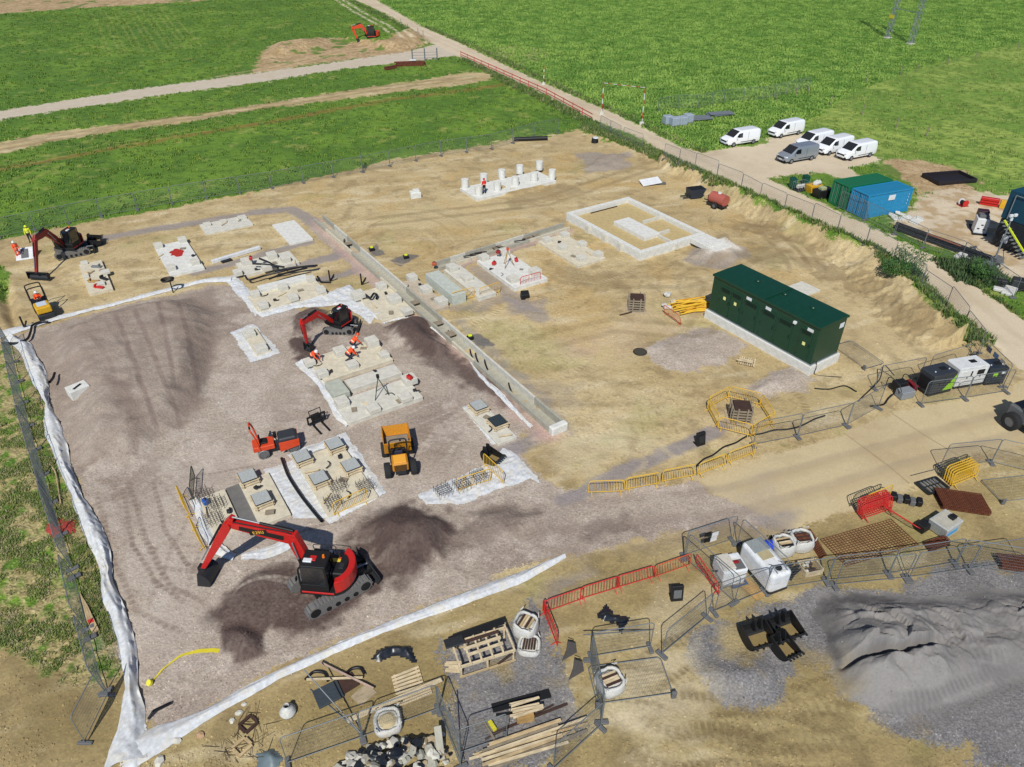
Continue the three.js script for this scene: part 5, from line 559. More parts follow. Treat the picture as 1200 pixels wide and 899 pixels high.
// ---------------------------------------------------------------- vans, containers, cabins, generators
function loft(rings) { const n = rings[0].length, pos = [], ind = []; for (const r of rings) for (const p of r) pos.push(...p); for (let i = 0; i + 1 < rings.length; i++) for (let j = 0; j + 1 < n; j++) { const a = i * n + j, b = a + 1, c = a + n, d = c + 1; ind.push(a, c, b, b, c, d); } for (const e of [0, rings.length - 1]) { const k = pos.length / 3; const c = V3(); for (const p of rings[e]) c.add(V3(...p)); c.divideScalar(n); pos.push(c.x, c.y, c.z); for (let j = 0; j + 1 < n; j++) ind.push(k, e * n + j, e * n + j + 1); ind.push(k, e * n + n - 1, e * n); } const g = new THREE.BufferGeometry(); g.setAttribute('position', new THREE.Float32BufferAttribute(pos, 3)); g.setIndex(ind); g.computeVertexNormals(); return g; }
function makeVan(paint, label) {
  const t = thing('panel_van', label, 'van', V3(0, 0, 0), 0, 'vans in the parking area');
  const st = [[2.66, 0.4, 0.62, 0.66, 0.78], [2.58, 0.32, 0.86, 0.84, 0.92], [2.3, 0.3, 0.97, 0.93, 1.06], [1.75, 0.3, 1.0, 0.94, 1.2], [1.1, 0.3, 1.0, 0.86, 1.72], [0.75, 0.3, 1.0, 0.84, 1.93], [0.3, 0.3, 1.0, 0.84, 1.98], [-2.3, 0.3, 1.0, 0.85, 1.97], [-2.58, 0.32, 0.98, 0.85, 1.92], [-2.66, 0.42, 0.94, 0.82, 1.85]];
  const ring = ([x, y0, w, wr, h]) => { const half = [[w * 0.9, y0], [w, y0 + 0.12], [w, Math.min(1.02, h * 0.8)], [lerp(w, wr, 0.75), Math.min(h - 0.2, Math.max(h * 0.88, 0.85))], [wr, h - 0.1], [wr - 0.12, h - 0.02], [wr * 0.5, h]]; return half.map(([z, y]) => [x, y, z]).concat(half.slice().reverse().map(([z, y]) => [x, y, -z])); };
  const body = new MB().add(loft(st.map(ring))).build('body', paint, t);
  const ws = (x0, h0, w0, x1, h1, w1, off) => { const g = new THREE.BufferGeometry(); g.setAttribute('position', new THREE.Float32BufferAttribute([x0, h0, w0, x1, h1, w1, x0, h0, -w0, x0, h0, -w0, x1, h1, w1, x1, h1, -w1], 3)); g.computeVertexNormals(); return g; };
  new MB().prism([[1.72, 1.22], [0.82, 1.90], [0.86, 1.93], [1.78, 1.245]], 1.5).build('windscreen', M.glass, t);
  for (const s of [-1, 1]) { const q = new MB().prism([[1.42, 1.16], [0.95, 1.66], [0.35, 1.72], [0.35, 1.14]], 0.03); q.g[0].applyMatrix4(new THREE.Matrix4().makeRotationX(-s * 0.16)); q.g[0].translate(0, 0, s * 1.16); q.build('side_window', M.glass, t); new MB().rbox(0.12, 0.22, 0.2, 0.04, 1.3, 1.16, s * 1.1).build('mirror', paint, t); new MB().rbox(0.12, 0.16, 0.34, 0.04, 2.56, 0.86, s * 0.66).build('headlight', mat([200, 206, 210], { roughness: 0.15 }), t); new MB().box(2.6, 0.07, 0.02, -0.7, 0.55, s * 1.005).build('side_moulding', M.black, t); new MB().box(0.02, 1.3, 0.012, -0.6, 1.1, s * 1.0).build('door_gap', M.black, t); new MB().rbox(0.05, 0.5, 0.12, 0.02, -2.64, 1.0, s * 0.82).build('tail_light', M.redDark, t); }
  new MB().rbox(0.14, 0.2, 1.2, 0.04, 2.6, 0.72, 0).build('grille', M.black, t); new MB().rbox(0.2, 0.2, 1.7, 0.06, 2.55, 0.42, 0).build('front_bumper', M.black, t); new MB().rbox(0.16, 0.22, 1.8, 0.05, -2.62, 0.45, 0).build('rear_bumper', M.black, t); new MB().box(0.01, 0.11, 0.5, 2.66, 0.5, 0).build('number_plate', M.white, t);
  for (const s of [-1, 1]) for (const x of [1.7, -1.6]) { const w = new MB().lathe([[0.2, -0.11], [0.3, -0.11], [0.34, -0.07], [0.34, 0.07], [0.3, 0.11], [0.2, 0.11]], x, 0.34, s * 0.92, Math.PI / 2).build('wheel', M.rubber, t); new MB().cyl(0.21, 0.21, 0.18, x, 0.34, s * 0.925, Math.PI / 2).build('rim', M.galv, w); }
  return t; }
{ const gloss = { roughness: 0.28, clearcoat: 0.8, clearcoatRoughness: 0.08 }; const whiteP = mat([238, 240, 241], gloss), silv = mat([146, 154, 162], { ...gloss, metalness: 0.35 });
  const put = (o, rear, front) => { const a = G(...rear), b = G(...front); const d = b.clone().sub(a).normalize(), n = V3(d.z, 0, -d.x); if (n.z > 0) n.negate(); o.position.copy(a).add(b).multiplyScalar(0.5).addScaledVector(n, 0.95); o.position.y = gh(o.position.x, o.position.z) - 0.01; o.rotation.set(0, yawTo(a, b), 0); return o; };
  const v = makeVan(whiteP, 'white panel van parked alone near the wrapped grey bales'); put(v, [883.4, 168.5], [858.5, 172.5]);
  put(copy(v, V3(), 0, 'white panel van parked beside the grass between the lone van and the tight row'), [937.6, 157.5], [912.7, 162.5]);
  put(copy(v, V3(), 0, 'white van half hidden behind the silver van'), [970, 171], [947, 176]);
  put(copy(v, V3(), 0, 'white van in the middle of the tight row next to the silver van'), [993, 177.5], [970.6, 182.5]);
  put(copy(v, V3(), 0, 'white van at the end of the row by the green container'), [1019.5, 184], [996.4, 188.6]);
  put(makeVan(silv, 'silver grey panel van parked in front of the white vans'), [950, 188], [927.5, 192]); }
// shipping containers
function container(name, label, c, yaw, paint, roofP, plate) { const t = thing(name, label, 'container', c, yaw); const L = 6.06, W = 2.44, H = 2.59; const zig = (len, n) => { const p = []; for (let i = 0; i < n; i++) { const x = -len / 2 + i * len / n, s = len / n; p.push([x, 0], [x + s * 0.35, 0], [x + s * 0.5, 0.045], [x + s * 0.85, 0.045]); } p.push([len / 2, 0]); return p.concat(p.slice().reverse().map(([x, y]) => [x, y - 0.03])); };
  for (const s of [-1, 1]) new MB().prism(zig(L - 0.3, 22), H - 0.36, 0, H / 2, s * (W / 2 - 0.06), -Math.PI / 2, 0, 0).build('side_panel', paint, t);
  new MB().prism(zig(W - 0.3, 8), H - 0.36, L / 2 - 0.06, H / 2, 0, -Math.PI / 2, Math.PI / 2, 0).build('end_panel', paint, t);
  for (const s of [-1, 1]) { const d = new MB().prism(zig(W / 2 - 0.16, 5), H - 0.4, -L / 2 + 0.07, H / 2, s * (W / 4 - 0.03), -Math.PI / 2, -Math.PI / 2, 0).build('door', paint, t); for (const k of [0.3, 0.75]) new MB().bar([-L / 2 - 0.01, 0.2, s * k * (W / 2 - 0.1)], [-L / 2 - 0.01, H - 0.2, s * k * (W / 2 - 0.1)], 0.022).build('locking_bar', M.galv, d); }
  new MB().rbox(L - 0.14, 0.06, W - 0.14, 0.02, 0, H - 0.06, 0).build('roof', roofP, t); new MB().box(L - 0.2, 0.08, W - 0.2, 0, 0.16, 0).build('floor', M.woodDark, t);
  for (const sx of [-1, 1]) for (const sz of [-1, 1]) new MB().box(0.16, H, 0.14, sx * (L / 2 - 0.08), H / 2, sz * (W / 2 - 0.07)).build('corner_post', paint, t); for (const sz of [-1, 1]) for (const y of [0.1, H - 0.07]) new MB().box(L - 0.32, 0.13, 0.1, 0, y, sz * (W / 2 - 0.053)).build('rail', paint, t); for (const sx of [-1, 1]) for (const y of [0.1, H - 0.07]) new MB().box(0.1, 0.13, W - 0.28, sx * (L / 2 - 0.053), y, 0).build('header', paint, t);
  if (plate) { new MB().box(0.9, 0.55, 0.02, 0.2, 1.95, W / 2 + 0.02).build('name_plate', M.white, t); const c2 = document.createElement('canvas'); const m = new MB(); for (const [y, h] of [[2.0, 0.1], [1.7, 0.14], [1.35, 0.2], [0.98, 0.1]]) m.box(0.07, h, 0.012, 2.55, y, W / 2 + 0.02); m.build('vertical_lettering', M.white, t).userData.kind = 'stuff'; } return t; }
{ const yaw = THREE.MathUtils.degToRad(21.5), d = V3(Math.cos(yaw), 0, -Math.sin(yaw)), n = V3(-Math.sin(yaw), 0, -Math.cos(yaw)); const c0 = G(1019.3, 229.2, 2.59).setY(0); const blue = c0.clone().addScaledVector(d, 3.03).addScaledVector(n, 1.22); const green = blue.clone().addScaledVector(n, 2.75).addScaledVector(d, -0.1);
  container('shipping_container', 'bright blue shipping container with a white plate on its side', blue, yaw, mat([40, 146, 194], { roughness: 0.5, map: TEX.paint }), mat([40, 146, 194], { roughness: 0.5, map: TEX.dusty }), true); container('shipping_container', 'green shipping container standing behind the blue one', green, yaw, mat([22, 120, 78], { roughness: 0.5, map: TEX.paint }), mat([22, 120, 78], { roughness: 0.6, map: TEX.dusty }), false); }
// stacked cabins at the edge of the yard
{ const b = G(1165, 289), t = thing('site_cabin', 'dark teal two storey site cabin with a lime handrail', 'cabin', b, THREE.MathUtils.degToRad(-62)); const teal = mat([20, 70, 92], { roughness: 0.5, map: TEX.paint }), dark = mat([40, 46, 54], { roughness: 0.55, map: TEX.dusty }); t.updateMatrixWorld();
  new MB().rbox(6.2, 2.7, 3, 0.03, 2.6, 1.4, -1.7).build('lower_unit', dark, t); new MB().rbox(7, 2.7, 3, 0.03, 2.9, 4.15, -1.7).build('upper_unit', teal, t); for (let i = 0; i < 9; i++) new MB().box(0.05, 2.5, 0.03, -0.2 + i * 0.72, 1.4, -0.19).build('panel_rib', dark, t); new MB().box(0.6, 0.8, 0.02, 0.6, 1.0, -0.16).build('notice_board', mat([196, 200, 206]), t); new MB().box(0.02, 1.0, 1.4, -0.52, 1.5, -1.5).build('window', M.glass, t);
  new MB().beam([0.2, 2.9, 0.5], [3.2, 0.6, 0.5], 0.1, 0.14).build('handrail', M.hiyel, t); const st = new MB(); for (let i = 0; i < 11; i++) new MB().box(0.26, 0.04, 0.9, 0.2 + i * 0.28, 2.7 - i * 0.25, 0.35).build('stair_tread', M.galv, t); new MB().bar([0.1, 2.9, -0.05], [0.1, 5.2, -0.05], 0.05).bar([0.1, 5.2, -0.05], [3, 5.2, -0.05], 0.04).build('landing_rail', M.galv, t); }
// lighting tower on its trailer
{ const t = thing('lighting_tower', 'white-headed mobile lighting mast on a small wheeled trailer', 'lighting tower', G(1162, 313), 0.3); new MB().box(1.8, 0.12, 0.8, 0, 0.45, 0).box(1.3, 0.06, 0.08, -1.5, 0.42, 0).build('trailer', M.galv, t); new MB().rbox(0.9, 0.5, 0.7, 0.05, 0.3, 0.75, 0).build('power_pack', M.grey, t); for (const s of [-1, 1]) wheel(t, 0.32, 0.2, -0.1, 0.32, s * 0.55, M.white); new MB().cyl(0.09, 0.07, 2.6, 0, 1.7, 0).cyl(0.06, 0.05, 2.2, 0, 4.0, 0).build('mast', M.galv, t); for (const s of [-1, 1]) new MB().rbox(0.34, 0.26, 0.2, 0.04, s * 0.24, 5.05, 0.05).build('lamp_head', M.white, t); new MB().cyl(0.12, 0.12, 0.25, 0, 4.7, 0).build('camera_dome', M.white, t); for (const [a, b] of [[1.2, 0.8], [1.2, -0.8], [-0.9, 0.8], [-0.9, -0.8]]) new MB().bar([a * 0.5, 0.45, b * 0.4], [a, 0.03, b], 0.03).build('outrigger', M.galv, t); new MB().bar([0.1, 2.6, 0], [0.95, 0.5, 0.2], 0.025).build('stay', M.black, t); }
// white pump set, red boxes, black trays and pipes in the yard
{ const t = thing('pump_set', 'white pump set with a grey top beside the dark cabin', 'pump', G(1146, 272), -0.35); new MB().rbox(1.15, 1.5, 1.3, 0.05, 0, 0.85, 0).build('housing', M.white, t); new MB().rbox(0.9, 0.3, 0.9, 0.08, 0, 1.75, -0.1).build('top_unit', M.grey, t); new MB().rbox(1.0, 0.7, 0.8, 0.04, 0.1, 1.6, -1.15).build('control_box', mat([58, 24, 36], { roughness: 0.5 }), t); new MB().box(1.3, 0.14, 2.6, 0, 0.07, -0.4).build('skid', M.black, t); for (const [x, y] of [[-0.25, 0.6], [0.25, 0.55], [0, 1.0]]) new MB().box(0.22, 0.12, 0.02, x, y, 0.655).build('vent', M.darkSteel, t); }
{ const t = thing('barrier_stack', 'stack of red plastic barriers with one yellow end by the cabin', 'barriers', G(1158, 241), -0.5); for (let i = 0; i < 3; i++) new MB().rbox(1.8, 0.3, 0.5, 0.06, 0, 0.17 + i * 0.31, (i - 1) * 0.1).build('barrier', M.red, t); new MB().rbox(0.5, 0.9, 0.55, 0.06, 1.25, 0.45, 0.1).build('end_barrier', M.yellow, t, 'yellow end barrier'); }
{ const t = thing('cable_reel', 'small red and white cable reel on the sandy yard', 'reel', G(1128, 241), 0.2); for (const s of [-1, 1]) new MB().cyl(0.36, 0.36, 0.05, 0, 0.36, s * 0.35, Math.PI / 2).build('flange', s > 0 ? M.red : M.white, t); new MB().cyl(0.2, 0.2, 0.66, 0, 0.36, 0, Math.PI / 2).build('cable', M.black, t); new MB().box(0.9, 0.08, 0.8, 0, 0.04, 0).build('stand', M.redDark, t); }
{ const a = G(1091, 212), b = G(1138, 214), t = thing('drip_tray', 'large shallow black tray lying at the meadow edge', 'tray', a.clone().add(b).multiplyScalar(0.5).add(V3(0, 0, -0.6)), 0.2); const m = mat([40, 36, 42], { roughness: 0.6, map: TEX.dusty }); new MB().box(5.0, 0.1, 3.0, 0, 0.12, 0).build('floor', m, t); for (const s of [-1, 1]) { new MB().rbox(5.1, 0.45, 0.14, 0.04, 0, 0.3, s * 1.5).build('rim', m, t); new MB().rbox(0.14, 0.44, 2.9, 0.04, s * 2.5, 0.3, 0).build('rim', m, t); } }
{ const t = thing('pipe_bundle', 'bundle of long black plastic pipes lying along the haul road', 'pipes', G(1108, 288), yawTo(G(1070, 273), G(1150, 302))); for (let k = 0; k < 7; k++) new MB().bar([-5 + rr(-0.5, 0.5), 0.16 + (k > 4 ? 0.27 : 0), (k % 5 - 2) * 0.32 + (k > 4 ? 0.5 : 0)], [5 + rr(-0.8, 0.8), 0.16 + (k > 4 ? 0.27 : 0), (k % 5 - 2) * 0.32 + (k > 4 ? 0.5 : 0) + rr(-0.15, 0.15)], 0.15, 10).build('pipe', M.pipe, t); new MB().beam([-2, 0.6, 0.2], [1.5, 0.6, 0.3], 0.12, 0.08).build('timber', mat([176, 110, 84], { map: TEX.wood }), t); }
{ const t = thing('equipment_stack', 'dark grey gear and hoses heaped at the yard corner', 'equipment', G(1192, 338), -0.5); new MB().rbox(1.2, 0.9, 1.0, 0.08, 0, 0.45, 0).build('tank', M.darkSteel, t); new MB().rbox(0.9, 0.6, 0.5, 0.1, -1.3, 0.3, 0.1).build('hose_coil', M.black, t); new MB().tube([[-2, 0.1, 0.4], [-1, 0.15, 0.8], [0, 0.1, 0.7], [0.6, 0.4, 0.5]], 0.08).build('hose', M.black, t); }
for (const [x, y, w] of [[1125, 302, 0.8], [1133, 306, 0.6], [1153, 315, 0.5], [1182, 343, 1.0], [1170, 341, 0.6]]) { const o = new MB().rbox(w * 1.6, 0.3, w, 0.1, 0, 0.16, 0, 0, 0, 0.06).build('plastic_sack', M.whiteBag); o.position.copy(G(x, y)); o.rotation.y = rr(0, 3); tag(o, 'crumpled white plastic sack in the verge beside the lighting tower', 'sack', 'white sacks in the verge'); }
for (const [x, y, w] of [[1048, 256, 1.4], [1060, 257, 1.2], [1073, 260, 1.6], [1055, 252, 1.0]]) { const o = new MB().rbox(w, 0.22, w * 0.6, 0.1, 0, 0.12, 0, 0.1, 0, 0.05).rbox(w * 0.5, 0.2, w * 0.5, 0.08, w * 0.4, 0.2, 0.1, 0.3, 0.4, 0).build('plastic_wrapping', M.whiteBag); o.position.copy(G(x, y)); o.rotation.y = rr(0, 3); tag(o, 'heap of white plastic wrapping behind the blue container', 'wrapping', 'plastic wrapping heaps'); }
// waste corner beside the containers
{ const spots = [[928, 220, 'green'], [943, 217, 'green']]; for (const [x, y] of spots) { const t = thing('wheelie_bin', 'dark green wheeled bin at the grassy waste corner', 'bin', G(x, y), rr(0, 2), 'green waste bins'); new MB().prism([[-0.3, 0], [0.3, 0], [0.38, 1.0], [-0.36, 1.0]], 0.62, 0, 0.06, 0, 0, 0, 0, 0.03).build('bin_body', mat([18, 84, 66], { roughness: 0.5 }), t); new MB().rbox(0.82, 0.08, 0.68, 0.03, 0.02, 1.1, 0, 0, 0, 0.06).build('lid', mat([16, 70, 56], { roughness: 0.5 }), t); wheel(t, 0.12, 0.08, -0.34, 0.12, 0.3, M.grey); wheel(t, 0.12, 0.08, -0.34, 0.12, -0.3, M.grey); }
  const y = thing('grit_bin', 'yellow grit bin full of white sacks by the green container', 'bin', G(952, 224), 0.4); new MB().prism([[-0.7, 0], [0.7, 0], [0.85, 0.8], [-0.85, 0.8]], 1.1, 0, 0, 0, 0, 0, 0, 0.03).build('bin_body', M.yellow, y); for (let i = 0; i < 4; i++) new MB().rbox(0.55, 0.35, 0.45, 0.12, rr(-0.5, 0.5), 0.9 + rr(0, 0.25), rr(-0.3, 0.3), rr(-0.4, 0.4), rr(0, 3), 0.2).build('sack', M.whiteBag, y);
  const b = thing('waste_cage', 'white bags in a wire cage beside the yellow grit bin', 'cage', G(938, 223), 0.4); new MB().box(1.6, 0.1, 1.0, 0, 0.1, 0).build('base', M.darkSteel, b); const cg = new MB(); for (let i = 0; i <= 6; i++) for (const s of [-1, 1]) cg.bar([-0.8 + i * 0.267, 0.1, s * 0.5], [-0.8 + i * 0.267, 1.0, s * 0.5], 0.02, 4); for (const s of [-1, 1]) cg.bar([-0.8, 1, s * 0.5], [0.8, 1, s * 0.5], 0.025, 4).bar([s * 0.8, 1, -0.5], [s * 0.8, 1, 0.5], 0.025, 4); cg.build('cage', M.galv, b); for (let i = 0; i < 3; i++) new MB().rbox(0.5, 0.4, 0.4, 0.12, -0.4 + i * 0.4, 0.5, 0, 0.2, i, 0.1).build('bag', M.whiteBag, b);
  const k = thing('skip_bin', 'low black skip against the green container end', 'skip', G(963, 231), 0.4); new MB().prism([[-0.9, 0.1], [0.9, 0.1], [1.1, 0.95], [-1.1, 0.95], [-1.05, 0.95], [-0.85, 0.2], [0.85, 0.2], [1.05, 0.95]].slice(0, 4), 1.2, 0, 0, 0, 0, 0, 0, 0.03).build('skip_body', M.black, k); new MB().rbox(0.7, 0.4, 0.7, 0.1, -0.2, 1.05, 0).build('rubbish', mat([190, 200, 150], { map: TEX.dusty }), k); }
// wrapped bales and grey sheets in the crop
for (const [x, y] of [[782, 146], [790, 148], [799, 147], [806, 144]]) { const t = thing('wrapped_bale', 'grey plastic-wrapped pallet of blocks at the crop edge', 'bale', G(x, y), 0.35, 'wrapped pallets at the crop edge'); new MB().rbox(1.25, 1.15, 1.1, 0.1, 0, 0.72, 0).build('wrapped_load', mat([172, 184, 194], { roughness: 0.35, map: TEX.paint }), t); new MB().box(1.2, 0.12, 1.05, 0, 0.08, 0).build('pallet', M.woodGrey, t); }
for (const [x, y, n] of [[843, 136, 6], [817, 141, 5]]) { const t = thing('mesh_sheet_pile', n > 5 ? 'heap of grey sheets lying in the crop by the fence' : 'low pile of grey sheets beside the wrapped pallets', 'sheets', G(x, y), 0.2); for (let i = 0; i < n; i++) new MB().box(3.4, 0.05, 1.5, rr(-0.4, 0.4), 0.1 + i * 0.08, rr(-0.3, 0.3), 0, rr(-0.25, 0.25), rr(-0.03, 0.05)).build('sheet', M.galv, t); }
// generators
function genset(o) { const a = G(...o.a), b = G(...o.b), t = thing('generator', o.label, 'generator', a.clone().add(b).multiplyScalar(0.5).add(V3(0, 0, -o.D / 2)), yawTo(a, b)); const L = o.L, D = o.D, H = o.H; new MB().rbox(L, 0.22, D, 0.03, 0, 0.12, 0).build('base_frame', M.black, t); new MB().prism([[-L / 2, 0.22], [L / 2, 0.22], [L / 2, H - 0.1], [L / 2 - 0.1, H], [-L / 2 + 0.1, H], [-L / 2, H - 0.1]], D, 0, 0, 0, 0, 0, 0, 0.03).build('canopy', o.m, t);
  for (const x of [-0.25, 0.25]) { const d = new MB().rbox(L * 0.4, H * 0.62, 0.04, 0.02, x * L * 0.9, H * 0.53, D / 2 + 0.005).build('door', o.m, t); new MB().box(0.05, 0.16, 0.05, x * L * 0.9 + 0.1, H * 0.53, D / 2 + 0.035).build('handle', M.black, d); } for (let i = 0; i < 5; i++) new MB().box(0.03, 0.06, D * 0.7, -L / 2 - 0.012, H * 0.3 + i * 0.16, 0).build('louvre', M.black, t); new MB().rbox(0.5, 0.05, 0.35, 0.02, L * 0.12, H + 0.02, 0).build('roof_vent', M.black, t); for (const x of [-0.3, 0.3]) new MB().cyl(0.05, 0.05, 0.05, x * L, H + 0.02, 0.2).build('lifting_eye', M.white, t); if (o.extra) o.extra(t, L, D, H); return t; }
genset({ a: [1083, 466], b: [1111, 459], L: 2.05, D: 1.25, H: 1.75, m: mat([62, 68, 76], { roughness: 0.45, map: TEX.dusty }), label: 'dark grey generator with a bright lime side flash', extra: (t, L, D, H) => { new MB().prism([[L * 0.05, 0.32], [L * 0.48, 0.32], [L * 0.48, H * 0.85]], 0.01, 0, 0, D / 2 + 0.035).build('lime_flash', M.lime, t, 'lime green side flash'); new MB().box(0.02, 0.9, 0.9, -L / 2 - 0.03, 0.9, 0).build('radiator_grille', M.black, t); } });
genset({ a: [1113, 457], b: [1149, 451], L: 2.45, D: 1.3, H: 1.75, m: mat([228, 230, 228], { roughness: 0.4, map: TEX.paint }), label: 'white generator with a blue end panel between two dark units', extra: (t, L, D, H) => { new MB().box(0.06, H * 0.7, D * 0.5, L / 2 + 0.02, H * 0.55, 0.2).build('end_panel', M.blue, t, 'blue end panel'); new MB().rbox(0.6, 0.4, 0.04, 0.02, 0.6, H * 0.72, D / 2 + 0.03).build('control_panel', M.black, t); new MB().rbox(0.12, 0.4, 0.04, 0.02, -0.15, H * 0.7, D / 2 + 0.03).build('vent', M.black, t); } });
genset({ a: [1152, 452], b: [1173, 450], L: 1.5, D: 1.2, H: 1.45, m: mat([50, 60, 72], { roughness: 0.45, map: TEX.dusty }), label: 'small dark blue-grey fuel unit at the end of the generators', extra: (t, L, D, H) => { new MB().box(0.3, 0.16, 0.01, 0.4, H * 0.7, D / 2 + 0.03).build('label_plate', M.white, t); new MB().rbox(0.35, 0.3, 0.02, 0.01, -0.2, H * 0.6, D / 2 + 0.03).build('green_badge', M.lime, t); } });
{ const t = thing('water_pump', 'open framed pump with a grey tank beside the lime-flashed generator', 'pump', G(1056, 463), 0.3); new MB().rbox(1.1, 0.6, 0.7, 0.06, 0, 0.35, 0.25).build('tank', mat([160, 166, 172], { roughness: 0.45, map: TEX.dusty }), t); new MB().rbox(0.9, 0.5, 0.6, 0.06, 0.1, 0.6, -0.5).build('engine', M.black, t); for (const x of [-0.65, 0.65]) new MB().tube([[x, 0, -0.9], [x, 1.1, -0.85], [x, 1.1, 0.1], [x, 0.7, 0.5]], 0.03).build('frame', M.darkSteel, t); new MB().rbox(0.3, 0.5, 0.9, 0.03, 1.0, 0.4, -0.3).build('battery_box', mat([120, 20, 30]), t); new MB().tube([[-0.7, 0.3, 0], [-1.3, 0.1, 0.2], [-2.0, 0.05, 0.6], [-3, 0.05, 0.5]], 0.06).build('hose', M.pipe, t); }
// red bowser and black skip near the bund
{ const a = G(848, 242), b = G(832, 236), t = thing('water_bowser', 'faded red towable bowser on two wheels by the road bank', 'bowser', G(840, 243), yawTo(b, a)); new MB().cyl(0.62, 0.62, 1.9, 0.1, 1.0, 0, 0, 0, Math.PI / 2, 18).build('tank', mat([204, 110, 96], { roughness: 0.6, map: TEX.dusty }), t); new MB().box(2.2, 0.12, 1.0, 0, 0.42, 0).box(0.9, 0.08, 0.1, -1.4, 0.42, 0).build('chassis', M.darkSteel, t); for (const s of [-1, 1]) wheel(t, 0.36, 0.22, 0.1, 0.36, s * 0.65, M.grey); new MB().rbox(0.5, 0.6, 0.6, 0.06, -0.95, 0.85, 0).build('pump', M.black, t); new MB().cyl(0.2, 0.2, 0.14, 0.1, 1.66, 0).build('filler_cap', M.white, t); }
{ const t = thing('tipping_skip', 'dark blue-grey tipping skip beside the red bowser', 'skip', G(814, 231), 0.3); new MB().prism([[-0.8, 0.1], [0.5, 0.1], [1.0, 1.05], [-0.9, 1.05]], 1.3, 0, 0, 0, 0, 0, 0, 0.03).build('skip_body', mat([52, 60, 74], { roughness: 0.5, map: TEX.dusty }), t); new MB().box(1.7, 0.02, 1.15, 0.05, 1.06, 0).build('load', M.black, t); new MB().box(0.9, 0.1, 0.1, -1.2, 0.2, 0.3).box(0.9, 0.1, 0.1, -1.2, 0.2, -0.3).build('fork_pocket', M.darkSteel, t); }
// lattice tower legs in the crop
{ const a = G(1040, 45), b = G(1067, 52), L = a.distanceTo(b), t = thing('lattice_tower', 'grey lattice steel tower standing on two legs in the crop', 'pylon', a, yawTo(a, b)); const H = 26; for (const x of [0, L]) { const g = new MB(); const w = 0.42; for (const sx of [-1, 1]) for (const sz of [-1, 1]) g.bar([x + sx * w, 0, sz * w], [x + sx * w * 0.7, H, sz * w * 0.7], 0.07, 4); const leg = g.build('leg', M.galv, t); const br = new MB(); for (let y = 0; y < H - 1; y += 1.1) { for (const s of [-1, 1]) { br.bar([x - w, y, s * w], [x + w, y + 1.1, s * w], 0.04, 3).bar([x + w, y, s * w], [x - w, y + 1.1, s * w], 0.04, 3).bar([x + s * w, y, -w], [x + s * w, y + 1.1, w], 0.04, 3); } } br.build('lattice_bracing', M.galv, leg).userData.kind = 'stuff'; new MB().box(1.4, 0.3, 1.4, x, 0.1, 0).build('footing', M.conc, t); }
  for (let y = 6; y < H; y += 5) new MB().bar([0, y, 0], [L, y, 0], 0.06, 4).build('cross_member', M.galv, t); new MB().rbox(1.5, 0.7, 0.05, 0.02, 0, 4.4, 0.5).build('warning_plate', mat([226, 200, 60]), t); new MB().bar([-6, H - 2, 0], [L + 6, H - 2, 0], 0.15, 4).build('cross_arm', M.galv, t); }
// goalposts of striped poles over the road
function stripedPole(t, x, z, h, r = 0.06) { const n = 6; for (let i = 0; i < n; i++) new MB().cyl(r, r, h / n - 0.002, x, (i + 0.5) * h / n, z, 0, 0, 0, 8).build('pole_band', i % 2 ? mat([188, 62, 48]) : M.white, t); }
{ const a = G(705, 134), b = G(752, 146), L = a.distanceTo(b), t = thing('height_goalpost', 'red and white goalpost with a striped crossbar over the haul road', 'goalpost', a, yawTo(a, b)); stripedPole(t, 0, 0, 4.6); stripedPole(t, L, 0, 5.2); const n = 9; for (let i = 0; i < n; i++) new MB().bar([i * L / n, 4.5 + i * 0.6 / n, 0], [(i + 0.98) * L / n, 4.5 + (i + 1) * 0.6 / n, 0], 0.04).build('crossbar_band', i % 2 ? mat([188, 62, 48]) : M.white, t); for (const x of [0, L]) new MB().cyl(0.4, 0.35, 0.35, x, 0.17, 0).build('base', M.conc, t); }
{ const t = thing('striped_pole', 'single red and white striped pole beside the haul road', 'pole', G(637, 99), 0); stripedPole(t, 0, 0, 3.0); new MB().cyl(0.35, 0.3, 0.3, 0, 0.15, 0).build('base', M.conc, t); }
{ const t = thing('rusty_pile', 'long low pile of rust brown bars on the far grass', 'pile', G(481, 77), 0.15); for (let i = 0; i < 8; i++) new MB().box(5.5, 0.25, 0.24, rr(-0.3, 0.3), 0.14 + (i % 3) * 0.26, (i % 4 - 1.5) * 0.3, 0, rr(-0.03, 0.03)).build('bar_bundle', M.rust, t); new MB().rbox(1.2, 0.1, 0.7, 0.03, 0.5, 1.0, 0, 0.1).build('white_sheet', M.white, t); }
{ const t = thing('rusty_pile', 'small square pile of rust brown bars on the far grass', 'pile', G(458, 81), 0.8); for (let i = 0; i < 5; i++) new MB().box(2.4, 0.25, 0.24, 0, 0.14 + (i % 2) * 0.26, (i % 3 - 1) * 0.32).build('bar_bundle', M.rust, t); }
{ const t = thing('field_gate', 'galvanised gate posts at the side road junction', 'gate', G(498, 71), 0.15); for (const x of [-2.4, 0, 2.4]) new MB().cyl(0.12, 0.12, 2.2, x, 1.1, 0).build('gate_post', M.fence, t); for (const y of [0.5, 1.0, 1.5]) new MB().bar([-2.4, y, 0], [2.4, y, 0], 0.04).build('gate_rail', M.fence, t); }
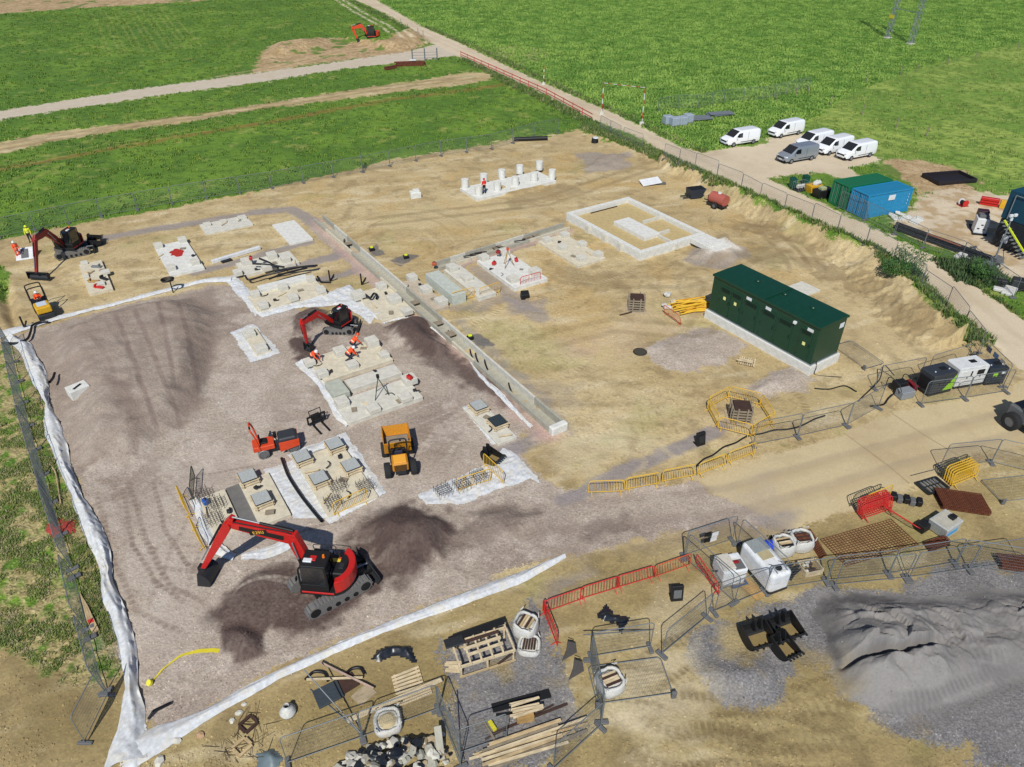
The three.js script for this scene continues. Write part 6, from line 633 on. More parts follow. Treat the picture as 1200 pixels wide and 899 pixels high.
// ---------------------------------------------------------------- temporary fencing and barriers
const onGround = (p) => { p.y = gh(p.x, p.z); return p; };
const PW = 3.45, PH = 1.98;
const panelProto = (() => { const t = new THREE.Group(); t.name = 'mesh_fence'; t.userData = { category: 'fence panel', kind: 'thing' }; const f = new MB(); const x = PW / 2, c = 0.16; f.tube([[-x, 0.12, 0], [-x, 0.5, 0], [-x, PH - c - 0.3, 0], [-x, PH - c, 0], [-x + c * 0.3, PH - c * 0.3, 0], [-x + c, PH, 0], [-x + 0.6, PH, 0], [x - 0.6, PH, 0], [x - c, PH, 0], [x - c * 0.3, PH - c * 0.3, 0], [x, PH - c, 0], [x, PH - c - 0.3, 0], [x, 0.5, 0], [x, 0.12, 0]], 0.026, 5, 44).bar([-x, 0.2, 0], [x, 0.2, 0], 0.02, 5); f.build('frame', M.fence, t);
  const w = new MB(); for (let i = 1; i < 46; i++) w.g.push(wire([-x + i * PW / 46, 0.2, 0], [-x + i * PW / 46, PH, 0])); for (let j = 1; j < 9; j++) w.g.push(wire([-x, 0.2 + j * 0.2, 0.006], [x, 0.2 + j * 0.2, 0.006])); w.build('wire_mesh', M.fence, t).userData.kind = 'stuff';
  for (const s of [-1, 1]) new MB().rbox(0.24, 0.13, 0.62, 0.04, s * x, 0.07, 0).build('foot', M.grey, t); return t; })();
function wire(a, b) { const A = V3(...a), B = V3(...b), r = 0.0032, up = Math.abs(A.y - B.y) > 0.1; const o = up ? [[r, 0, 0], [-r / 2, 0, r], [-r / 2, 0, -r]] : [[0, r, 0], [0, -r / 2, r], [0, -r / 2, -r]]; const pos = []; for (let i = 0; i < 3; i++) { const p = o[i], q = o[(i + 1) % 3]; const P = [A.x + p[0], A.y + p[1], A.z + p[2]], Q = [A.x + q[0], A.y + q[1], A.z + q[2]], R = [B.x + p[0], B.y + p[1], B.z + p[2]], S = [B.x + q[0], B.y + q[1], B.z + q[2]]; pos.push(...P, ...Q, ...R, ...R, ...Q, ...S); } const g = new THREE.BufferGeometry(); g.setAttribute('position', new THREE.Float32BufferAttribute(pos, 3)); g.computeVertexNormals(); return boxUV(g); }
function panelAt(a, b, label, group, lean = 0) { const m = a.clone().add(b).multiplyScalar(0.5); const c = panelProto.clone(); c.name = numbered('mesh_fence'); c.userData = { ...panelProto.userData, label }; if (group) c.userData.group = group; c.position.set(m.x, (gh(a.x, a.z) + gh(b.x, b.z)) / 2 - 0.01, m.z); c.rotation.set(lean, yawTo(a, b), 0, 'YXZ'); c.scale.x = clamp(a.distanceTo(b) / (PW + 0.05), 0.5, 1.12); scene.add(c); return c; }
function fenceRun(pts, label, group, lean = 0) { let n = 0; for (let i = 0; i + 1 < pts.length; i++) { const a = pts[i], b = pts[i + 1], L = Math.hypot(b.x - a.x, b.z - a.z), k = Math.max(1, Math.round(L / 3.5)); for (let j = 0; j < k; j++) panelAt(a.clone().lerp(b, j / k), a.clone().lerp(b, (j + 1) / k), label, group, lean + rr(-0.02, 0.02)); } }
const base = l => l.map(([x, y]) => GT(x, y)), tops = l => l.map(([x, y]) => { const p = G(x, y, 2); return V3(p.x, 0, p.z); });
fenceRun(base([[-28, 285], [0, 279], [119, 254], [202, 239], [319, 221], [425, 202], [457, 195], [517, 183], [576, 175], [601, 168], [625, 161], [655, 156]]), 'grey mesh fence panel between the site earth and the grass field', 'field edge fence panels');
fenceRun(base([[425, 202], [424, 196]]), 'mesh fence panel turned back into the grass at the fence corner');
fenceRun(tops([[704, 138], [728, 151], [757, 162]]), 'mesh fence panel between the grass and the haul road above the site', 'upper roadside fence panels');
fenceRun(tops([[779, 176], [815, 190], [841, 200], [870, 211], [892, 223], [921, 236], [953, 249], [983, 264], [1016, 281], [1048, 300], [1084, 321], [1115, 342], [1135, 368], [1155, 393]]), 'mesh fence panel on the grass bank beside the haul road', 'roadside bank fence panels');
{ const [a, b] = tops([[1155, 396], [1188, 427]]); const p = panelAt(a, b, 'roadside mesh fence panel hung with three small signs beside the generators'); const cols = [[70, 84, 110], [96, 124, 156], [206, 196, 176]]; cols.forEach((c, i) => new MB().box(0.55, 0.4, 0.02, -0.9 + i * 0.85, 1.55, 0.03).build('sign', mat(c, { roughness: 0.5 }), p)); }
fenceRun(base([[982, 244], [1013, 258]]), 'mesh fence panel standing across the container doors'); fenceRun(base([[1013, 258], [1048, 275], [1081, 291], [1125, 306], [1187, 350]]), 'mesh fence panel beside the black pipes across the haul road', 'far roadside fence panels');
fenceRun(tops([[1033.5, 429], [1087.5, 418.5], [1147.5, 400.5]]), 'mesh fence panel behind the generators', 'fence panels behind the generators'); fenceRun(base([[1078, 475], [1130, 468], [1179, 460]]), 'mesh fence panel in front of the generators', 'fence panels before the generators');
fenceRun(base([[882, 523], [934, 513], [992, 500], [1029, 479]]), 'mesh fence panel between the kiosk plot and the slab road', 'fence panels below the kiosk');
fenceRun(base([[1100, 549], [1161, 543], [1215, 556]]), 'mesh fence panel beside the stacked yellow barriers', 'fence panels by the yellow stack');
fenceRun(base([[836, 719], [896, 694], [968, 683], [1041, 674], [1119, 662], [1215, 678]]), 'mesh fence panel between the storage area and the sand pile', 'fence panels above the sand pile');
fenceRun(tops([[986, 657], [1079, 648], [1152, 638], [1215, 629]]), 'mesh fence panel of the second row behind the sand pile', 'second row panels behind the sand');
fenceRun(tops([[807, 623], [866, 604]]), 'mesh fence panel with white notices behind the white tanks'); fenceRun(tops([[808, 625], [869, 677]]), 'mesh fence panel on the red barrier side of the white tanks'); fenceRun(tops([[871, 607], [925, 655]]), 'mesh fence panel beside the bulk bags and white tank');
fenceRun(base([[692, 772], [762, 760]]), 'mesh fence panel standing over torn black sheeting'); fenceRun(base([[691, 774], [705, 848]]), 'mesh fence panel edge on beside the bag of timber'); fenceRun(base([[775, 769], [829, 724]]), 'mesh fence panel running up to the white tank enclosure'); fenceRun(base([[648, 904], [704, 853]]), 'mesh fence panel beside the long boards'); fenceRun(base([[337, 897], [425, 866], [514, 833]]), 'mesh fence panel standing behind the rubble heap', 'fence panels behind the rubble'); fenceRun(base([[540, 884], [594, 866]]), 'mesh fence panel standing on grey stone over the boards'); fenceRun(base([[514, 833], [540, 900]]), 'mesh fence panel between the rubble and the grey stone');
fenceRun(base([[12, 404], [35, 500], [62, 590], [86, 668], [106, 748], [124, 812]]), 'mesh fence panel in the weeds beside the white sheeting', 'fence panels in the weeds', 0.1);
fenceRun(base([[100, 872], [128, 815]]), 'mesh fence panel on bare soil below the weeds');
for (const [q, label] of [[[[691, 787], [771, 776], [786, 816], [704.5, 828]], 'mesh fence panel lying flat on pale ground beside the bag of timber'], [[[1163, 560], [1200, 556], [1222, 590], [1188, 594]], 'mesh fence panel lying flat beside the yellow barrier stack'], [[[985, 410], [1016, 432], [1024, 425], [992, 402]], 'mesh fence panel lying flat at the kiosk end']]) { const p = q.map(([x, y]) => G(x, y)); const m = p[0].clone().add(p[1]).add(p[2]).add(p[3]).multiplyScalar(0.25); const c = panelProto.clone(); c.name = numbered('mesh_fence'); c.userData = { ...panelProto.userData, label }; const yaw = yawTo(p[0], p[1]); c.rotation.set(-Math.PI / 2 + 0.03, yaw, 0, 'YXZ'); c.position.set(m.x + Math.sin(yaw) * 1.0, gh(m.x, m.z) + 0.12, m.z + Math.cos(yaw) * 1.0); scene.add(c); }
{ const p = scene.children.find(o => o.userData.label === 'mesh fence panel with white notices behind the white tanks'); for (const [x, y, m] of [[-0.3, 1.3, M.black], [0.25, 1.1, M.white], [0.2, 0.75, M.white], [-0.25, 0.85, M.black]]) new MB().box(0.45, 0.3, 0.02, x, y, 0.03).build('notice', m, p); }
// bracing stays leaning on fence panels
for (const [a, h, b, lb] of [[[356, 785], 2, [425, 862], 'behind the rubble heap'], [[363, 808], 0.05, [426, 862], 'low behind the rubble heap'], [[524, 822], 1.9, [540, 884], 'on the grey stone'], [[1090, 552], 1.9, [1100, 549], 'by the yellow stack'], [[684, 744], 1.4, [766, 738], 'over the black sheeting']]) { const A = G(a[0], a[1], h), B = G(b[0], b[1], 0.05); const t = new MB().bar(A.toArray(), B.toArray(), 0.028, 6).build('fence_stay', M.fence); tag(t, 'grey steel stay tube bracing the fence ' + lb, 'stay'); }
// crowd-control barriers
function barrierProto(m) { const t = new THREE.Group(); t.name = 'pedestrian_barrier'; const W = 2.1, H = 1.06, x = W / 2; new MB().tube([[-x, 0.14, 0], [-x, 0.4, 0], [-x, H - 0.3, 0], [-x + 0.05, H - 0.06, 0], [-x + 0.22, H, 0], [-0.4, H, 0], [0.4, H, 0], [x - 0.22, H, 0], [x - 0.05, H - 0.06, 0], [x, H - 0.3, 0], [x, 0.4, 0], [x, 0.14, 0]], 0.028, 6, 44).bar([-x, 0.2, 0], [x, 0.2, 0], 0.024, 5).build('frame', m, t); const b = new MB(); for (let i = 1; i < 13; i++) b.bar([-x + i * W / 13, 0.2, 0], [-x + i * W / 13, H, 0], 0.013, 4); b.build('upright_bars', m, t).userData.kind = 'stuff'; for (const s of [-1, 1]) new MB().bar([s * x * 0.82, 0.2, 0], [s * x * 0.82, 0.02, 0.26], 0.022, 5).bar([s * x * 0.82, 0.2, 0], [s * x * 0.82, 0.02, -0.26], 0.022, 5).build('foot', m, t); return t; }
const BAR = { y: barrierProto(M.barYellow), r: barrierProto(M.barRed), o: barrierProto(M.barOrange), k: barrierProto(mat([66, 70, 56], { roughness: 0.6 })) };
function barrierAt(k, A, B, label, group, lean = 0, y = 0) { const c = BAR[k].clone(); c.name = numbered('pedestrian_barrier'); c.userData = { label, category: 'barrier', kind: 'thing' }; if (group) c.userData.group = group; const m = A.clone().add(B).multiplyScalar(0.5); c.position.set(m.x, gh(m.x, m.z) + y, m.z); c.rotation.set(lean, yawTo(A, B), 0, 'YXZ'); scene.add(c); return c; }
const bar = (k, a, b, label, group, lean = 0) => barrierAt(k, GT(...a), GT(...b), label, group, lean);
for (const [a, b] of [[[689, 579.5], [731, 578]], [[732, 576], [772, 569]], [[774, 567], [814, 559]], [[817, 559], [849, 546]], [[851, 545], [884, 533]]]) bar('y', a, b, 'yellow metal barrier standing in the row below the kiosk', 'row of yellow barriers');
{ const c = G(866, 489); for (let i = 0; i < 6; i++) { const p = (k) => { const a = k / 6 * Math.PI * 2 + 0.42; return c.clone().add(V3(Math.cos(a) * 2.15, 0, Math.sin(a) * 2.15)); }; barrierAt('y', p(i), p(i + 1), 'yellow metal barrier of the ring round the timber crate', 'yellow barrier ring'); } }
for (let i = 0; i < 7; i++) { const a = GT(1112, 573), b = GT(1147, 559), off = V3(-0.3, 0, -0.95).multiplyScalar(i * 0.16); barrierAt(i < 5 ? 'y' : 'k', a.add(off), b.add(off), i < 5 ? 'yellow barrier nested in the stack by the slab road' : 'dark green barrier behind the stacked yellow barriers', i < 5 ? 'stacked yellow barriers' : 'dark barriers behind the yellow stack', -0.12); }
bar('y', [528, 357], [558, 349], 'yellow barrier in front of the tall concrete plinth'); bar('y', [562, 351], [586, 343], 'yellow barrier in front of the two-pedestal foundation'); bar('y', [567, 546], [590, 568], 'yellow barrier standing on the white sheet'); bar('y', [543, 575], [568, 567], 'yellow barrier among the rebar cages on the white sheet'); bar('y', [212, 577], [226, 612], 'yellow barrier leaning beside the panelled foundation', 'barriers beside the panelled foundation', 0.15); bar('y', [227, 614], [243, 650], 'yellow barrier leaning beside the panelled foundation', 'barriers beside the panelled foundation', 0.15); bar('k', [229, 560], [227, 588], 'dark barrier at the corner of the panelled foundation'); bar('y', [398, 603], [426, 590], 'yellow barrier at the edge of the four-pad foundation');
for (const [a, b] of [[[640, 720], [681, 705]], [[682, 704], [722, 692]], [[724, 691], [764, 679]]]) bar('r', a, b, 'red metal barrier of the row above the torn black sheeting', 'row of red barriers'); bar('o', [766, 679], [809, 664], 'orange barrier ending the red row at the tank fence'); bar('r', [637, 720], [652, 757], 'red barrier turned across the end of the red row'); bar('r', [818, 664], [841, 697], 'red barrier inside the tank enclosure fence', undefined, 0.2); bar('o', [778, 367], [800, 383], 'orange barrier beside the yellow ducts', undefined, 0.3); bar('r', [605, 339], [638, 330], 'red barrier in front of the survey tripod foundation'); for (let i = 0; i < 5; i++) { const off = V3(-0.2, 0, -0.9).multiplyScalar(i * 0.14); const a = GT(1008, 612), b = GT(1047, 599); barrierAt('r', a.add(off), b.add(off), 'red barrier nested in the stack beside the rusty mesh', 'stacked red barriers', -0.25); } bar('k', [996, 595], [1028, 582], 'dark green barrier behind the red stack'); bar('y', [1010, 596], [1042, 583], 'yellow barrier between the red and dark barriers'); bar('r', [1048, 600], [1072, 615], 'red barrier fallen towards the blue and white skip', undefined, 0.9);
// red rail barrier along the haul road
{ const pts = base([[540, 67], [600, 94], [640, 112], [694, 142]]); for (let i = 0; i + 1 < pts.length; i++) { const L = pts[i].distanceTo(pts[i + 1]), k = Math.round(L / 3); for (let j = 0; j < k; j++) { const a = pts[i].clone().lerp(pts[i + 1], j / k), b = pts[i].clone().lerp(pts[i + 1], (j + 1) / k), l = a.distanceTo(b); const t = thing('rail_barrier', 'red rail barrier along the side of the haul road', 'barrier', a, yawTo(a, b), 'roadside red rail barriers'); const m = mat([206, 96, 84], { roughness: 0.6 }); if (!BAR.rail) BAR.rail = m; for (const y of [0.5, 1.0]) new MB().box(l - 0.1, 0.14, 0.05, l / 2, y, 0).build('rail', BAR.rail, t); new MB().box(0.09, 1.15, 0.09, 0.04, 0.57, 0).build('post', BAR.rail, t); } } }
// wire fence posts between crop and meadow, posts along the upper road
for (const [x, y] of [[910, 118], [932, 114], [947, 109], [973, 124], [1010, 135], [1015, 97], [1055, 88], [1074, 84], [1110, 76], [1143, 69], [1192, 58], [1085, 160], [1050, 150]]) { const o = new MB().cyl(0.08, 0.07, 1.5, 0, 0.75, 0, 0, 0, 0, 6).build('fence_post', M.woodGrey); o.position.copy(onGround(G(x, y))); o.rotation.z = rr(-0.08, 0.08); tag(o, 'weathered fence post between the crop and the meadow', 'post', 'meadow fence posts'); }
fenceRun(base([[770, 131], [795, 127], [818, 127], [848, 120], [893, 117], [948, 104]]), 'mesh fence panel standing in the crop beyond the wrapped pallets', 'fence panels in the crop');
for (const [x, y] of [[470, 29], [478, 35], [490, 40], [496, 43]]) { const o = new MB().cyl(0.06, 0.06, 1.3, 0, 0.65, 0, 0, 0, 0, 6).build('marker_post', M.fence); o.position.copy(G(x, y)); tag(o, 'thin grey marker post beside the upper haul road', 'post', 'marker posts'); }
// ---------------------------------------------------------------- white ground sheeting
const sheetM = mat([244, 247, 248], { roughness: 0.7, side: THREE.DoubleSide, map: TEX.dusty });
function ribbon(px, widths, ridge, label, o = {}) {
  const P = px.map(([x, y]) => G(x, y)), cv = new THREE.CatmullRomCurve3(P, false, 'centripetal'), L = cv.getLength(), n = Math.ceil(L / 0.13), na = 12; const pos = [], ind = []; const cs = cv.getSpacedPoints(n);
  for (let i = 0; i <= n; i++) { const t = i / n, c = cs[i], a = cs[Math.max(0, i - 1)], b = cs[Math.min(n, i + 1)]; const d = b.clone().sub(a).setY(0).normalize(), q = V3(-d.z, 0, d.x); const k = t * (widths.length - 1), w = lerp(widths[Math.floor(k)], widths[Math.min(widths.length - 1, Math.floor(k) + 1)], k % 1) * (0.82 + 0.36 * fbm(i * 0.1 + P[0].x, 3.3, 3));
    for (let j = 0; j <= na; j++) { const s = j / na - 0.5, wob = (fbm(i * 0.06, 7 + j * 0.03 + P[0].z, 3) - 0.5) * (o.wander ?? 0.5); const p = c.clone().addScaledVector(q, s * w + wob); const cross = Math.pow(Math.cos(s * Math.PI), 1.5); const sl = 2.2 * fbm(i * 0.035 + P[0].x, 5, 2), rgf = 1 - Math.abs(2 * vnoise(j * 0.42 + sl * 2, i * 0.03 + 11) - 1), rg2 = 1 - Math.abs(2 * vnoise(i * 0.09 - j * 0.35, j * 0.12 + 8) - 1); const fold = (o.fold ?? 1) * (0.09 * Math.pow(rgf, 6) + 0.07 * Math.pow(rg2, 14)); const e = Math.abs(s) > 0.45 ? 0.02 : 0.05; const rdg = ridge * cross * (0.65 + 0.7 * fbm(i * 0.1, 19 + P[0].x, 2)); p.y = gh(p.x, p.z) + e + rdg + Math.max(0, fold); pos.push(p.x, p.y, p.z); } }
  for (let i = 0; i < n; i++) for (let j = 0; j < na; j++) { const a = i * (na + 1) + j, b = a + 1, c = a + na + 1, d = c + 1; ind.push(a, c, b, b, c, d); }
  const g = new THREE.BufferGeometry(); g.setAttribute('position', new THREE.Float32BufferAttribute(pos, 3)); g.setIndex(ind); g.computeVertexNormals(); const m = new MB(); const u = new Float32Array(pos.length / 3 * 2); for (let i = 0; i < pos.length / 3; i++) { u[i * 2] = pos[i * 3] * 0.4; u[i * 2 + 1] = pos[i * 3 + 2] * 0.4; } g.setAttribute('uv', new THREE.BufferAttribute(u, 2)); const mesh = new THREE.Mesh(g, o.m || sheetM); mesh.castShadow = mesh.receiveShadow = true; mesh.name = numbered('ground_sheet'); scene.add(mesh); return tag(mesh, label, 'sheeting');
}
function patch(px, label, o = {}) { const P = K(px), step = o.step || 0.07; let x0 = 1e9, x1 = -1e9, z0 = 1e9, z1 = -1e9; for (const [x, z] of P) { x0 = Math.min(x0, x); x1 = Math.max(x1, x); z0 = Math.min(z0, z); z1 = Math.max(z1, z); } const nx = Math.ceil((x1 - x0) / step), nz = Math.ceil((z1 - z0) / step), map = new Map(), pos = [], u = [], ind = []; const vid = (i, j) => { const k = j * (nx + 1) + i; let v = map.get(k); if (v === undefined) { v = pos.length / 3; map.set(k, v); const x = x0 + i * step, z = z0 + j * step; const d = sdP(P, x, z); const f = sstep(0, 0.35, d); const fo = (o.h ?? 0.13); pos.push(x, gh(x, z) + 0.03 + f * fo * Math.max(0, fbm(x * 1.1 + z * 0.6, z * 1.9 - x, 3) - 0.25) + f * 0.04 * Math.pow(1 - Math.abs(2 * fbm(x * 0.9 + 4, z * 2.4 + x * 1.4, 2) - 1), 4), z); u.push(x * 0.4, z * 0.4); } return v; };
  for (let j = 0; j < nz; j++) for (let i = 0; i < nx; i++) { const x = x0 + (i + 0.5) * step, z = z0 + (j + 0.5) * step; if (sdP(P, x, z) + 0.25 * (fbm(x * 2.2, z * 2.2, 2) - 0.5) > 0) { const a = vid(i, j), b = vid(i + 1, j), c = vid(i, j + 1), d = vid(i + 1, j + 1); ind.push(a, c, b, b, c, d); } }
  const g = new THREE.BufferGeometry(); g.setAttribute('position', new THREE.Float32BufferAttribute(pos, 3)); g.setAttribute('uv', new THREE.Float32BufferAttribute(u, 2)); g.setIndex(ind); g.computeVertexNormals(); const mesh = new THREE.Mesh(g, o.m || sheetM); mesh.castShadow = mesh.receiveShadow = true; mesh.name = numbered(o.name || 'ground_sheet'); scene.add(mesh); return tag(mesh, label, o.category || 'sheeting'); }
ribbon([[12, 397], [30, 410], [44, 440], [53, 462], [60, 500], [77, 545], [90, 582], [109, 625], [122, 660], [128, 700], [139, 728], [149, 765], [153, 800], [154, 836], [150, 868], [147, 897]], [0.9, 0.9, 1.1, 0.35, 1.0, 0.75, 0.6, 1.0, 0.5, 0.9, 0.5, 1.6], 0.26, 'rumpled white sheeting draped over the weedy edge of the gravel', { wander: 0.35, fold: 1.5 });
patch([[140, 899], [146, 850], [158, 836], [176, 858], [200, 866], [172, 884], [160, 905]], 'wide white sheeting flap at the lowest corner of the gravel', { h: 0.3 });
ribbon([[158, 880], [190, 864], [240, 838], [300, 805], [380, 767], [480, 725], [560, 697], [610, 677], [662, 652]], [1.5, 0.65, 0.5, 0.5, 0.55, 0.75, 0.7, 0.3], 0.12, 'long strip of white sheeting along the compound edge of the gravel', { wander: 0.15, fold: 0.6 });
ribbon([[-20, 396], [10, 390], [55, 377], [105, 364], [160, 350], [205, 338], [245, 329], [272, 327]], [1.5, 0.9, 0.65, 0.6, 0.65, 0.6, 0.7, 1.2], 0.07, 'strip of white sheeting between the tan earth and the gravel heap', { wander: 0.2, fold: 0.5 });
patch([[262, 327], [276, 322], [292, 340], [306, 362], [300, 372], [284, 352]], 'fan of white sheeting at the corner of the gravel heap'); patch([[296, 366], [302, 360], [345, 355], [385, 343], [409, 334], [442, 369], [434, 380], [415, 366], [395, 358], [345, 362], [306, 373]], 'white sheeting spread behind the mini excavator', { h: 0.2 });
patch([[270, 390], [297, 379], [330, 414], [294, 425]], 'white sheet island under the small two-pedestal foundation', { h: 0.06 }); ribbon([[352, 424], [372, 442], [388, 468], [400, 490], [410, 499]], [0.8, 0.9, 0.8], 0.06, 'white sheeting along the edge of the pedestal foundations');
patch([[309, 551], [350, 538], [392, 608], [345, 607]], 'white sheeting between the four-pad and two-pad foundations', { h: 0.08 }); patch([[335, 534], [405, 507], [413, 520], [428, 540], [453, 579], [386, 615], [378, 602], [436, 574], [400, 516], [346, 540]], 'white sheeting skirting the four-pad foundation', { h: 0.16 });
patch([[490, 580], [565, 547], [590, 525], [604, 532], [642, 574], [622, 562], [585, 574], [543, 591], [499, 592]], 'torn white sheeting holding three rebar cages', { h: 0.16 }); ribbon([[506, 384], [525, 400], [546, 418]], [0.25, 0.35, 0.1], 0.05, 'thin white sheeting edge showing beside the cable trench'); ribbon([[552, 426], [580, 458], [606, 486], [622, 502]], [0.15, 0.4, 0.25], 0.05, 'narrow white sheeting strip near the trench end'); ribbon([[228, 586], [236, 604], [246, 628], [258, 648], [275, 655]], [0.6, 0.8, 0.6], 0.1, 'white sheeting beside the panelled foundation'); ribbon([[283, 655], [310, 650], [345, 634]], [0.5, 1.0, 0.8], 0.06, 'white sheeting in the shade of the red boom'); patch([[541, 478], [552, 474], [584, 518], [578, 522]], 'white sheeting beside the two plate-capped pads', { h: 0.1 }); patch([[430, 368], [440, 362], [470, 360], [486, 363], [478, 372], [450, 380]], 'white sheeting bunched at the cable trench wall', { h: 0.35 }); patch([[432, 356], [446, 352], [456, 362], [443, 371]], 'stiff white sheet lying among the trench pedestals', { h: 0.3 });
const blackSheet = mat([32, 36, 42], { roughness: 0.32 });
patch([[432, 775], [442, 762], [462, 756], [482, 757], [490, 780], [478, 774], [460, 768], [446, 776]], 'crumpled shiny black sheeting beside the timber pallet boards', { m: blackSheet, h: 0.9, step: 0.09 }); patch([[700, 722], [710, 708], [720, 720], [738, 724], [728, 745], [722, 728], [706, 730]], 'torn black sheeting caught under the fence panel', { m: blackSheet, h: 1.0, step: 0.08 }); patch([[54, 616], [72, 608], [90, 612], [88, 624], [66, 632], [56, 626]], 'faded red tarpaulin lying in the weeds', { m: mat([196, 74, 62], { roughness: 0.8, map: TEX.dusty }), h: 0.3, name: 'tarpaulin', category: 'tarpaulin' }); patch([[300, 884], [320, 876], [333, 890], [322, 905], [300, 900]], 'grey-green sheeting bundled at the foot of the fence', { m: mat([104, 118, 122], { roughness: 0.5 }), h: 0.6, step: 0.09 });
// ---------------------------------------------------------------- loose materials
const place = (name, label, cat, px, yaw = 0, grp) => thing(name, label, cat, GT(...px), yaw, grp);
function board(t, a, b, w, h, m, nm = 'board') { return new MB().beam(a, b, w, h).build(nm, m, t); }
function boards(t, n, L, spread, y0, m, o = {}) { for (let i = 0; i < n; i++) { const l = L * rr(0.7, 1.05), z = rr(-spread, spread), k = rr(-0.08, 0.08) * (o.mess || 1), x = rr(-0.15, 0.15) * L, y = y0 + (i % (o.layers || 3)) * 0.06 + 0.03; board(t, [x - l / 2, y, z - k * l], [x + l / 2, y + 0.004, z + k * l], rr(0.09, 0.16), 0.045, Array.isArray(m) ? m[i % m.length] : m); } }
// timber formwork table and boards on the grey stone
{ const a = GT(531, 790), b = GT(600, 768), t = thing('joist_table', 'timber formwork frame of joists on the grey stone', 'formwork', a.clone().add(b).multiplyScalar(0.5).add(V3(0, 0, -0.4)), yawTo(a, b)); const W = 1.3, L = 2.7; for (const s of [-1, 1]) { board(t, [-L / 2, 0.75, s * W / 2], [L / 2, 0.75, s * W / 2], 0.08, 0.14, M.woodPale, 'bearer'); for (const x of [-1.25, 0, 1.25]) board(t, [x, 0.02, s * W / 2 + 0.001], [x, 0.68, s * W / 2], 0.09, 0.09, M.woodPale, 'leg'); board(t, [-L / 2, 0.14, s * (W / 2 + 0.09)], [L / 2, 0.15, s * (W / 2 + 0.09)], 0.05, 0.1, M.wood, 'rail'); } for (let i = 0; i < 6; i++) board(t, [-L / 2 + 0.05 + i * 0.52, 0.86, -W / 2 - 0.1], [-L / 2 + 0.05 + i * 0.52, 0.86, W / 2 + 0.1], 0.08, 0.09, M.woodPale, 'joist'); for (let i = 0; i < 3; i++) board(t, [-1.0 + i * 0.1, 0.95, -0.4 + i * 0.35], [0.9, 0.96, -0.42 + i * 0.33], 0.14, 0.05, i ? M.woodPale : M.woodDark); board(t, [-1.4, 0.95, -0.75], [1.3, 1.0, -0.85], 0.3, 0.07, M.black, 'black_board'); board(t, [0.3, 0.03, 0.7], [1.2, 0.66, 0.72], 0.08, 0.05, M.woodDark, 'brace'); new MB().rbox(0.9, 0.08, 0.5, 0.03, -1.2, 0.99, -0.55).build('blue_grey_tray', M.darkSteel, t); }
{ const t = place('timber_offcuts', 'small bundle of pale timber offcuts beside the formwork frame', 'timber', [533, 783], -0.1); boards(t, 6, 0.8, 0.22, 0, M.woodPale); }
{ const t = place('timber_stack', 'short stack of pale timber over a black board on grey stone', 'timber', [614, 838], 0.2); board(t, [-1.3, 0.04, -0.55], [1.35, 0.05, -0.75], 0.4, 0.06, M.black, 'black_board'); board(t, [-1.2, 0.04, -0.2], [-0.1, 0.05, -0.15], 0.12, 0.06, M.black, 'black_board'); new MB().box(0.75, 0.4, 0.5, 0, 0.2, 0.12).build('crate', M.ply, t); for (let i = 0; i < 6; i++) board(t, [-0.6 + rr(-0.1, 0.1), 0.42 + (i % 2) * 0.06, -0.35 + i * 0.13], [0.75 + rr(-0.1, 0.1), 0.43 + (i % 2) * 0.06, -0.45 + i * 0.13 + rr(-0.1, 0.1)], 0.1, 0.05, M.woodPale); }
{ const a = GT(560, 893), b = GT(678, 853), t = thing('board_pile', 'pile of long pale boards across the grey stone', 'timber', a.clone().add(b).multiplyScalar(0.5), yawTo(a, b)); boards(t, 18, 4.2, 0.5, 0, [M.woodPale, M.wood, M.woodPale, M.woodGrey], { layers: 5, mess: 0.35 }); board(t, [-1.4, 0.03, -0.95], [2.2, 0.04, -1.15], 0.1, 0.05, M.woodDark); board(t, [-1.7, 0.03, -0.8], [1.6, 0.04, -1.3], 0.06, 0.05, M.woodDark); }
{ const t = place('level_tool', 'bright yellow tool with a long wooden handle by the fence post', 'tool', [577, 852], -1.0); new MB().rbox(0.5, 0.16, 0.18, 0.03, 0, 0.1, 0).build('body', mat([226, 214, 30]), t); new MB().beam([-0.5, 0.05, 0.2], [0.9, 0.05, 0.25], 0.1, 0.06).build('handle', M.woodGrey, t); }
{ const t = place('pallet_boards', 'fan of pale pallet boards beside black sheeting', 'timber', [478, 800], 0.35); for (let i = 0; i < 6; i++) board(t, [-0.65, 0.06 + 0.002 * i, -0.45 + i * 0.17], [0.65, 0.1, -0.55 + i * 0.2], 0.11, 0.035, M.woodPale); for (const x of [-0.5, 0.5]) board(t, [x, 0.02, -0.6], [x, 0.025, 0.6], 0.09, 0.04, M.wood, 'bearer'); for (let i = 0; i < 3; i++) board(t, [-0.7, 0.04, 0.75 + i * 0.12], [0.9, 0.05, 0.62 + i * 0.13], 0.08, 0.04, M.woodPale); }
{ const a = GT(402, 850), b = GT(522, 797), t = thing('scaffold_board', 'long single pale scaffold board lying by the fence', 'board', a.clone().add(b).multiplyScalar(0.5), yawTo(a, b)); new MB().rbox(4.4, 0.06, 0.24, 0.01, 0, 0.18, 0).build('board', M.woodPale, t); for (const x of [-2.19, 2.19]) new MB().box(0.03, 0.07, 0.245, x, 0.18, 0).build('end_band', M.galv, t); }
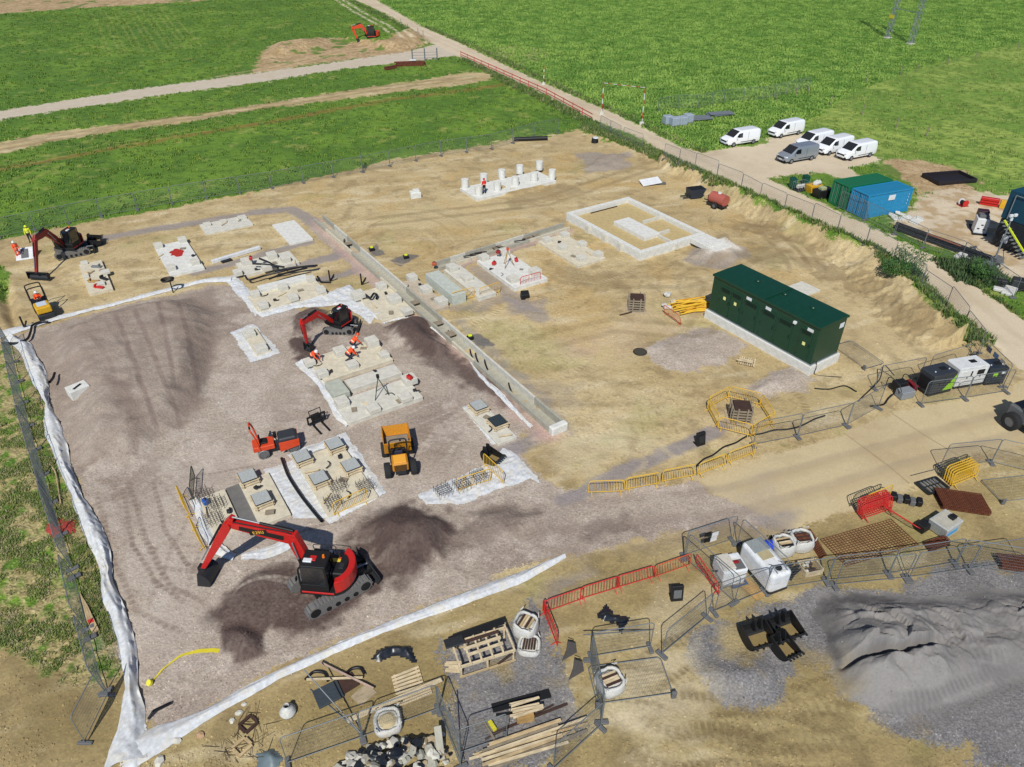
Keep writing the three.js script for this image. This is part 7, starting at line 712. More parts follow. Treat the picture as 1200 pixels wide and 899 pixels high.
{ const t = place('mortar_tray', 'slate grey mortar tray under crossed timbers', 'tray', [385, 815], 0.55); new MB().rbox(1.15, 0.12, 0.95, 0.03, 0, 0.1, 0).build('tray', mat([72, 82, 90], { roughness: 0.4, map: TEX.dusty }), t); new MB().box(0.75, 0.05, 0.8, 0.95, 0.05, -0.1, 0, 0.1).build('brown_sheet', M.woodDark, t); board(t, [-0.6, 0.24, -1.1], [1.6, 0.2, 0.1], 0.09, 0.06, M.woodPale); board(t, [0.2, 0.3, -1.6], [1.8, 0.26, 0.9], 0.08, 0.05, mat([206, 182, 170], { map: TEX.wood })); new MB().box(0.9, 0.04, 0.7, 1.35, 0.03, 0.8, 0, 0.3).build('ply_sheet', mat([186, 172, 146], { map: TEX.wood }), t); }
for (const [px, lb, pts] of [[[372, 793], 'curled black pipe offcut beside crossed timbers', [[-0.5, 0.06, 0.2], [-0.2, 0.06, -0.2], [0.3, 0.06, -0.15], [0.55, 0.06, 0.25]]], [[416, 787], 'curved black pipe offcut near shiny black sheeting', [[-0.45, 0.07, 0.25], [-0.15, 0.07, -0.1], [0.25, 0.07, -0.12], [0.5, 0.07, 0.2]]]]) { const o = new MB().tube(pts, 0.075, 8).build('pipe_offcut', M.pipe); o.position.copy(GT(...px)); tag(o, lb, 'pipe'); }
// bulk bags
function bulkBag(px, label, o = {}) { const t = place('bulk_bag', label, 'bulk bag', px, rr(0, 1.5)); const s = o.s || 1, h = o.h || 0.75, n = 20, rings = []; for (let i = 0; i <= 8; i++) { const y = i / 8, r = []; for (let j = 0; j < n; j++) { const a = j / n * Math.PI * 2; const sq = 0.5 * s / Math.pow(Math.pow(Math.abs(Math.cos(a)), 3.4) + Math.pow(Math.abs(Math.sin(a)), 3.4), 1 / 3.4); const k = (0.94 + 0.12 * Math.sin(y * Math.PI)) * (1 + 0.09 * (fbm(j * 0.7 + px[0], y * 4, 2) - 0.5)); r.push([Math.cos(a) * sq * k, y * h * (1 + 0.16 * (vnoise(j * 0.8 + px[1], 3) - 0.5)), Math.sin(a) * sq * k]); } r.push(r[0]); rings.push(r); } rings.push(rings[8].map(([x, y, z]) => [x * 0.84, y - 0.02, z * 0.84])); rings.push(rings[8].map(([x, y, z]) => [x * 0.78, y * 0.75, z * 0.78])); new MB().add(loft(rings)).build('bag', M.whiteBag, t); for (const [a, b] of [[1, 1], [1, -1], [-1, 1], [-1, -1]]) new MB().tube([[a * 0.42 * s, h, b * 0.42 * s], [a * 0.5 * s, h + 0.18, b * 0.35 * s], [a * 0.34 * s, h + 0.05, b * 0.46 * s]], 0.02, 4).build('lifting_loop', M.whiteBag, t); if (o.fill) o.fill(t, s, h); return t; }
const timberFill = m => (t, s, h) => { for (let i = 0; i < 5; i++) board(t, [-0.3 * s, h * 0.86 + i * 0.02, -0.26 + i * 0.13], [0.32 * s, h * 0.9, -0.22 + i * 0.12], 0.1, 0.06, m[i % m.length]); };
bulkBag([616, 741], 'white bulk bag of dark and tan offcuts at the end of the red barriers', { h: 0.9, s: 1.1, fill: timberFill([M.woodDark, M.wood, M.woodPale]) }); bulkBag([620, 760], 'slumped white bulk bag with a brown board in front of the fuller bag', { h: 0.4, s: 1.05, fill: timberFill([M.woodDark]) }); bulkBag([714, 805], 'white bulk bag holding three sawn timbers by the flat fence panel', { h: 0.7, s: 1.2, fill: timberFill([M.woodPale, M.woodDark, M.woodPale]) }); bulkBag([455, 850], 'round white bulk bag of sand by the rubble heap', { h: 0.5, s: 1.15, fill: (t, s, h) => new MB().cyl(0.4 * s, 0.2 * s, 0.14, 0, h * 0.8, 0).build('sand', mat([206, 190, 150], { map: TEX.concrete, roughness: 1 }), t) }); bulkBag([937, 640], 'white bulk bag of rusty brown scrap near the steel mats', { h: 0.8, s: 1.15, fill: timberFill([M.woodDark, M.rust]) }); bulkBag([916, 646], 'white bulk bag of mixed pale offcuts beside the big tank', { h: 0.8, s: 1.1, fill: timberFill([M.wood, M.black, M.woodPale]) });
{ const t = place('rubbish_sack', 'small white sack slumped beside a fence shadow', 'sack', [338, 836], 0.3); new MB().lathe([[0.02, 0], [0.32, 0.02], [0.36, 0.2], [0.2, 0.42], [0.07, 0.5], [0.12, 0.6]]).build('sack', M.whiteBag, t); }
// rubble
const tanStone = mat([186, 168, 138], { map: TEX.concrete, roughness: 1 });
{ const t = place('rubble_heap', 'heap of broken concrete and black membrane scraps behind the fence', 'rubble', [455, 893], 0.3); for (let i = 0; i < 150; i++) { const a = rr(0, 6.28), r = Math.sqrt(rnd()), x = Math.cos(a) * r * 2.6, z = Math.sin(a) * r * 1.1 + 0.3, y = 0.75 * (1 - r * r) + rr(-0.05, 0.12); const s = rr(0.09, 0.3); const g = new THREE.DodecahedronGeometry(s, 0); const p = g.attributes.position; for (let k = 0; k < p.count; k++) { const q = hash2(Math.round(p.getX(k) * 1e4) + i * 71, Math.round(p.getY(k) * 1e4 + p.getZ(k) * 1e3)); p.setXYZ(k, p.getX(k) * (0.8 + 0.5 * q), p.getY(k) * (0.3 + 0.4 * q), p.getZ(k) * (0.6 + 0.5 * q)); } g.computeVertexNormals(); new MB().add(xf(g, x, y, z, rr(-0.5, 0.5), rr(0, 6), rr(-0.5, 0.5))).build(i % 3 === 2 ? 'membrane_scrap' : 'chunk', i % 3 === 2 ? blackSheet : [M.conc, M.concGrey, tanStone][i % 5 % 3], t); } board(t, [2.1, 0.1, 0.6], [2.2, 0.9, -0.4], 0.3, 0.12, M.concGrey, 'kerb_stone'); }
for (const [x, y, s, lb] of [[235, 862, 0.26, 'tan boulder among small stones by the white sheeting'], [207, 868, 0.3, 'pale concrete lump beside the white sheeting corner'], [187, 893, 0.34, 'flat pale paving fragment at the sheeting corner'], [518, 861, 0.2, 'white stone lying alone on the tan earth'], [280, 836, 0.22, 'grey stone cluster beside the sheeting strip'], [272, 845, 0.2, 'grey stone cluster beside the sheeting strip'], [286, 826, 0.17, 'grey stone cluster beside the sheeting strip']]) { const g = new THREE.DodecahedronGeometry(s * 0.62, 0); g.scale(1.3, 0.5, 1); const o = new MB().add(g).build('loose_stone', lb.startsWith('tan') ? mat([206, 168, 130], { map: TEX.concrete }) : M.conc); o.position.copy(GT(x, y)).add(V3(0, s * 0.15, 0)); o.rotation.y = x; tag(o, lb, 'stone', lb.startsWith('grey') ? 'grey stones by the sheeting' : undefined); }
{ const t = place('shutter_boxes', 'two square timber frames lying in scrub near the sheeting', 'frame', [288, 862], 0.9); const sq = (x, z, m, r) => { for (const s of [-1, 1]) { board(t, [x - 0.3, 0.08, z + s * 0.26], [x + 0.3, 0.08, z + s * 0.26], 0.12, 0.1, m, 'frame_board'); board(t, [x + s * 0.3, 0.082, z - 0.2], [x + s * 0.3, 0.082, z + 0.2], 0.12, 0.1, m, 'frame_board'); } }; sq(0.35, -0.3, M.woodDark); sq(-0.4, 0.35, M.wood); const tw = new MB(); for (let i = 0; i < 40; i++) { const x = rr(-1.3, 0.8), z = rr(-0.8, 1.2); tw.bar([x, 0.03, z], [x + rr(-0.7, 0.7), rr(0.05, 0.3), z + rr(-0.7, 0.7)], 0.012, 3); } tw.build('twigs', mat([92, 74, 56], { roughness: 1 }), t).userData.kind = 'stuff'; }
// reinforcement mats
function rebarMat(q, nu, nv, layers, label) { const p = q.map(([x, y]) => GT(x, y)), t = thing('rebar_mat', label, 'rebar mat', p[0], 0); const A = V3(), B = p[1].clone().sub(p[0]), D = p[3].clone().sub(p[0]); A.y = B.y = D.y = 0; for (let l = 0; l < layers; l++) { const y = 0.06 + l * 0.07, u = new MB(), v = new MB(), jx = rr(-0.05, 0.05), jz = rr(-0.05, 0.05); for (let i = 0; i <= nu; i++) { const s = B.clone().multiplyScalar(i / nu); u.bar([s.x + jx, y, s.z + jz], [s.x + D.x + jx, y, s.z + D.z + jz], 0.022, 4); } for (let i = 0; i <= nv; i++) { const s = D.clone().multiplyScalar(i / nv); v.bar([s.x + jx, y + 0.028, s.z + jz], [s.x + B.x + jx, y + 0.036, s.z + B.z + jz], 0.022, 4); } u.build('long_bars', M.rust, t).userData.kind = 'stuff'; v.build('cross_bars', M.rust, t).userData.kind = 'stuff'; } return t; }
rebarMat([[961, 633], [1044, 609], [1075, 639], [991, 664]], 25, 14, 1, 'large rusty steel reinforcement mat lying beside the red barrier stack'); rebarMat([[1093, 577], [1147, 585], [1153, 604], [1103, 597]], 22, 12, 6, 'thick stack of rusty reinforcement mats beside the yellow barriers'); rebarMat([[943, 626], [950, 622], [972, 652], [962, 656]], 4, 14, 2, 'narrow rusty reinforcement mat beside the bulk bags'); rebarMat([[1083, 640], [1105, 633], [1112, 642], [1090, 648]], 10, 6, 5, 'small rusty reinforcement mat stack behind the fence'); rebarMat([[1165, 655], [1215, 660], [1215, 672], [1172, 668]], 18, 8, 6, 'rusty reinforcement mats behind the fence above the sand');
// white tanks and gear in their enclosure
{ const a = GT(838, 690), b = GT(868, 684), t = thing('tank_cube', 'white cube water tank with a grey hatch in the fenced enclosure', 'tank', a.clone().add(b).multiplyScalar(0.5).add(V3(0.1, 0, -0.55)), yawTo(a, b)); new MB().prism([[-0.55, 0.12], [0.55, 0.12], [0.66, 0.5], [0.66, 1.15], [-0.66, 1.15], [-0.66, 0.5]], 1.2, 0, 0, 0, 0, 0, 0, 0.07).build('tank', M.white, t); new MB().rbox(0.55, 0.05, 0.6, 0.02, 0.3, 1.17, 0.2).build('hatch', M.grey, t); new MB().rbox(0.7, 0.12, 1.0, 0.04, -0.28, 1.22, -0.05).build('lid', mat([234, 228, 214], { map: TEX.dusty }), t); new MB().rbox(0.3, 0.1, 0.16, 0.03, 0.2, 1.27, 0.1).build('red_tool', M.redDark, t); new MB().box(1.3, 0.12, 1.2, 0, 0.06, 0).build('pallet', M.woodGrey, t); new MB().cyl(0.05, 0.05, 0.2, -0.7, 0.7, 0, 0, 0, Math.PI / 2).build('tap', M.darkSteel, t); }
{ const a = GT(897, 692), b = GT(923, 684), t = thing('water_tank', 'long white rounded water tank with a sand dusted top', 'tank', GT(893, 684).add(V3(0.15, 0, -0.6)), yawTo(GT(878, 655), GT(908, 690))); new MB().rbox(2.6, 1.3, 1.25, 0.22, 0, 0.78, 0).build('tank', M.white, t); new MB().rbox(0.85, 0.05, 0.95, 0.02, -0.75, 1.45, 0).build('grey_lid', mat([168, 176, 176], { roughness: 0.6, map: TEX.dusty }), t); new MB().rbox(0.6, 0.04, 0.7, 0.02, -0.1, 1.44, 0.05).build('dust_patch', mat([190, 178, 140], { map: TEX.concrete, roughness: 1 }), t); new MB().cyl(0.16, 0.16, 0.1, 0.9, 1.47, 0).build('filler_cap', M.black, t); new MB().box(2.5, 0.14, 1.2, 0, 0.07, 0).build('skid', M.darkSteel, t); for (const z of [-0.3, 0.3]) new MB().tube([[0.5, 1.45, z], [0.8, 1.65, z], [1.2, 1.5, z]], 0.02, 5).build('grab_rail', M.galv, t); }
{ const t = place('ply_sheet', 'tan plywood sheet lying in front of the white tanks', 'plywood', [880, 690], -1.0); new MB().box(1.4, 0.04, 0.7, 0, 0.05, 0).build('sheet', M.ply, t); } { const t = place('blue_board', 'slate blue board lying beside the white cube tank', 'board', [864, 682], 0.3); new MB().box(0.9, 0.05, 0.7, 0, 0.05, 0).build('board', mat([72, 88, 116], { roughness: 0.5 }), t); } { const t = place('blue_drum', 'bright blue drum behind the long white tank', 'drum', [894, 645], 0.2); new MB().cyl(0.3, 0.3, 0.9, 0, 0.35, 0, 0.3, 0, Math.PI / 2.2, 18).build('drum', mat([22, 62, 190], { roughness: 0.35 }), t); for (const x of [-0.2, 0.2]) new MB().add(xf(new THREE.TorusGeometry(0.305, 0.02, 6, 18), x * 0.9, 0.35, 0, 0, Math.PI / 2, 0)).build('hoop', M.blue, t); }
for (const [x, y, lb] of [[924, 672, 'bundle of dark grey tubes and netting beside the long tank'], [903, 640, 'black hose and tools leaning behind the bulk bags']]) { const t = place('tube_bundle', lb, 'tubes', [x, y], 0.8); for (let i = 0; i < 9; i++) new MB().bar([-0.6, 0.05 + i * 0.03, -0.35 + i * 0.09], [0.6, 0.1 + (i % 3) * 0.1, -0.3 + i * 0.08 + rr(-0.15, 0.15)], 0.04).build('tube', i % 3 ? M.darkSteel : M.black, t); }
{ const t = place('offcut_crate', 'open pale crate of stones and offcuts by the narrow mat', 'crate', [948, 668], 0.25); for (const s of [-1, 1]) { board(t, [-0.5, 0.2, s * 0.42], [0.5, 0.2, s * 0.42], 0.04, 0.36, M.woodPale, 'side_board'); board(t, [s * 0.5, 0.2, -0.4], [s * 0.5, 0.2, 0.4], 0.04, 0.36, M.woodPale, 'side_board'); } for (let i = 0; i < 10; i++) new MB().add(xf(new THREE.DodecahedronGeometry(rr(0.08, 0.15), 0), rr(-0.38, 0.38), 0.25, rr(-0.3, 0.3))).build('stone', i % 2 ? M.conc : M.woodDark, t); }
{ const t = place('cement_skip', 'white and blue painted skip beside the stacked mats', 'skip', [1103, 622], 0.55); new MB().prism([[-0.55, 0.1], [0.55, 0.1], [0.75, 0.85], [-0.75, 0.85]], 1.1, 0, 0, 0, 0, 0, 0, 0.04).build('skip_body', mat([214, 218, 214], { roughness: 0.5, map: TEX.dusty }), t); new MB().box(1.0, 0.3, 0.012, -0.1, 0.42, 0.555).build('blue_band', mat([80, 158, 208]), t, 'pale blue painted band'); new MB().box(1.2, 0.02, 0.9, 0, 0.86, 0).build('cement', mat([196, 192, 178], { map: TEX.concrete, roughness: 1 }), t); new MB().rbox(0.4, 0.2, 0.3, 0.04, 0.4, 0.95, 0.1).build('mixer_paddle', M.black, t); new MB().rbox(0.7, 0.5, 0.5, 0.05, -0.9, 0.3, -0.6).build('motor', M.black, t); }
{ const t = place('plastic_grating', 'black plastic grating panel beside the yellow stack', 'grating', [1092, 571], 0.35); const fr = M.darkSteel; for (const s of [-1, 1]) { board(t, [-0.75, 0.14, s * 0.5], [0.75, 0.14, s * 0.5], 0.1, 0.12, fr, 'edge_bar'); board(t, [s * 0.75, 0.142, -0.5], [s * 0.75, 0.142, 0.5], 0.1, 0.12, fr, 'edge_bar'); } for (let i = 0; i < 5; i++) board(t, [-0.5 + i * 0.25, 0.15, -0.45], [-0.5 + i * 0.25, 0.15, 0.45], 0.07, 0.06, M.galv, 'slat'); board(t, [-0.7, 0.19, 0], [0.7, 0.19, 0], 0.06, 0.05, fr, 'slat'); }
{ const t = place('block_stack', 'row of dark plastic barrier blocks beside the red barriers', 'blocks', [1057, 588], -0.35); for (let i = 0; i < 6; i++) new MB().rbox(0.3, 0.35, 0.5, 0.05, -0.85 + i * 0.34, 0.18 + (i % 2) * 0.1, 0).build('block', i % 2 ? M.black : M.grey, t); }
for (const [x, y, lb, yaw] of [[792, 702, 'black framed sign with a grey face standing before the red barriers', 0.1], [820, 521, 'black plastic box on the backfilled strip above the yellow row', 0.4]]) { const t = place('sign_frame', lb, 'box', [x, y], yaw); new MB().rbox(0.62, 0.95, 0.2, 0.04, 0, 0.48, 0, -0.2).build('frame', M.black, t); new MB().box(0.4, 0.5, 0.02, 0, 0.5, 0.115, -0.2).build('face', lb.includes('grey') ? M.grey : M.darkSteel, t); for (const s of [-1, 1]) new MB().box(0.08, 0.08, 0.5, s * 0.24, 0.04, -0.1).build('foot', M.black, t); }
for (const [x, y, lb] of [[668, 770, 'bent grey metal sheet propped by the edge-on fence'], [676, 792, 'second small grey sheet against the edge-on fence']]) { const t = place('metal_sheet', lb, 'sheet', [x, y], 0.5); new MB().prism([[-0.45, 0], [0.4, 0.05], [0.45, 0.5], [0.1, 0.75], [-0.1, 0.35]], 0.03, 0, 0, 0, -0.6).build('sheet', mat([88, 84, 82], { roughness: 0.6, map: TEX.dusty }), t); new MB().bar([0.1, 0.75, -0.4], [0.5, 0.3, -0.5], 0.02).build('edge_strip', M.black, t); }
// timber crates: dark chamber inside a cribwork of grey boards
function cribwork(px, label) { const t = place('timber_crib', label, 'timber crib', px, UYAW + 0.9); new MB().box(1.75, 0.06, 1.75, 0, 0.03, 0).build('base_board', mat([198, 184, 158], { map: TEX.wood }), t); new MB().rbox(1.05, 1.15, 1.05, 0.02, 0, 0.62, 0).build('chamber', M.woodDark, t); for (let k = 0; k < 5; k++) for (const s of [-1, 1]) { new MB().box(1.32, 0.1, 0.06, 0, 0.16 + k * 0.22, s * 0.6).build('slat', M.woodGrey, t); new MB().box(0.06, 0.1, 1.32, s * 0.6, 0.24 + k * 0.22, 0).build('slat', M.woodGrey, t); } for (const [x, z] of [[0.66, 0.3], [0.66, -0.3], [-0.66, 0.3], [0.3, 0.66], [-0.3, 0.66], [0.3, -0.66], [-0.66, -0.3]]) new MB().box(0.1, 1.25, 0.1, x, 0.64, z).build('upright', M.woodGrey, t); return t; }
cribwork([745, 362], 'grey timber cribwork round a dark chamber on the open earth'); cribwork([866, 491], 'grey timber cribwork inside the ring of yellow barriers');
{ const t = place('duct_pile', 'heap of yellow plastic ducts behind the kiosk end', 'ducts', [813, 361], 0.25); for (let i = 0; i < 34; i++) { const y = 0.07 + (i % 4) * 0.12, z = rr(-0.9, 0.9), l = rr(1.2, 2.0), k = rr(-0.35, 0.35); new MB().bar([-l + rr(-0.3, 0.3), y, z - k], [l * 0.8, y + rr(-0.02, 0.1), z + k], 0.055, 7).build('duct', i % 5 ? M.barYellow : mat([206, 150, 40], { roughness: 0.5 }), t); } }
for (const [x, y, lb] of [[783, 347, 'crumpled white sack beside the orange barrier'], [790, 356, 'pale grey sack between the orange barrier and yellow ducts'], [782, 362, 'white helmet-sized bundle against the orange barrier']]) { const o = new MB().rbox(0.7, 0.3, 0.45, 0.12, 0, 0.16, 0, 0.1, 0.4, 0.1).rbox(0.4, 0.25, 0.35, 0.1, 0.3, 0.3, 0.1, 0.4, 1, 0.2).build('sack', M.whiteBag); o.position.copy(GT(x, y)); o.rotation.y = x; tag(o, lb, 'sack'); }
{ const t = place('board', 'short dark plank on the earth beside the timber cribwork', 'plank', [733, 368], 0.5); board(t, [-0.6, 0.04, 0], [0.6, 0.05, 0.05], 0.14, 0.06, M.woodDark); } { const t = place('manhole_cover', 'round dark manhole cover on the open earth', 'manhole', [750, 413], 0); new MB().cyl(0.5, 0.5, 0.08, 0, 0.03, 0, 0, 0, 0, 20).build('cover', mat([84, 80, 66], { map: TEX.dusty }), t); new MB().add(xf(new THREE.TorusGeometry(0.5, 0.04, 5, 24), 0, 0.06, 0, Math.PI / 2)).build('rim', M.darkSteel, t); }
{ const t = place('timber_pallet', 'pallet of split pale timber lying below the kiosk plinth', 'pallet', [875, 425], UYAW + 0.6); for (const z of [-0.4, 0, 0.4]) board(t, [-0.6, 0.05, z], [0.6, 0.05, z], 0.1, 0.09, M.woodDark, 'bearer'); for (let i = 0; i < 8; i++) board(t, [-0.55 + i * 0.155, 0.12, -0.55], [-0.53 + i * 0.155, 0.125, 0.55], 0.11, 0.045, i % 3 ? M.woodPale : M.wood, 'slat'); boards(t, 5, 1.1, 0.35, 0.14, M.woodPale); }
// long white duct, black ducts, tripods, tools among the foundations
{ const a = G(249, 309), b = G(305, 292), t = thing('white_beam', 'long white box beam lying along the backfilled trench', 'beam', a.clone().add(b).multiplyScalar(0.5), yawTo(a, b)); new MB().rbox(a.distanceTo(b), 0.32, 0.34, 0.03, 0, 0.18, 0).build('beam', M.white, t); new MB().rbox(1.0, 0.14, 0.5, 0.04, -1.2, 0.07, 0.45).build('black_wedge', M.black, t); }
function ducts(lb, list, rad = 0.09) { const t = thing('duct_run', lb, 'ducts', GT(list[0][0][0], list[0][0][1]), 0); t.updateMatrixWorld(); for (const run of list) { const pts = run.map(([x, y, h]) => { const p = G(x, y, h ?? 0.45); return toLocal(t, p).toArray(); }); new MB().tube(pts, rad, 8, run.length * 8).build('duct', M.pipe, t); } return t; }
ducts('tangle of thick black ducts sprawled across the pedestal foundation', [[[296, 309, 0.8], [312, 310, 0.8], [333, 313, 0.7]], [[304, 303, 0.9], [316, 308, 0.8], [326, 314, 0.6]], [[287, 323, 0.6], [292, 328, 0.5], [310, 323, 0.5], [330, 318, 0.7], [352, 313, 0.7], [372, 311, 0.5]], [[322, 318, 0.5], [340, 314, 0.8], [370, 312, 0.6]], [[315, 327, 0.6], [335, 320, 0.7], [360, 314, 0.7]], [[372, 324, 0.2], [376, 330, 0.2], [387, 330, 0.2]]]);
for (const [p, q, lb] of [[[387, 330], [386.5, 320], 'black duct end standing up beside the cream foundation'], [[424, 334], [422, 318], 'black duct stub standing up beside the cable trench'], [[29, 385], [31, 376], 'black duct stub poking up at the sheeting corner']]) { const P = GT(...p); const t = new MB().bar([0, 0, 0], [0, 1.1, 0], 0.07, 8).bar([0, 0.05, 0], [0.45, 0.75, 0.1], 0.07, 8).build('duct_stub', M.pipe); t.position.copy(P); tag(t, lb, 'duct'); }
ducts('long black duct laid over the white sheeting between the padded foundations', [[[330, 537, 0.2], [338, 558, 0.25], [352, 580, 0.22], [366, 598, 0.2], [377, 611, 0.2]]]); ducts('black hose curving over the corner of the white sheeting', [[[3, 402, 0.3], [20, 402, 0.3], [32, 397, 0.3], [36, 388, 0.3], [38, 381, 0.3], [48, 377, 0.3], [56, 377, 0.25]]]); ducts('black hose trailing beside the drain chamber', [[[58, 448, 0.6], [62, 443, 0.5], [64, 437, 0.5]]]); ducts('thick black hoses tangled by the trench pedestals', [[[428, 345, 0.5], [434, 349, 0.6], [438, 344, 0.6], [442, 346, 0.5], [441, 350, 0.4]]]);
ducts('thick black cable snaking along the ditch above the yellow row', [[[815, 547, 0.08], [825, 538, 0.08], [836, 533, 0.06], [848, 524, 0.08], [862, 519, 0.05], [876, 511, 0.08], [893, 508, 0.05], [908, 504, 0.08], [924, 503, 0.05], [939, 499, 0.08], [955, 491, 0.05], [967, 487, 0.08]]], 0.055); ducts('black cable looping from the kiosk plinth to the pump', [[[955, 455, 0.1], [972, 456, 0.1], [990, 452, 0.1], [1004, 459, 0.1]]], 0.04); ducts('black cable trailing along the generator fence', [[[1006, 470, 0.1], [1030, 446, 0.3], [1036, 428, 0.8], [1048, 440, 0.3]]], 0.04);
function tripod(px, h, label, m, head) { const t = place('survey_tripod', label, 'tripod', px, 0.4); for (let i = 0; i < 3; i++) { const a = i * 2.094 + 0.3; new MB().bar([0, h, 0], [Math.cos(a) * 0.62, 0, Math.sin(a) * 0.62], 0.035, 5).build('leg', m, t); } new MB().rbox(0.2, 0.28, 0.2, 0.04, 0, h + 0.15, 0).build('instrument', head, t); return t; }
tripod([595, 316], 1.55, 'orange-legged survey tripod standing on a pale foundation', M.ply, M.orange).position.y += 0.35; tripod([446, 468], 1.5, 'dark green survey tripod standing on the foundation slab', mat([70, 82, 64]), M.black).position.y += 0.3;
for (const [x, y, h, m, lb] of [[584, 297, 0.8, M.redDark, 'small red coil on the tripod foundation'], [579, 310, 0.4, M.red, 'red power tool lying on the tripod foundation'], [605, 306, 0.4, M.barRed, 'red and white tool case on the tripod foundation'], [294, 304, 0.8, M.red, 'red jerry can among the black ducts'], [480, 444, 0.8, M.red, 'red bucket on a pedestal of the green tripod foundation'], [509, 311, 0.5, mat([176, 86, 56]), 'rusty coil against the blockwork trench'], [241, 590, 0.25, M.blue, 'blue bucket on the panelled foundation']]) { const t = thing('site_tool', lb, 'tool', G(x, y, h), x); new MB().rbox(0.42, 0.3, 0.3, 0.07, 0, 0.15, 0).build('case', m, t); new MB().tube([[-0.15, 0.28, 0], [0, 0.42, 0], [0.15, 0.28, 0]], 0.025, 5).build('handle', M.black, t); }
{ const t = place('upturned_crate', 'black box with loose sticks below the red barrier', 'box', [615, 350], 0.2); new MB().rbox(0.7, 0.7, 0.6, 0.05, 0, 0.3, 0, 0.3).build('box', M.black, t); boards(t, 5, 1.4, 0.4, 0, M.wood); t.children.slice(1).forEach(c => c.position.x += 0.7); }
{ const t = place('hose_coil', 'coil of black hose hung on a post by the white sheeting', 'hose', [203, 343], 0.2); new MB().cyl(0.05, 0.05, 1.1, 0, 0.55, 0).build('post', M.black, t); for (let i = 0; i < 4; i++) new MB().add(xf(new THREE.TorusGeometry(0.45 + i * 0.03, 0.04, 6, 22), -0.15, 1.15 + i * 0.06, 0, Math.PI / 2 - 0.25 + i * 0.05, 0.2)).build('coil', M.pipe, t); }
for (const [x, y, lb] of [[105, 320, 'pale'], [113, 313, 'grey'], [110, 330, 'tan'], [122, 327, 'dark'], [116, 337, 'red']]) { const t = thing('formwork_piece', lb + ' formwork piece lying on the cream foundation', 'formwork', G(x, y, 0.32), x); new MB().box(0.9, 0.1, 0.3, 0, 0.06, 0).box(0.1, 0.3, 0.34, 0.3, 0.15, 0).build('panel', { pale: M.woodPale, tan: M.ply, grey: M.galv, dark: M.darkSteel, red: M.barRed }[lb], t); }
{ const t = place('site_board', 'white board with a grey panel leaning near the dark red bucket', 'board', [32, 301], 0.4); new MB().box(1.7, 0.05, 1.5, 0, 0.35, 0, 0.45).build('board', M.white, t); new MB().box(0.6, 0.02, 1.1, -0.1, 0.4, 0.05, 0.45).build('grey_panel', M.grey, t); for (const s of [-1, 1]) new MB().box(0.06, 0.7, 0.06, s * 0.7, 0.35, -0.55).build('prop', M.woodGrey, t); }
// things in the weeds and on the lower gravel
{ const a = GT(89, 688), b = GT(117, 752), t = thing('timber_plank', 'weathered split plank with a red mark lying in the weeds', 'plank', a.clone().add(b).multiplyScalar(0.5), yawTo(a, b)); new MB().prism([[-1.6, -0.05], [-0.4, -0.14], [1.5, -0.16], [1.55, 0.14], [-0.3, 0.16]], 0.09, 0, 0.12, 0, Math.PI / 2).build('plank', M.wood, t); new MB().box(0.28, 0.01, 0.24, 0.75, 0.172, 0).build('red_mark', mat([206, 54, 50]), t, 'red painted mark'); }
{ const a = GT(42, 555), b = GT(66, 618), t = thing('black_pipe', 'straight black pipe lying in the weeds above the tarpaulin', 'pipe', a, 0); t.updateMatrixWorld(); new MB().bar([0, 0.12, 0], toLocal(t, b).add(V3(0, 0.15, 0)).toArray(), 0.09, 8).build('pipe', M.rubber, t); } { const a = GT(66, 556), b = GT(72, 592), t = thing('timber_stake', 'bent yellow timber stake in the weeds by the sheeting', 'stake', a, 0); t.updateMatrixWorld(); const l = toLocal(t, b); new MB().tube([[-0.3, 0.3, -0.3], [0, 0.15, 0], [l.x * 0.5, 0.12, l.z * 0.5], [l.x, 0.1, l.z]], 0.04, 6).build('stake', M.wood, t); }
{ const pts = [[176, 802], [190, 786], [215, 768], [240, 763], [257, 763]].map(([x, y]) => GT(x, y)); const pos = [], ind = []; const cv = new THREE.CatmullRomCurve3(pts); const n = 30; for (let i = 0; i <= n; i++) { const p = cv.getPoint(i / n), d = cv.getTangent(i / n), q = V3(-d.z, 0, d.x).normalize(); const w = 0.05 + 0.07 * sstep(0.3, 0.8, i / n); for (const s of [-1, 1]) pos.push(p.x + q.x * s * w, gh(p.x, p.z) + 0.03 + 0.02 * Math.sin(i) + (s > 0 ? 0.02 : 0), p.z + q.z * s * w); } for (let i = 0; i < n; i++) ind.push(i * 2, i * 2 + 1, i * 2 + 2, i * 2 + 1, i * 2 + 3, i * 2 + 2); const g = new THREE.BufferGeometry(); g.setAttribute('position', new THREE.Float32BufferAttribute(pos, 3)); g.setIndex(ind); g.computeVertexNormals(); const t = thing('tape_roll', 'roll of yellow tape unwound across the lower gravel', 'tape', V3()); const o = new THREE.Mesh(g, mat([222, 206, 50], { side: THREE.DoubleSide })); o.name = 'tape'; o.castShadow = true; t.add(o); new MB().cyl(0.14, 0.14, 0.12, pts[0].x, pts[0].y + 0.12, pts[0].z, 0.6, 0, 0.4).build('spool', mat([222, 214, 60]), t); }
{ const o = new MB().bar([0, 0.3, 0], [0.5, 0.1, -0.5], 0.07, 8).bar([0, 0.3, 0], [-0.2, 0.05, 0.2], 0.06, 8).build('duct_stub', M.pipe); o.position.copy(GT(182, 838)); tag(o, 'short black duct sticking out at the lower sheeting corner', 'duct'); }
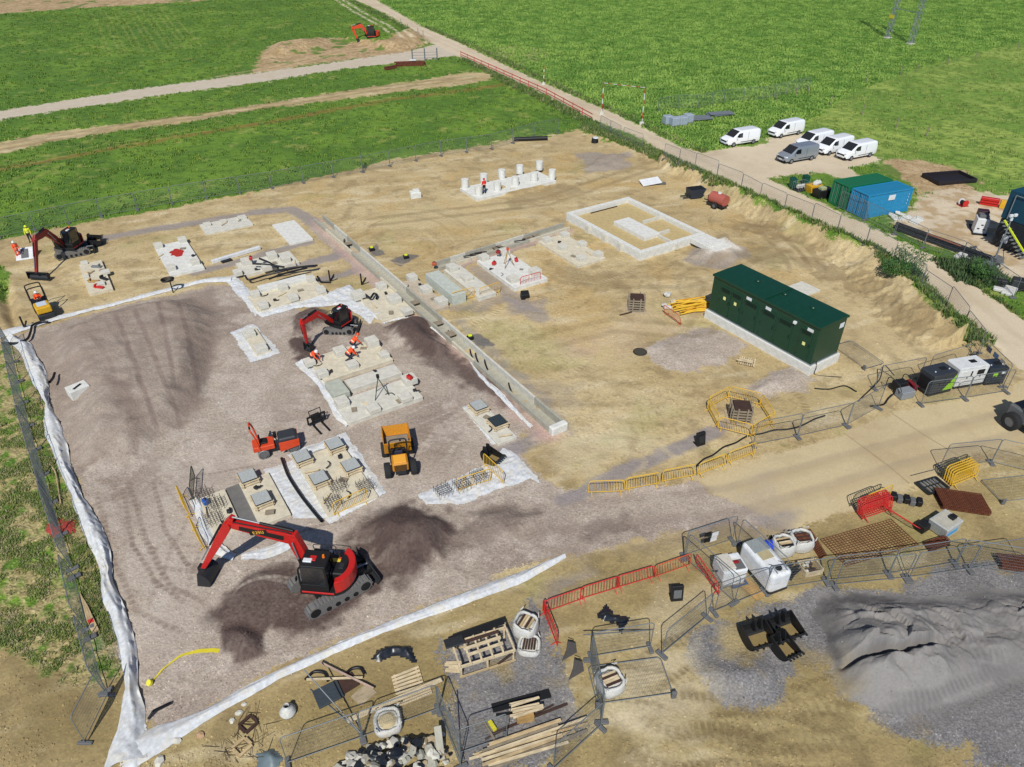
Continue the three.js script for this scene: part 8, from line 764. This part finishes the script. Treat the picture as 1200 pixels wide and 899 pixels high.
// tracked carrier at the slab road edge, mostly beyond the frame; its canopy throws the shadow seen on the road
{ const t = thing('telehandler', 'grey and dark machine standing at the edge of the slab road', 'telehandler', G(1215, 512), -1.2); new MB().rbox(4.0, 0.9, 1.6, 0.1, 0, 1.1, 0).build('chassis', M.grey, t); for (const x of [-1.3, 1.3]) for (const s of [-1, 1]) wheel(t, 0.62, 0.45, x, 0.62, s * 1.0, M.grey); new MB().rbox(2.0, 0.1, 1.7, 0.04, -0.3, 2.75, 0.2).build('cab_roof', M.black, t); for (const x of [-0.9, 0.3]) for (const z of [0, 0.8]) new MB().bar([x, 1.5, z], [x, 2.75, z], 0.05).build('cab_post', M.black, t); new MB().rbox(0.5, 0.7, 0.6, 0.1, -0.3, 1.85, 0.4).build('seat', M.black, t); new MB().beam([-1.9, 2.2, -0.5], [2.6, 1.5, -0.5], 0.36, 0.42).build('boom', M.grey, t); }
// block heap and little piles by the upper corner
{ const t = place('white_sheet_pile', 'white sheet over a tan board pile at the upper site corner', 'sheet', [762, 216], 0.3); new MB().box(2.4, 0.05, 1.3, 0, 0.35, 0, 0.25, 0, 0.08).build('sheet', M.white, t); new MB().box(1.7, 0.2, 0.9, -1.0, 0.12, -1.0, 0, 0.3).build('board_pile', M.wood, t); new MB().box(1.2, 0.1, 0.6, 1.2, 0.1, 0.3, 0, -0.3).build('grey_board', M.grey, t); } { const t = place('black_roll', 'long black roll of membrane at the back fence', 'roll', [622, 165], 0.12); new MB().cyl(0.28, 0.28, 4.6, 0, 0.28, 0, 0, 0, Math.PI / 2, 12).build('roll', M.pipe, t); new MB().cyl(0.1, 0.1, 4.62, 0, 0.28, 0, 0, 0, Math.PI / 2, 8).build('core', M.woodGrey, t); } { const t = place('black_drum', 'black and white drum near the grassy upper corner', 'drum', [697, 167], 0.3); new MB().cyl(0.5, 0.42, 0.6, 0, 0.3, 0).build('drum', M.black, t); new MB().cyl(0.4, 0.38, 0.12, 0.1, 0.64, 0).build('lid', M.white, t); }
for (const [x, y, lb] of [[436, 294, 'hi-vis bundle beside the upper trench wall'], [476, 303, 'hi-vis bundle at the trench junction'], [551, 398, 'hi-vis bundle beside the lower trench wall']]) { const t = place('tool_bag', lb, 'bag', [x, y], 0.4); new MB().rbox(0.5, 0.35, 0.35, 0.08, 0, 0.18, 0).build('bag', M.black, t); new MB().rbox(0.3, 0.12, 0.25, 0.04, 0, 0.38, 0).build('vest', M.hiyel, t); }
// odds and ends left lying on the foundations
{ seed = 555; const spots = [[187, 300], [199, 311], [226, 300], [214, 291], [262, 262], [280, 258], [300, 316], [322, 308], [345, 307], [310, 346], [322, 352], [352, 340], [330, 345], [430, 350], [452, 344], [458, 366], [438, 358], [476, 336], [492, 334], [508, 350], [540, 330], [556, 338], [575, 316], [612, 316], [618, 328], [588, 322], [655, 284], [672, 300], [690, 297], [372, 428], [388, 436], [426, 408], [444, 412], [425, 442], [440, 436], [415, 480], [430, 474], [458, 462], [486, 458], [468, 470], [365, 552], [384, 545], [398, 536], [402, 562], [382, 584], [408, 580], [300, 572], [316, 600], [240, 600], [258, 616], [268, 600], [571, 489], [592, 510], [574, 503], [105, 330], [120, 316]];
  spots.forEach(([x, y], i) => { const k = i % 4, p = G(x, y, 0.34); const o = k === 0 ? new MB().beam([-0.45, 0, 0], [0.45, 0.01, 0.05], 0.1, 0.05).build('timber_offcut', M.woodPale) : k === 1 ? new MB().tube([[-0.3, 0, 0], [-0.05, 0.03, 0.12], [0.2, 0, 0.05], [0.35, 0, -0.15]], 0.035, 5).build('duct_offcut', M.pipe) : k === 2 ? new MB().rbox(0.24, 0.16, 0.2, 0.03, 0, 0.06, 0).rbox(0.3, 0.05, 0.12, 0.02, 0.2, 0, 0.08).build('shutter_clamp', M.darkSteel) : new MB().box(0.5, 0.03, 0.36, 0, 0, 0, 0, 0, 0.05).build('board_offcut', M.woodGrey); o.position.copy(p); o.rotation.y = rr(0, 3); const n = ['short pale timber', 'short black duct', 'dark steel shutter clamp', 'small grey board'][k]; tag(o, n + ' left lying on a concrete foundation', ['timber', 'duct', 'clamp', 'board'][k], n + ' offcuts'); }); }
// ---------------------------------------------------------------- people: one continuous body each, coloured by clothing
function person(o) {
  const J = o.joints, res = 120, size = 0.98; const mc = new MarchingCubes(res, new THREE.MeshBasicMaterial(), false, false, 400000); mc.isolation = 0; const cx = o.cx || 0, cy = o.cy || 0.92;
  const bones = [['head', 'head', 0.105, 0.1], ['head', 'neck', 0.07, 0.06], ['neck', 'chest', 0.075, 0.17], ['chest', 'hips', 0.17, 0.15]]; for (const s of ['L', 'R']) bones.push(['chest', 'sh' + s, 0.13, 0.075], ['sh' + s, 'el' + s, 0.07, 0.052], ['el' + s, 'wr' + s, 0.052, 0.036], ['wr' + s, 'ha' + s, 0.036, 0.03], ['hips', 'hp' + s, 0.13, 0.1], ['hp' + s, 'kn' + s, 0.1, 0.068], ['kn' + s, 'an' + s, 0.066, 0.045], ['an' + s, 'to' + s, 0.05, 0.045]);
  for (const s of ['L', 'R']) { const h = J['ha' + s], w = J['wr' + s]; const d = V3(...h).sub(V3(...w)).normalize(), sd = V3(d.z, 0, -d.x).normalize(); for (let f = 0; f < 5; f++) { const b = V3(...h).addScaledVector(sd, (f - 2) * 0.02), e = b.clone().addScaledVector(d, f === 0 ? 0.035 : 0.06 + 0.01 * (f === 3)).add(V3(0, -0.012, 0)); J['f' + s + f] = b.toArray(); J['g' + s + f] = e.toArray(); bones.push(['f' + s + f, 'g' + s + f, 0.012, 0.011]); } }
  const B = bones.map(([a, b, r, q]) => [J[a], J[b], r, q]); const F = mc.field;
  F.fill(-9); const toI = (v, c) => ((v - c) / size + 1) * res / 2;
  for (const [p, q, r0, r1] of B) { const R = Math.max(r0, r1) + 0.09, lo = [0, 1, 2].map(a => Math.max(0, Math.floor(toI(Math.min(p[a], q[a]) - R, [cx, cy, 0][a])))), hi = [0, 1, 2].map(a => Math.min(res - 1, Math.ceil(toI(Math.max(p[a], q[a]) + R, [cx, cy, 0][a])))); const ux = q[0] - p[0], uy = q[1] - p[1], uz = q[2] - p[2], l = ux * ux + uy * uy + uz * uz;
    for (let z = lo[2]; z <= hi[2]; z++) for (let y = lo[1]; y <= hi[1]; y++) for (let x = lo[0]; x <= hi[0]; x++) { const X = (x / (res / 2) - 1) * size + cx, Y = (y / (res / 2) - 1) * size + cy, Z = (z / (res / 2) - 1) * size; const t = l > 0 ? clamp(((X - p[0]) * ux + (Y - p[1]) * uy + (Z - p[2]) * uz) / l, 0, 1) : 0; const d = Math.hypot(X - p[0] - t * ux, Y - p[1] - t * uy, Z - p[2] - t * uz) - (r0 + (r1 - r0) * t); const k = z * res * res + y * res + x, m = -F[k], e = 0.025 * Math.min(1, r0 / 0.03), h = clamp(0.5 + 0.5 * (m - d) / e, 0, 1); F[k] = -(m + (d - m) * h - e * h * (1 - h)); } }
  mc.update(); const n = mc.count, pos = mc.positionArray.slice(0, n * 3), nor = mc.normalArray.slice(0, n * 3), col = new Float32Array(n * 3); const vest = srgb(...(o.vest || [244, 84, 34])), leg = srgb(...(o.legs || [34, 40, 56])), skin = srgb(196, 146, 118), boot = srgb(40, 34, 28), strip = srgb(226, 230, 190);
  const parts = bones.map(([a]) => a.startsWith('head') || a.startsWith('neck') ? (a === 'neck' ? vest : skin) : /^(f|g|wr)/.test(a) ? skin : /^(hp|kn)/.test(a) ? leg : a.startsWith('an') ? boot : a === 'hips' ? leg : vest);
  for (let i = 0; i < n; i++) { const X = pos[i * 3] = pos[i * 3] * size + cx, Y = pos[i * 3 + 1] = pos[i * 3 + 1] * size + cy, Z = pos[i * 3 + 2] = pos[i * 3 + 2] * size; let m = 9, c = vest; for (let b = 0; b < B.length; b++) { const [p, q, r0, r1] = B[b]; const ux = q[0] - p[0], uy = q[1] - p[1], uz = q[2] - p[2], l = ux * ux + uy * uy + uz * uz; const t = l > 0 ? clamp(((X - p[0]) * ux + (Y - p[1]) * uy + (Z - p[2]) * uz) / l, 0, 1) : 0; const d = Math.hypot(X - p[0] - t * ux, Y - p[1] - t * uy, Z - p[2] - t * uz) - (r0 + (r1 - r0) * t); if (d < m) { m = d; c = parts[b]; if (b === 3 && t > 0.45 && t < 0.62) c = strip; if (b === 3 && t > 0.85) c = leg; } } col.set(c, i * 3); }
  const g = new THREE.BufferGeometry(); g.setAttribute('position', new THREE.BufferAttribute(pos, 3)); g.setAttribute('normal', new THREE.BufferAttribute(nor, 3)); g.setAttribute('color', new THREE.BufferAttribute(col, 3)); g.setAttribute('uv', new THREE.BufferAttribute(new Float32Array(n * 2), 2));
  const t = thing('person', o.label, 'person', o.at, o.yaw); const body = new THREE.Mesh(g, new THREE.MeshStandardMaterial({ vertexColors: true, roughness: 0.8 })); body.name = 'body'; body.castShadow = body.receiveShadow = true; t.add(body);
  const h = V3(...J.head), f = o.tilt || 0; const hm = new MB().lathe([[0.001, 0.135], [0.06, 0.125], [0.1, 0.09], [0.122, 0.03], [0.125, 0], [0.15, -0.012], [0.15, -0.022], [0.12, -0.018]], 0, 0, 0, 0, 0, 0, 18).build('helmet', o.helmet || M.white, t); hm.position.set(h.x, h.y + 0.035, h.z); hm.rotation.z = -f; const fx = Math.cos(f), fy = -Math.sin(f);
  for (const s of [-1, 1]) { const e = new MB().add(new THREE.SphereGeometry(0.013, 8, 6)).build('eye', M.black, t); e.position.set(h.x + 0.1 * fx, h.y + 0.1 * fy + 0.0, h.z + s * 0.034); const r = new MB().add(new THREE.SphereGeometry(0.022, 8, 6)).build('ear', M.skin, t); r.position.set(h.x, h.y - 0.01, h.z + s * 0.105); } const ns = new MB().add(new THREE.ConeGeometry(0.016, 0.04, 6)).build('nose', M.skin, t); ns.position.set(h.x + 0.112 * fx, h.y - 0.025 + 0.11 * fy, h.z); const mo = new MB().box(0.008, 0.008, 0.04).build('mouth', mat([130, 70, 62]), t); mo.position.set(h.x + 0.098 * fx, h.y - 0.06 + 0.1 * fy, h.z); return t; }
const stand = (o = {}) => ({ head: [0.02, 1.64, 0], neck: [0, 1.5, 0], chest: [0, 1.3, 0], hips: [0, 0.98, 0], shL: [0, 1.42, -0.19], shR: [0, 1.42, 0.19], elL: [0.02, 1.14, -0.25], elR: [0.04, 1.14, 0.25], wrL: [0.14, 0.92, -0.24], wrR: [0.18, 0.94, 0.22], haL: [0.18, 0.86, -0.23], haR: [0.23, 0.88, 0.21], hpL: [0, 0.92, -0.09], hpR: [0, 0.92, 0.09], knL: [0.04, 0.5, -0.11], knR: [0, 0.5, 0.12], anL: [0.02, 0.09, -0.12], anR: [-0.06, 0.09, 0.14], toL: [0.16, 0.05, -0.13], toR: [0.08, 0.05, 0.16], ...o });
const crouch = (o = {}) => ({ head: [0.46, 1.0, 0], neck: [0.36, 0.94, 0], chest: [0.22, 0.82, 0], hips: [-0.08, 0.58, 0], shL: [0.3, 0.9, -0.19], shR: [0.3, 0.9, 0.19], elL: [0.44, 0.64, -0.24], elR: [0.46, 0.64, 0.24], wrL: [0.58, 0.42, -0.14], wrR: [0.6, 0.42, 0.12], haL: [0.64, 0.35, -0.12], haR: [0.66, 0.35, 0.1], hpL: [-0.08, 0.54, -0.1], hpR: [-0.08, 0.54, 0.1], knL: [0.3, 0.5, -0.16], knR: [0.16, 0.3, 0.16], anL: [0.08, 0.09, -0.14], anR: [-0.24, 0.1, 0.14], toL: [0.23, 0.05, -0.15], toR: [-0.12, 0.05, 0.15], ...o });
const sit = (o = {}) => ({ ...stand(), head: [0.08, 1.3, 0], neck: [0.03, 1.16, 0], chest: [0, 0.96, 0], hips: [-0.04, 0.62, 0], shL: [0.02, 1.08, -0.19], shR: [0.02, 1.08, 0.19], elL: [0.14, 0.84, -0.25], elR: [0.14, 0.84, 0.25], wrL: [0.38, 0.86, -0.16], wrR: [0.38, 0.86, 0.16], haL: [0.45, 0.88, -0.14], haR: [0.45, 0.88, 0.14], hpL: [-0.02, 0.6, -0.1], hpR: [-0.02, 0.6, 0.1], knL: [0.4, 0.62, -0.14], knR: [0.4, 0.62, 0.14], anL: [0.46, 0.2, -0.14], anR: [0.46, 0.2, 0.14], toL: [0.6, 0.16, -0.15], toR: [0.6, 0.16, 0.15], ...o });
const cr = { cy: 0.6, cx: 0.1 };
person({ label: 'person in an orange vest and white helmet standing beside the dark red excavator', at: GT(23, 303), yaw: -0.6, joints: stand({ elR: [0.15, 1.16, 0.24], wrR: [0.36, 1.1, 0.18], haR: [0.44, 1.08, 0.16] }), vest: [240, 92, 50], legs: [236, 96, 56] });
person({ label: 'person in a yellow vest standing behind the dark red boom', at: GT(37, 284), yaw: -1.2, joints: stand(), vest: [212, 216, 50], helmet: M.hiyel });
{ const r = scene.children.find(o => o.name.startsWith('tandem_roller') && o.userData.label.startsWith('yellow')); r.updateMatrixWorld(); const p = r.localToWorld(V3(-0.5, 0.6, 0)); person({ label: 'person in an orange vest driving the yellow roller', at: p, yaw: r.rotation.y, joints: sit(), cy: 0.75, cx: 0.1 }); }
person({ label: 'person in an orange vest crouching at the mini excavator bucket', at: G(367, 424, 0.32), yaw: -0.4, joints: crouch(), ...cr, tilt: 0.5 }); person({ label: 'person in an orange vest kneeling in the middle of the foundation', at: G(409, 422, 0.32), yaw: 0.3, joints: crouch(), ...cr, tilt: 0.5 }); person({ label: 'person in orange bending over tools beside the mini excavator track', at: G(414, 409, 0.32), yaw: 0.5, joints: crouch({ head: [0.5, 1.12, 0] }), ...cr, tilt: 0.4, helmet: M.orange });
person({ label: 'person in a red top and dark trousers standing on the stub column base', at: G(567.5, 227, 0.35), yaw: 2.2, joints: stand(), vest: [214, 40, 36], legs: [24, 26, 32], helmet: M.red });
// ---------------------------------------------------------------- vegetation and scattered stone
function scatter(name, geo, m, list, kind = 'stuff') { const im = new THREE.InstancedMesh(geo, m, list.length); const d = new THREE.Object3D(), c = new THREE.Color(); list.forEach(([x, y, z, s, ry, col, sy], i) => { d.position.set(x, y, z); d.rotation.set(0, ry, 0); d.scale.set(s, sy ?? s, s); d.updateMatrix(); im.setMatrixAt(i, d.matrix); im.setColorAt(i, c.setRGB(...col)); }); im.name = name; im.userData.kind = kind; im.castShadow = im.receiveShadow = true; scene.add(im); return im; }
function tuftGeo(n, h, w, bend, sd) { seed = sd; const pos = []; for (let i = 0; i < n; i++) { const a = rr(0, 6.283), r = rr(0, 0.45), x = Math.cos(a) * r, z = Math.sin(a) * r, b = rr(0, 6.283), l = h * rr(0.6, 1.1), bw = w * rr(0.7, 1.2), bx = Math.cos(b) * bend * rr(0.4, 1), bz = Math.sin(b) * bend * rr(0.4, 1), px = -Math.sin(b) * bw, pz = Math.cos(b) * bw; const m = [x + bx * 0.45, l * 0.62, z + bz * 0.45], t = [x + bx, l, z + bz]; pos.push(x - px, -0.03, z - pz, x + px, -0.03, z + pz, m[0] + px * 0.8, m[1], m[2] + pz * 0.8, x - px, -0.03, z - pz, m[0] + px * 0.8, m[1], m[2] + pz * 0.8, m[0] - px * 0.8, m[1], m[2] - pz * 0.8, m[0] - px * 0.8, m[1], m[2] - pz * 0.8, m[0] + px * 0.8, m[1], m[2] + pz * 0.8, ...t); } const g = new THREE.BufferGeometry(); g.setAttribute('position', new THREE.Float32BufferAttribute(pos, 3)); g.computeVertexNormals(); return g; }
const leafM = new THREE.MeshPhysicalMaterial({ color: 0xffffff, roughness: 0.75, side: THREE.DoubleSide, transmission: 0.25, thickness: 0 });
const inView = (x, z, pad = 1.03) => { const Y = -CAM_H, d = -z * CP - Y * SP, u = Y * CP - z * SP; if (d < 1) return false; return Math.abs(FOCAL * x / d) < 600 * pad && Math.abs(FOCAL * u / d) < 449.5 * pad + 10; };
const cropT = tuftGeo(10, 0.26, 0.055, 0.26, 11), grassT = tuftGeo(9, 0.2, 0.04, 0.2, 12), weedT = tuftGeo(12, 0.55, 0.06, 0.3, 13);
seed = 777;
{ const list = []; const tone = (a, b, t, k) => [0, 1, 2].map(i => lerp(a[i], b[i], t) * k);
  for (let n = 0; n < 150000 && list.length < 46000; n++) { const t = Math.pow(rnd(), 1.35), z = lerp(-92, -236, t), x = rr(-70, 150); const c = classAt(x, z); if (c !== CROP || !inView(x, z)) continue; const q = fbm(x * 0.5, z * 0.5, 3), s = rr(0.8, 1.5) * (0.7 + 0.6 * q); list.push([x, hgt(x, z), z, s, rr(0, 6), tone(srgb(92, 138, 40), srgb(160, 190, 84), sstep(0.3, 0.7, q) * 0.6 + rnd() * 0.4, 1)]); }
  scatter('crop_plants', cropT, leafM, list); }
{ const list = []; for (let n = 0; n < 260000 && list.length < 16000; n++) { const t = Math.pow(rnd(), 1.2), z = lerp(-40, -236, t), x = rr(-150, 130); const c = classAt(x, z); if ((c !== GRASS && c !== MEADOW) || !inView(x, z)) continue; const q = fbm(x * 0.4 + 9, z * 0.4, 3); if (q < rr(0.25, 0.55)) continue; const s = rr(0.7, 1.6); const k = rnd(); list.push([x, hgt(x, z), z, s, rr(0, 6), c === MEADOW ? [lerp(0.16, 0.36, k), lerp(0.28, 0.42, k), lerp(0.04, 0.1, k)] : [lerp(0.08, 0.24, k), lerp(0.19, 0.34, k), 0.025]]); } scatter('field_grass', grassT, leafM, list); }
{ const list = []; for (let n = 0; n < 60000 && list.length < 9000; n++) { const x = rr(-34, -18), z = rr(-58, -18); if (classAt(x, z) !== WEED || !inView(x, z)) continue; const q = fbm(x * 1.2 + 3, z * 1.2, 3); if (q < rr(0.44, 0.66)) continue; const k = rnd(); list.push([x, gh(x, z), z, rr(0.3, 0.8), rr(0, 6), k < 0.3 ? [0.42, 0.37, 0.2] : [lerp(0.1, 0.24, k), lerp(0.18, 0.3, k), 0.045]]); } scatter('weed_tufts', grassT, leafM, list); }
// tall weeds on the bank beside the haul road and by the yard
{ const list = []; const strips = [[verge, 1.5, 7000], [K([[897, 212], [935, 232], [975, 250], [1017, 269], [1060, 290], [1100, 306], [1140, 335], [1200, 380]]), 0.8, 2200], [K([[500, 32], [560, 58], [620, 86], [700, 123], [750, 146], [800, 171], [830, 182]]), 1.1, 1500], [K([[545, 70], [600, 99], [660, 128], [700, 150], [760, 178]]), 1.3, 1600], [K([[412, 2], [450, 20], [472, 32], [500, 52]]), 1.2, 500]]; for (const [P, w, n] of strips) { const cum = [0]; for (let i = 1; i < P.length; i++) cum.push(cum[i - 1] + Math.hypot(P[i][0] - P[i - 1][0], P[i][1] - P[i - 1][1])); for (let k = 0; k < n; k++) { const s = rnd() * cum[P.length - 1]; let i = 1; while (cum[i] < s) i++; const t = (s - cum[i - 1]) / (cum[i] - cum[i - 1]); const a = rr(0, 6.28), r = w * Math.sqrt(rnd()) * (0.5 + fbm(s * 0.3, 4, 2)); const x = lerp(P[i - 1][0], P[i][0], t) + Math.cos(a) * r, z = lerp(P[i - 1][1], P[i][1], t) + Math.sin(a) * r; if (![GRASS, CROP, MEADOW, DIRT].includes(classAt(x, z))) continue; const q = rnd(); list.push([x, gh(x, z), z, rr(0.35, 0.95), rr(0, 6), q < 0.12 ? [0.4, 0.36, 0.17] : [lerp(0.07, 0.2, q), lerp(0.15, 0.28, q), 0.04]]); } } for (const [x0, y0, n, w] of [[1120, 330, 0, 1], [1055, 322, 160, 1.6], [1135, 318, 220, 2.2], [1150, 325, 160, 1.8]]) for (let k = 0; k < n; k++) { const p = G(x0, y0); const x = p.x + rr(-w, w), z = p.z + rr(-w, w); list.push([x, gh(x, z), z, rr(0.6, 1.3), rr(0, 6), [0.06, 0.12, 0.03]]); } scatter('bank_weeds', weedT, leafM, list); }
// shrubs: trunk, limbs and a crown of many small leaves
function shrub(px, h, r, label, sd) { seed = sd; const t = thing('shrub', label, 'shrub', GT(...px), 0); const tr = new MB(); const ends = []; for (let i = 0; i < 7; i++) { const a = i / 7 * 6.28 + rr(-0.3, 0.3), e = [Math.cos(a) * r * rr(0.4, 0.8), h * rr(0.5, 0.95), Math.sin(a) * r * rr(0.4, 0.8)]; tr.tube([[0, 0, 0], [e[0] * 0.3, e[1] * 0.5, e[2] * 0.3], e], 0.03, 5); ends.push(e); } tr.build('stem', M.woodDark, t); const pos = []; for (let k = 0; k < 1500; k++) { const e = ends[Math.floor(rnd() * ends.length)], a = rr(0, 6.28), b = Math.acos(rr(-1, 1)), q = Math.cbrt(rnd()) * r * 0.52; const c = [e[0] + Math.sin(b) * Math.cos(a) * q, e[1] + Math.cos(b) * q * 0.9, e[2] + Math.sin(b) * Math.sin(a) * q]; if (c[1] < 0.05) continue; const l = rr(0.06, 0.13), d = V3(rr(-1, 1), rr(-0.4, 0.8), rr(-1, 1)).normalize(), s = V3(-d.z, rr(-0.3, 0.3), d.x).normalize().multiplyScalar(l * 0.45); d.multiplyScalar(l); pos.push(c[0] - d.x, c[1] - d.y, c[2] - d.z, c[0] + s.x, c[1] + s.y, c[2] + s.z, c[0] + d.x, c[1] + d.y, c[2] + d.z, c[0] - d.x, c[1] - d.y, c[2] - d.z, c[0] + d.x, c[1] + d.y, c[2] + d.z, c[0] - s.x, c[1] - s.y, c[2] - s.z); } const g = new THREE.BufferGeometry(); g.setAttribute('position', new THREE.Float32BufferAttribute(pos, 3)); g.computeVertexNormals(); g.setAttribute('uv', new THREE.BufferAttribute(new Float32Array(pos.length / 3 * 2), 2)); const o = new THREE.Mesh(g, mat([70, 112, 40], { roughness: 0.7, transmission: 0.25, thickness: 0 })); o.name = 'crown'; o.castShadow = o.receiveShadow = true; t.add(o); return t; }
shrub([1060, 322], 2.2, 1.5, 'leafy green shrub leaning over the roadside fence', 31); shrub([1047, 322], 1.0, 1.2, 'low dark shrub at the foot of the roadside fence', 32); shrub([1145, 326], 1.3, 1.1, 'small light green shrub beside the lighting trailer', 33);
// loose stone and clods, the larger bits lying on each kind of ground
{ seed = 4242; const geos = [0, 1, 2].map(i => { const g = new THREE.IcosahedronGeometry(0.5, 0); const p = g.attributes.position; for (let k = 0; k < p.count; k++) { const q = hash2(Math.round(p.getX(k) * 1e3) + i * 17, Math.round(p.getY(k) * 1e3) + Math.round(p.getZ(k) * 777)); p.setXYZ(k, p.getX(k) * (0.7 + 0.6 * q), p.getY(k) * (0.45 + 0.3 * q), p.getZ(k) * (0.7 + 0.5 * q)); } g.computeVertexNormals(); return g; });
  const pal = { [GRAVEL]: 1, [STONE]: 1, [DIRT]: 1, [SOIL]: 1, [YARD]: 1, [SAND]: 1, [WEED]: 1 };
  const lists = { gravel_stones: [], grey_stones: [], earth_clods: [] }; for (let n = 0; n < 300000; n++) { const t = Math.pow(rnd(), 1.8), z = lerp(-15, -97, t), hw = 21 + (-z - 15) * 0.62; const x = rr(-hw, hw); if (!inView(x, z)) continue; const c = classAt(x, z), P = pal[c]; if (!P) continue; const q = fbm(x * 0.5 + 30, z * 0.5, 3); const dens = c === GRAVEL ? 0.75 : c === STONE ? 0.85 : c === SAND ? 0.04 : c === DIRT ? sstep(0.4, 0.75, q) * 0.6 + 0.08 : 0.3; if (rnd() > dens) continue; const big = rnd(); const s = (c === DIRT ? 0.025 + 0.13 * Math.pow(big, 10) : c === SAND ? 0.025 + 0.08 * Math.pow(big, 6) : 0.028 + 0.08 * Math.pow(big, 10)); const col = groundCol(x, z, rr(0.8, 1.3) + (rnd() < 0.02 ? 0.4 : 0)); const L = c === GRAVEL ? lists.gravel_stones : c === STONE || c === SAND ? lists.grey_stones : lists.earth_clods; L.push([x, gh(x, z) + s * 0.05, z, s, rr(0, 6), col]); }
  let i = 0; const sm = new THREE.MeshStandardMaterial({ color: 0xffffff, roughness: 0.95 }); for (const k of Object.keys(lists)) scatter(k, geos[i++], sm, lists[k]); }
renderer.render(scene, camera);
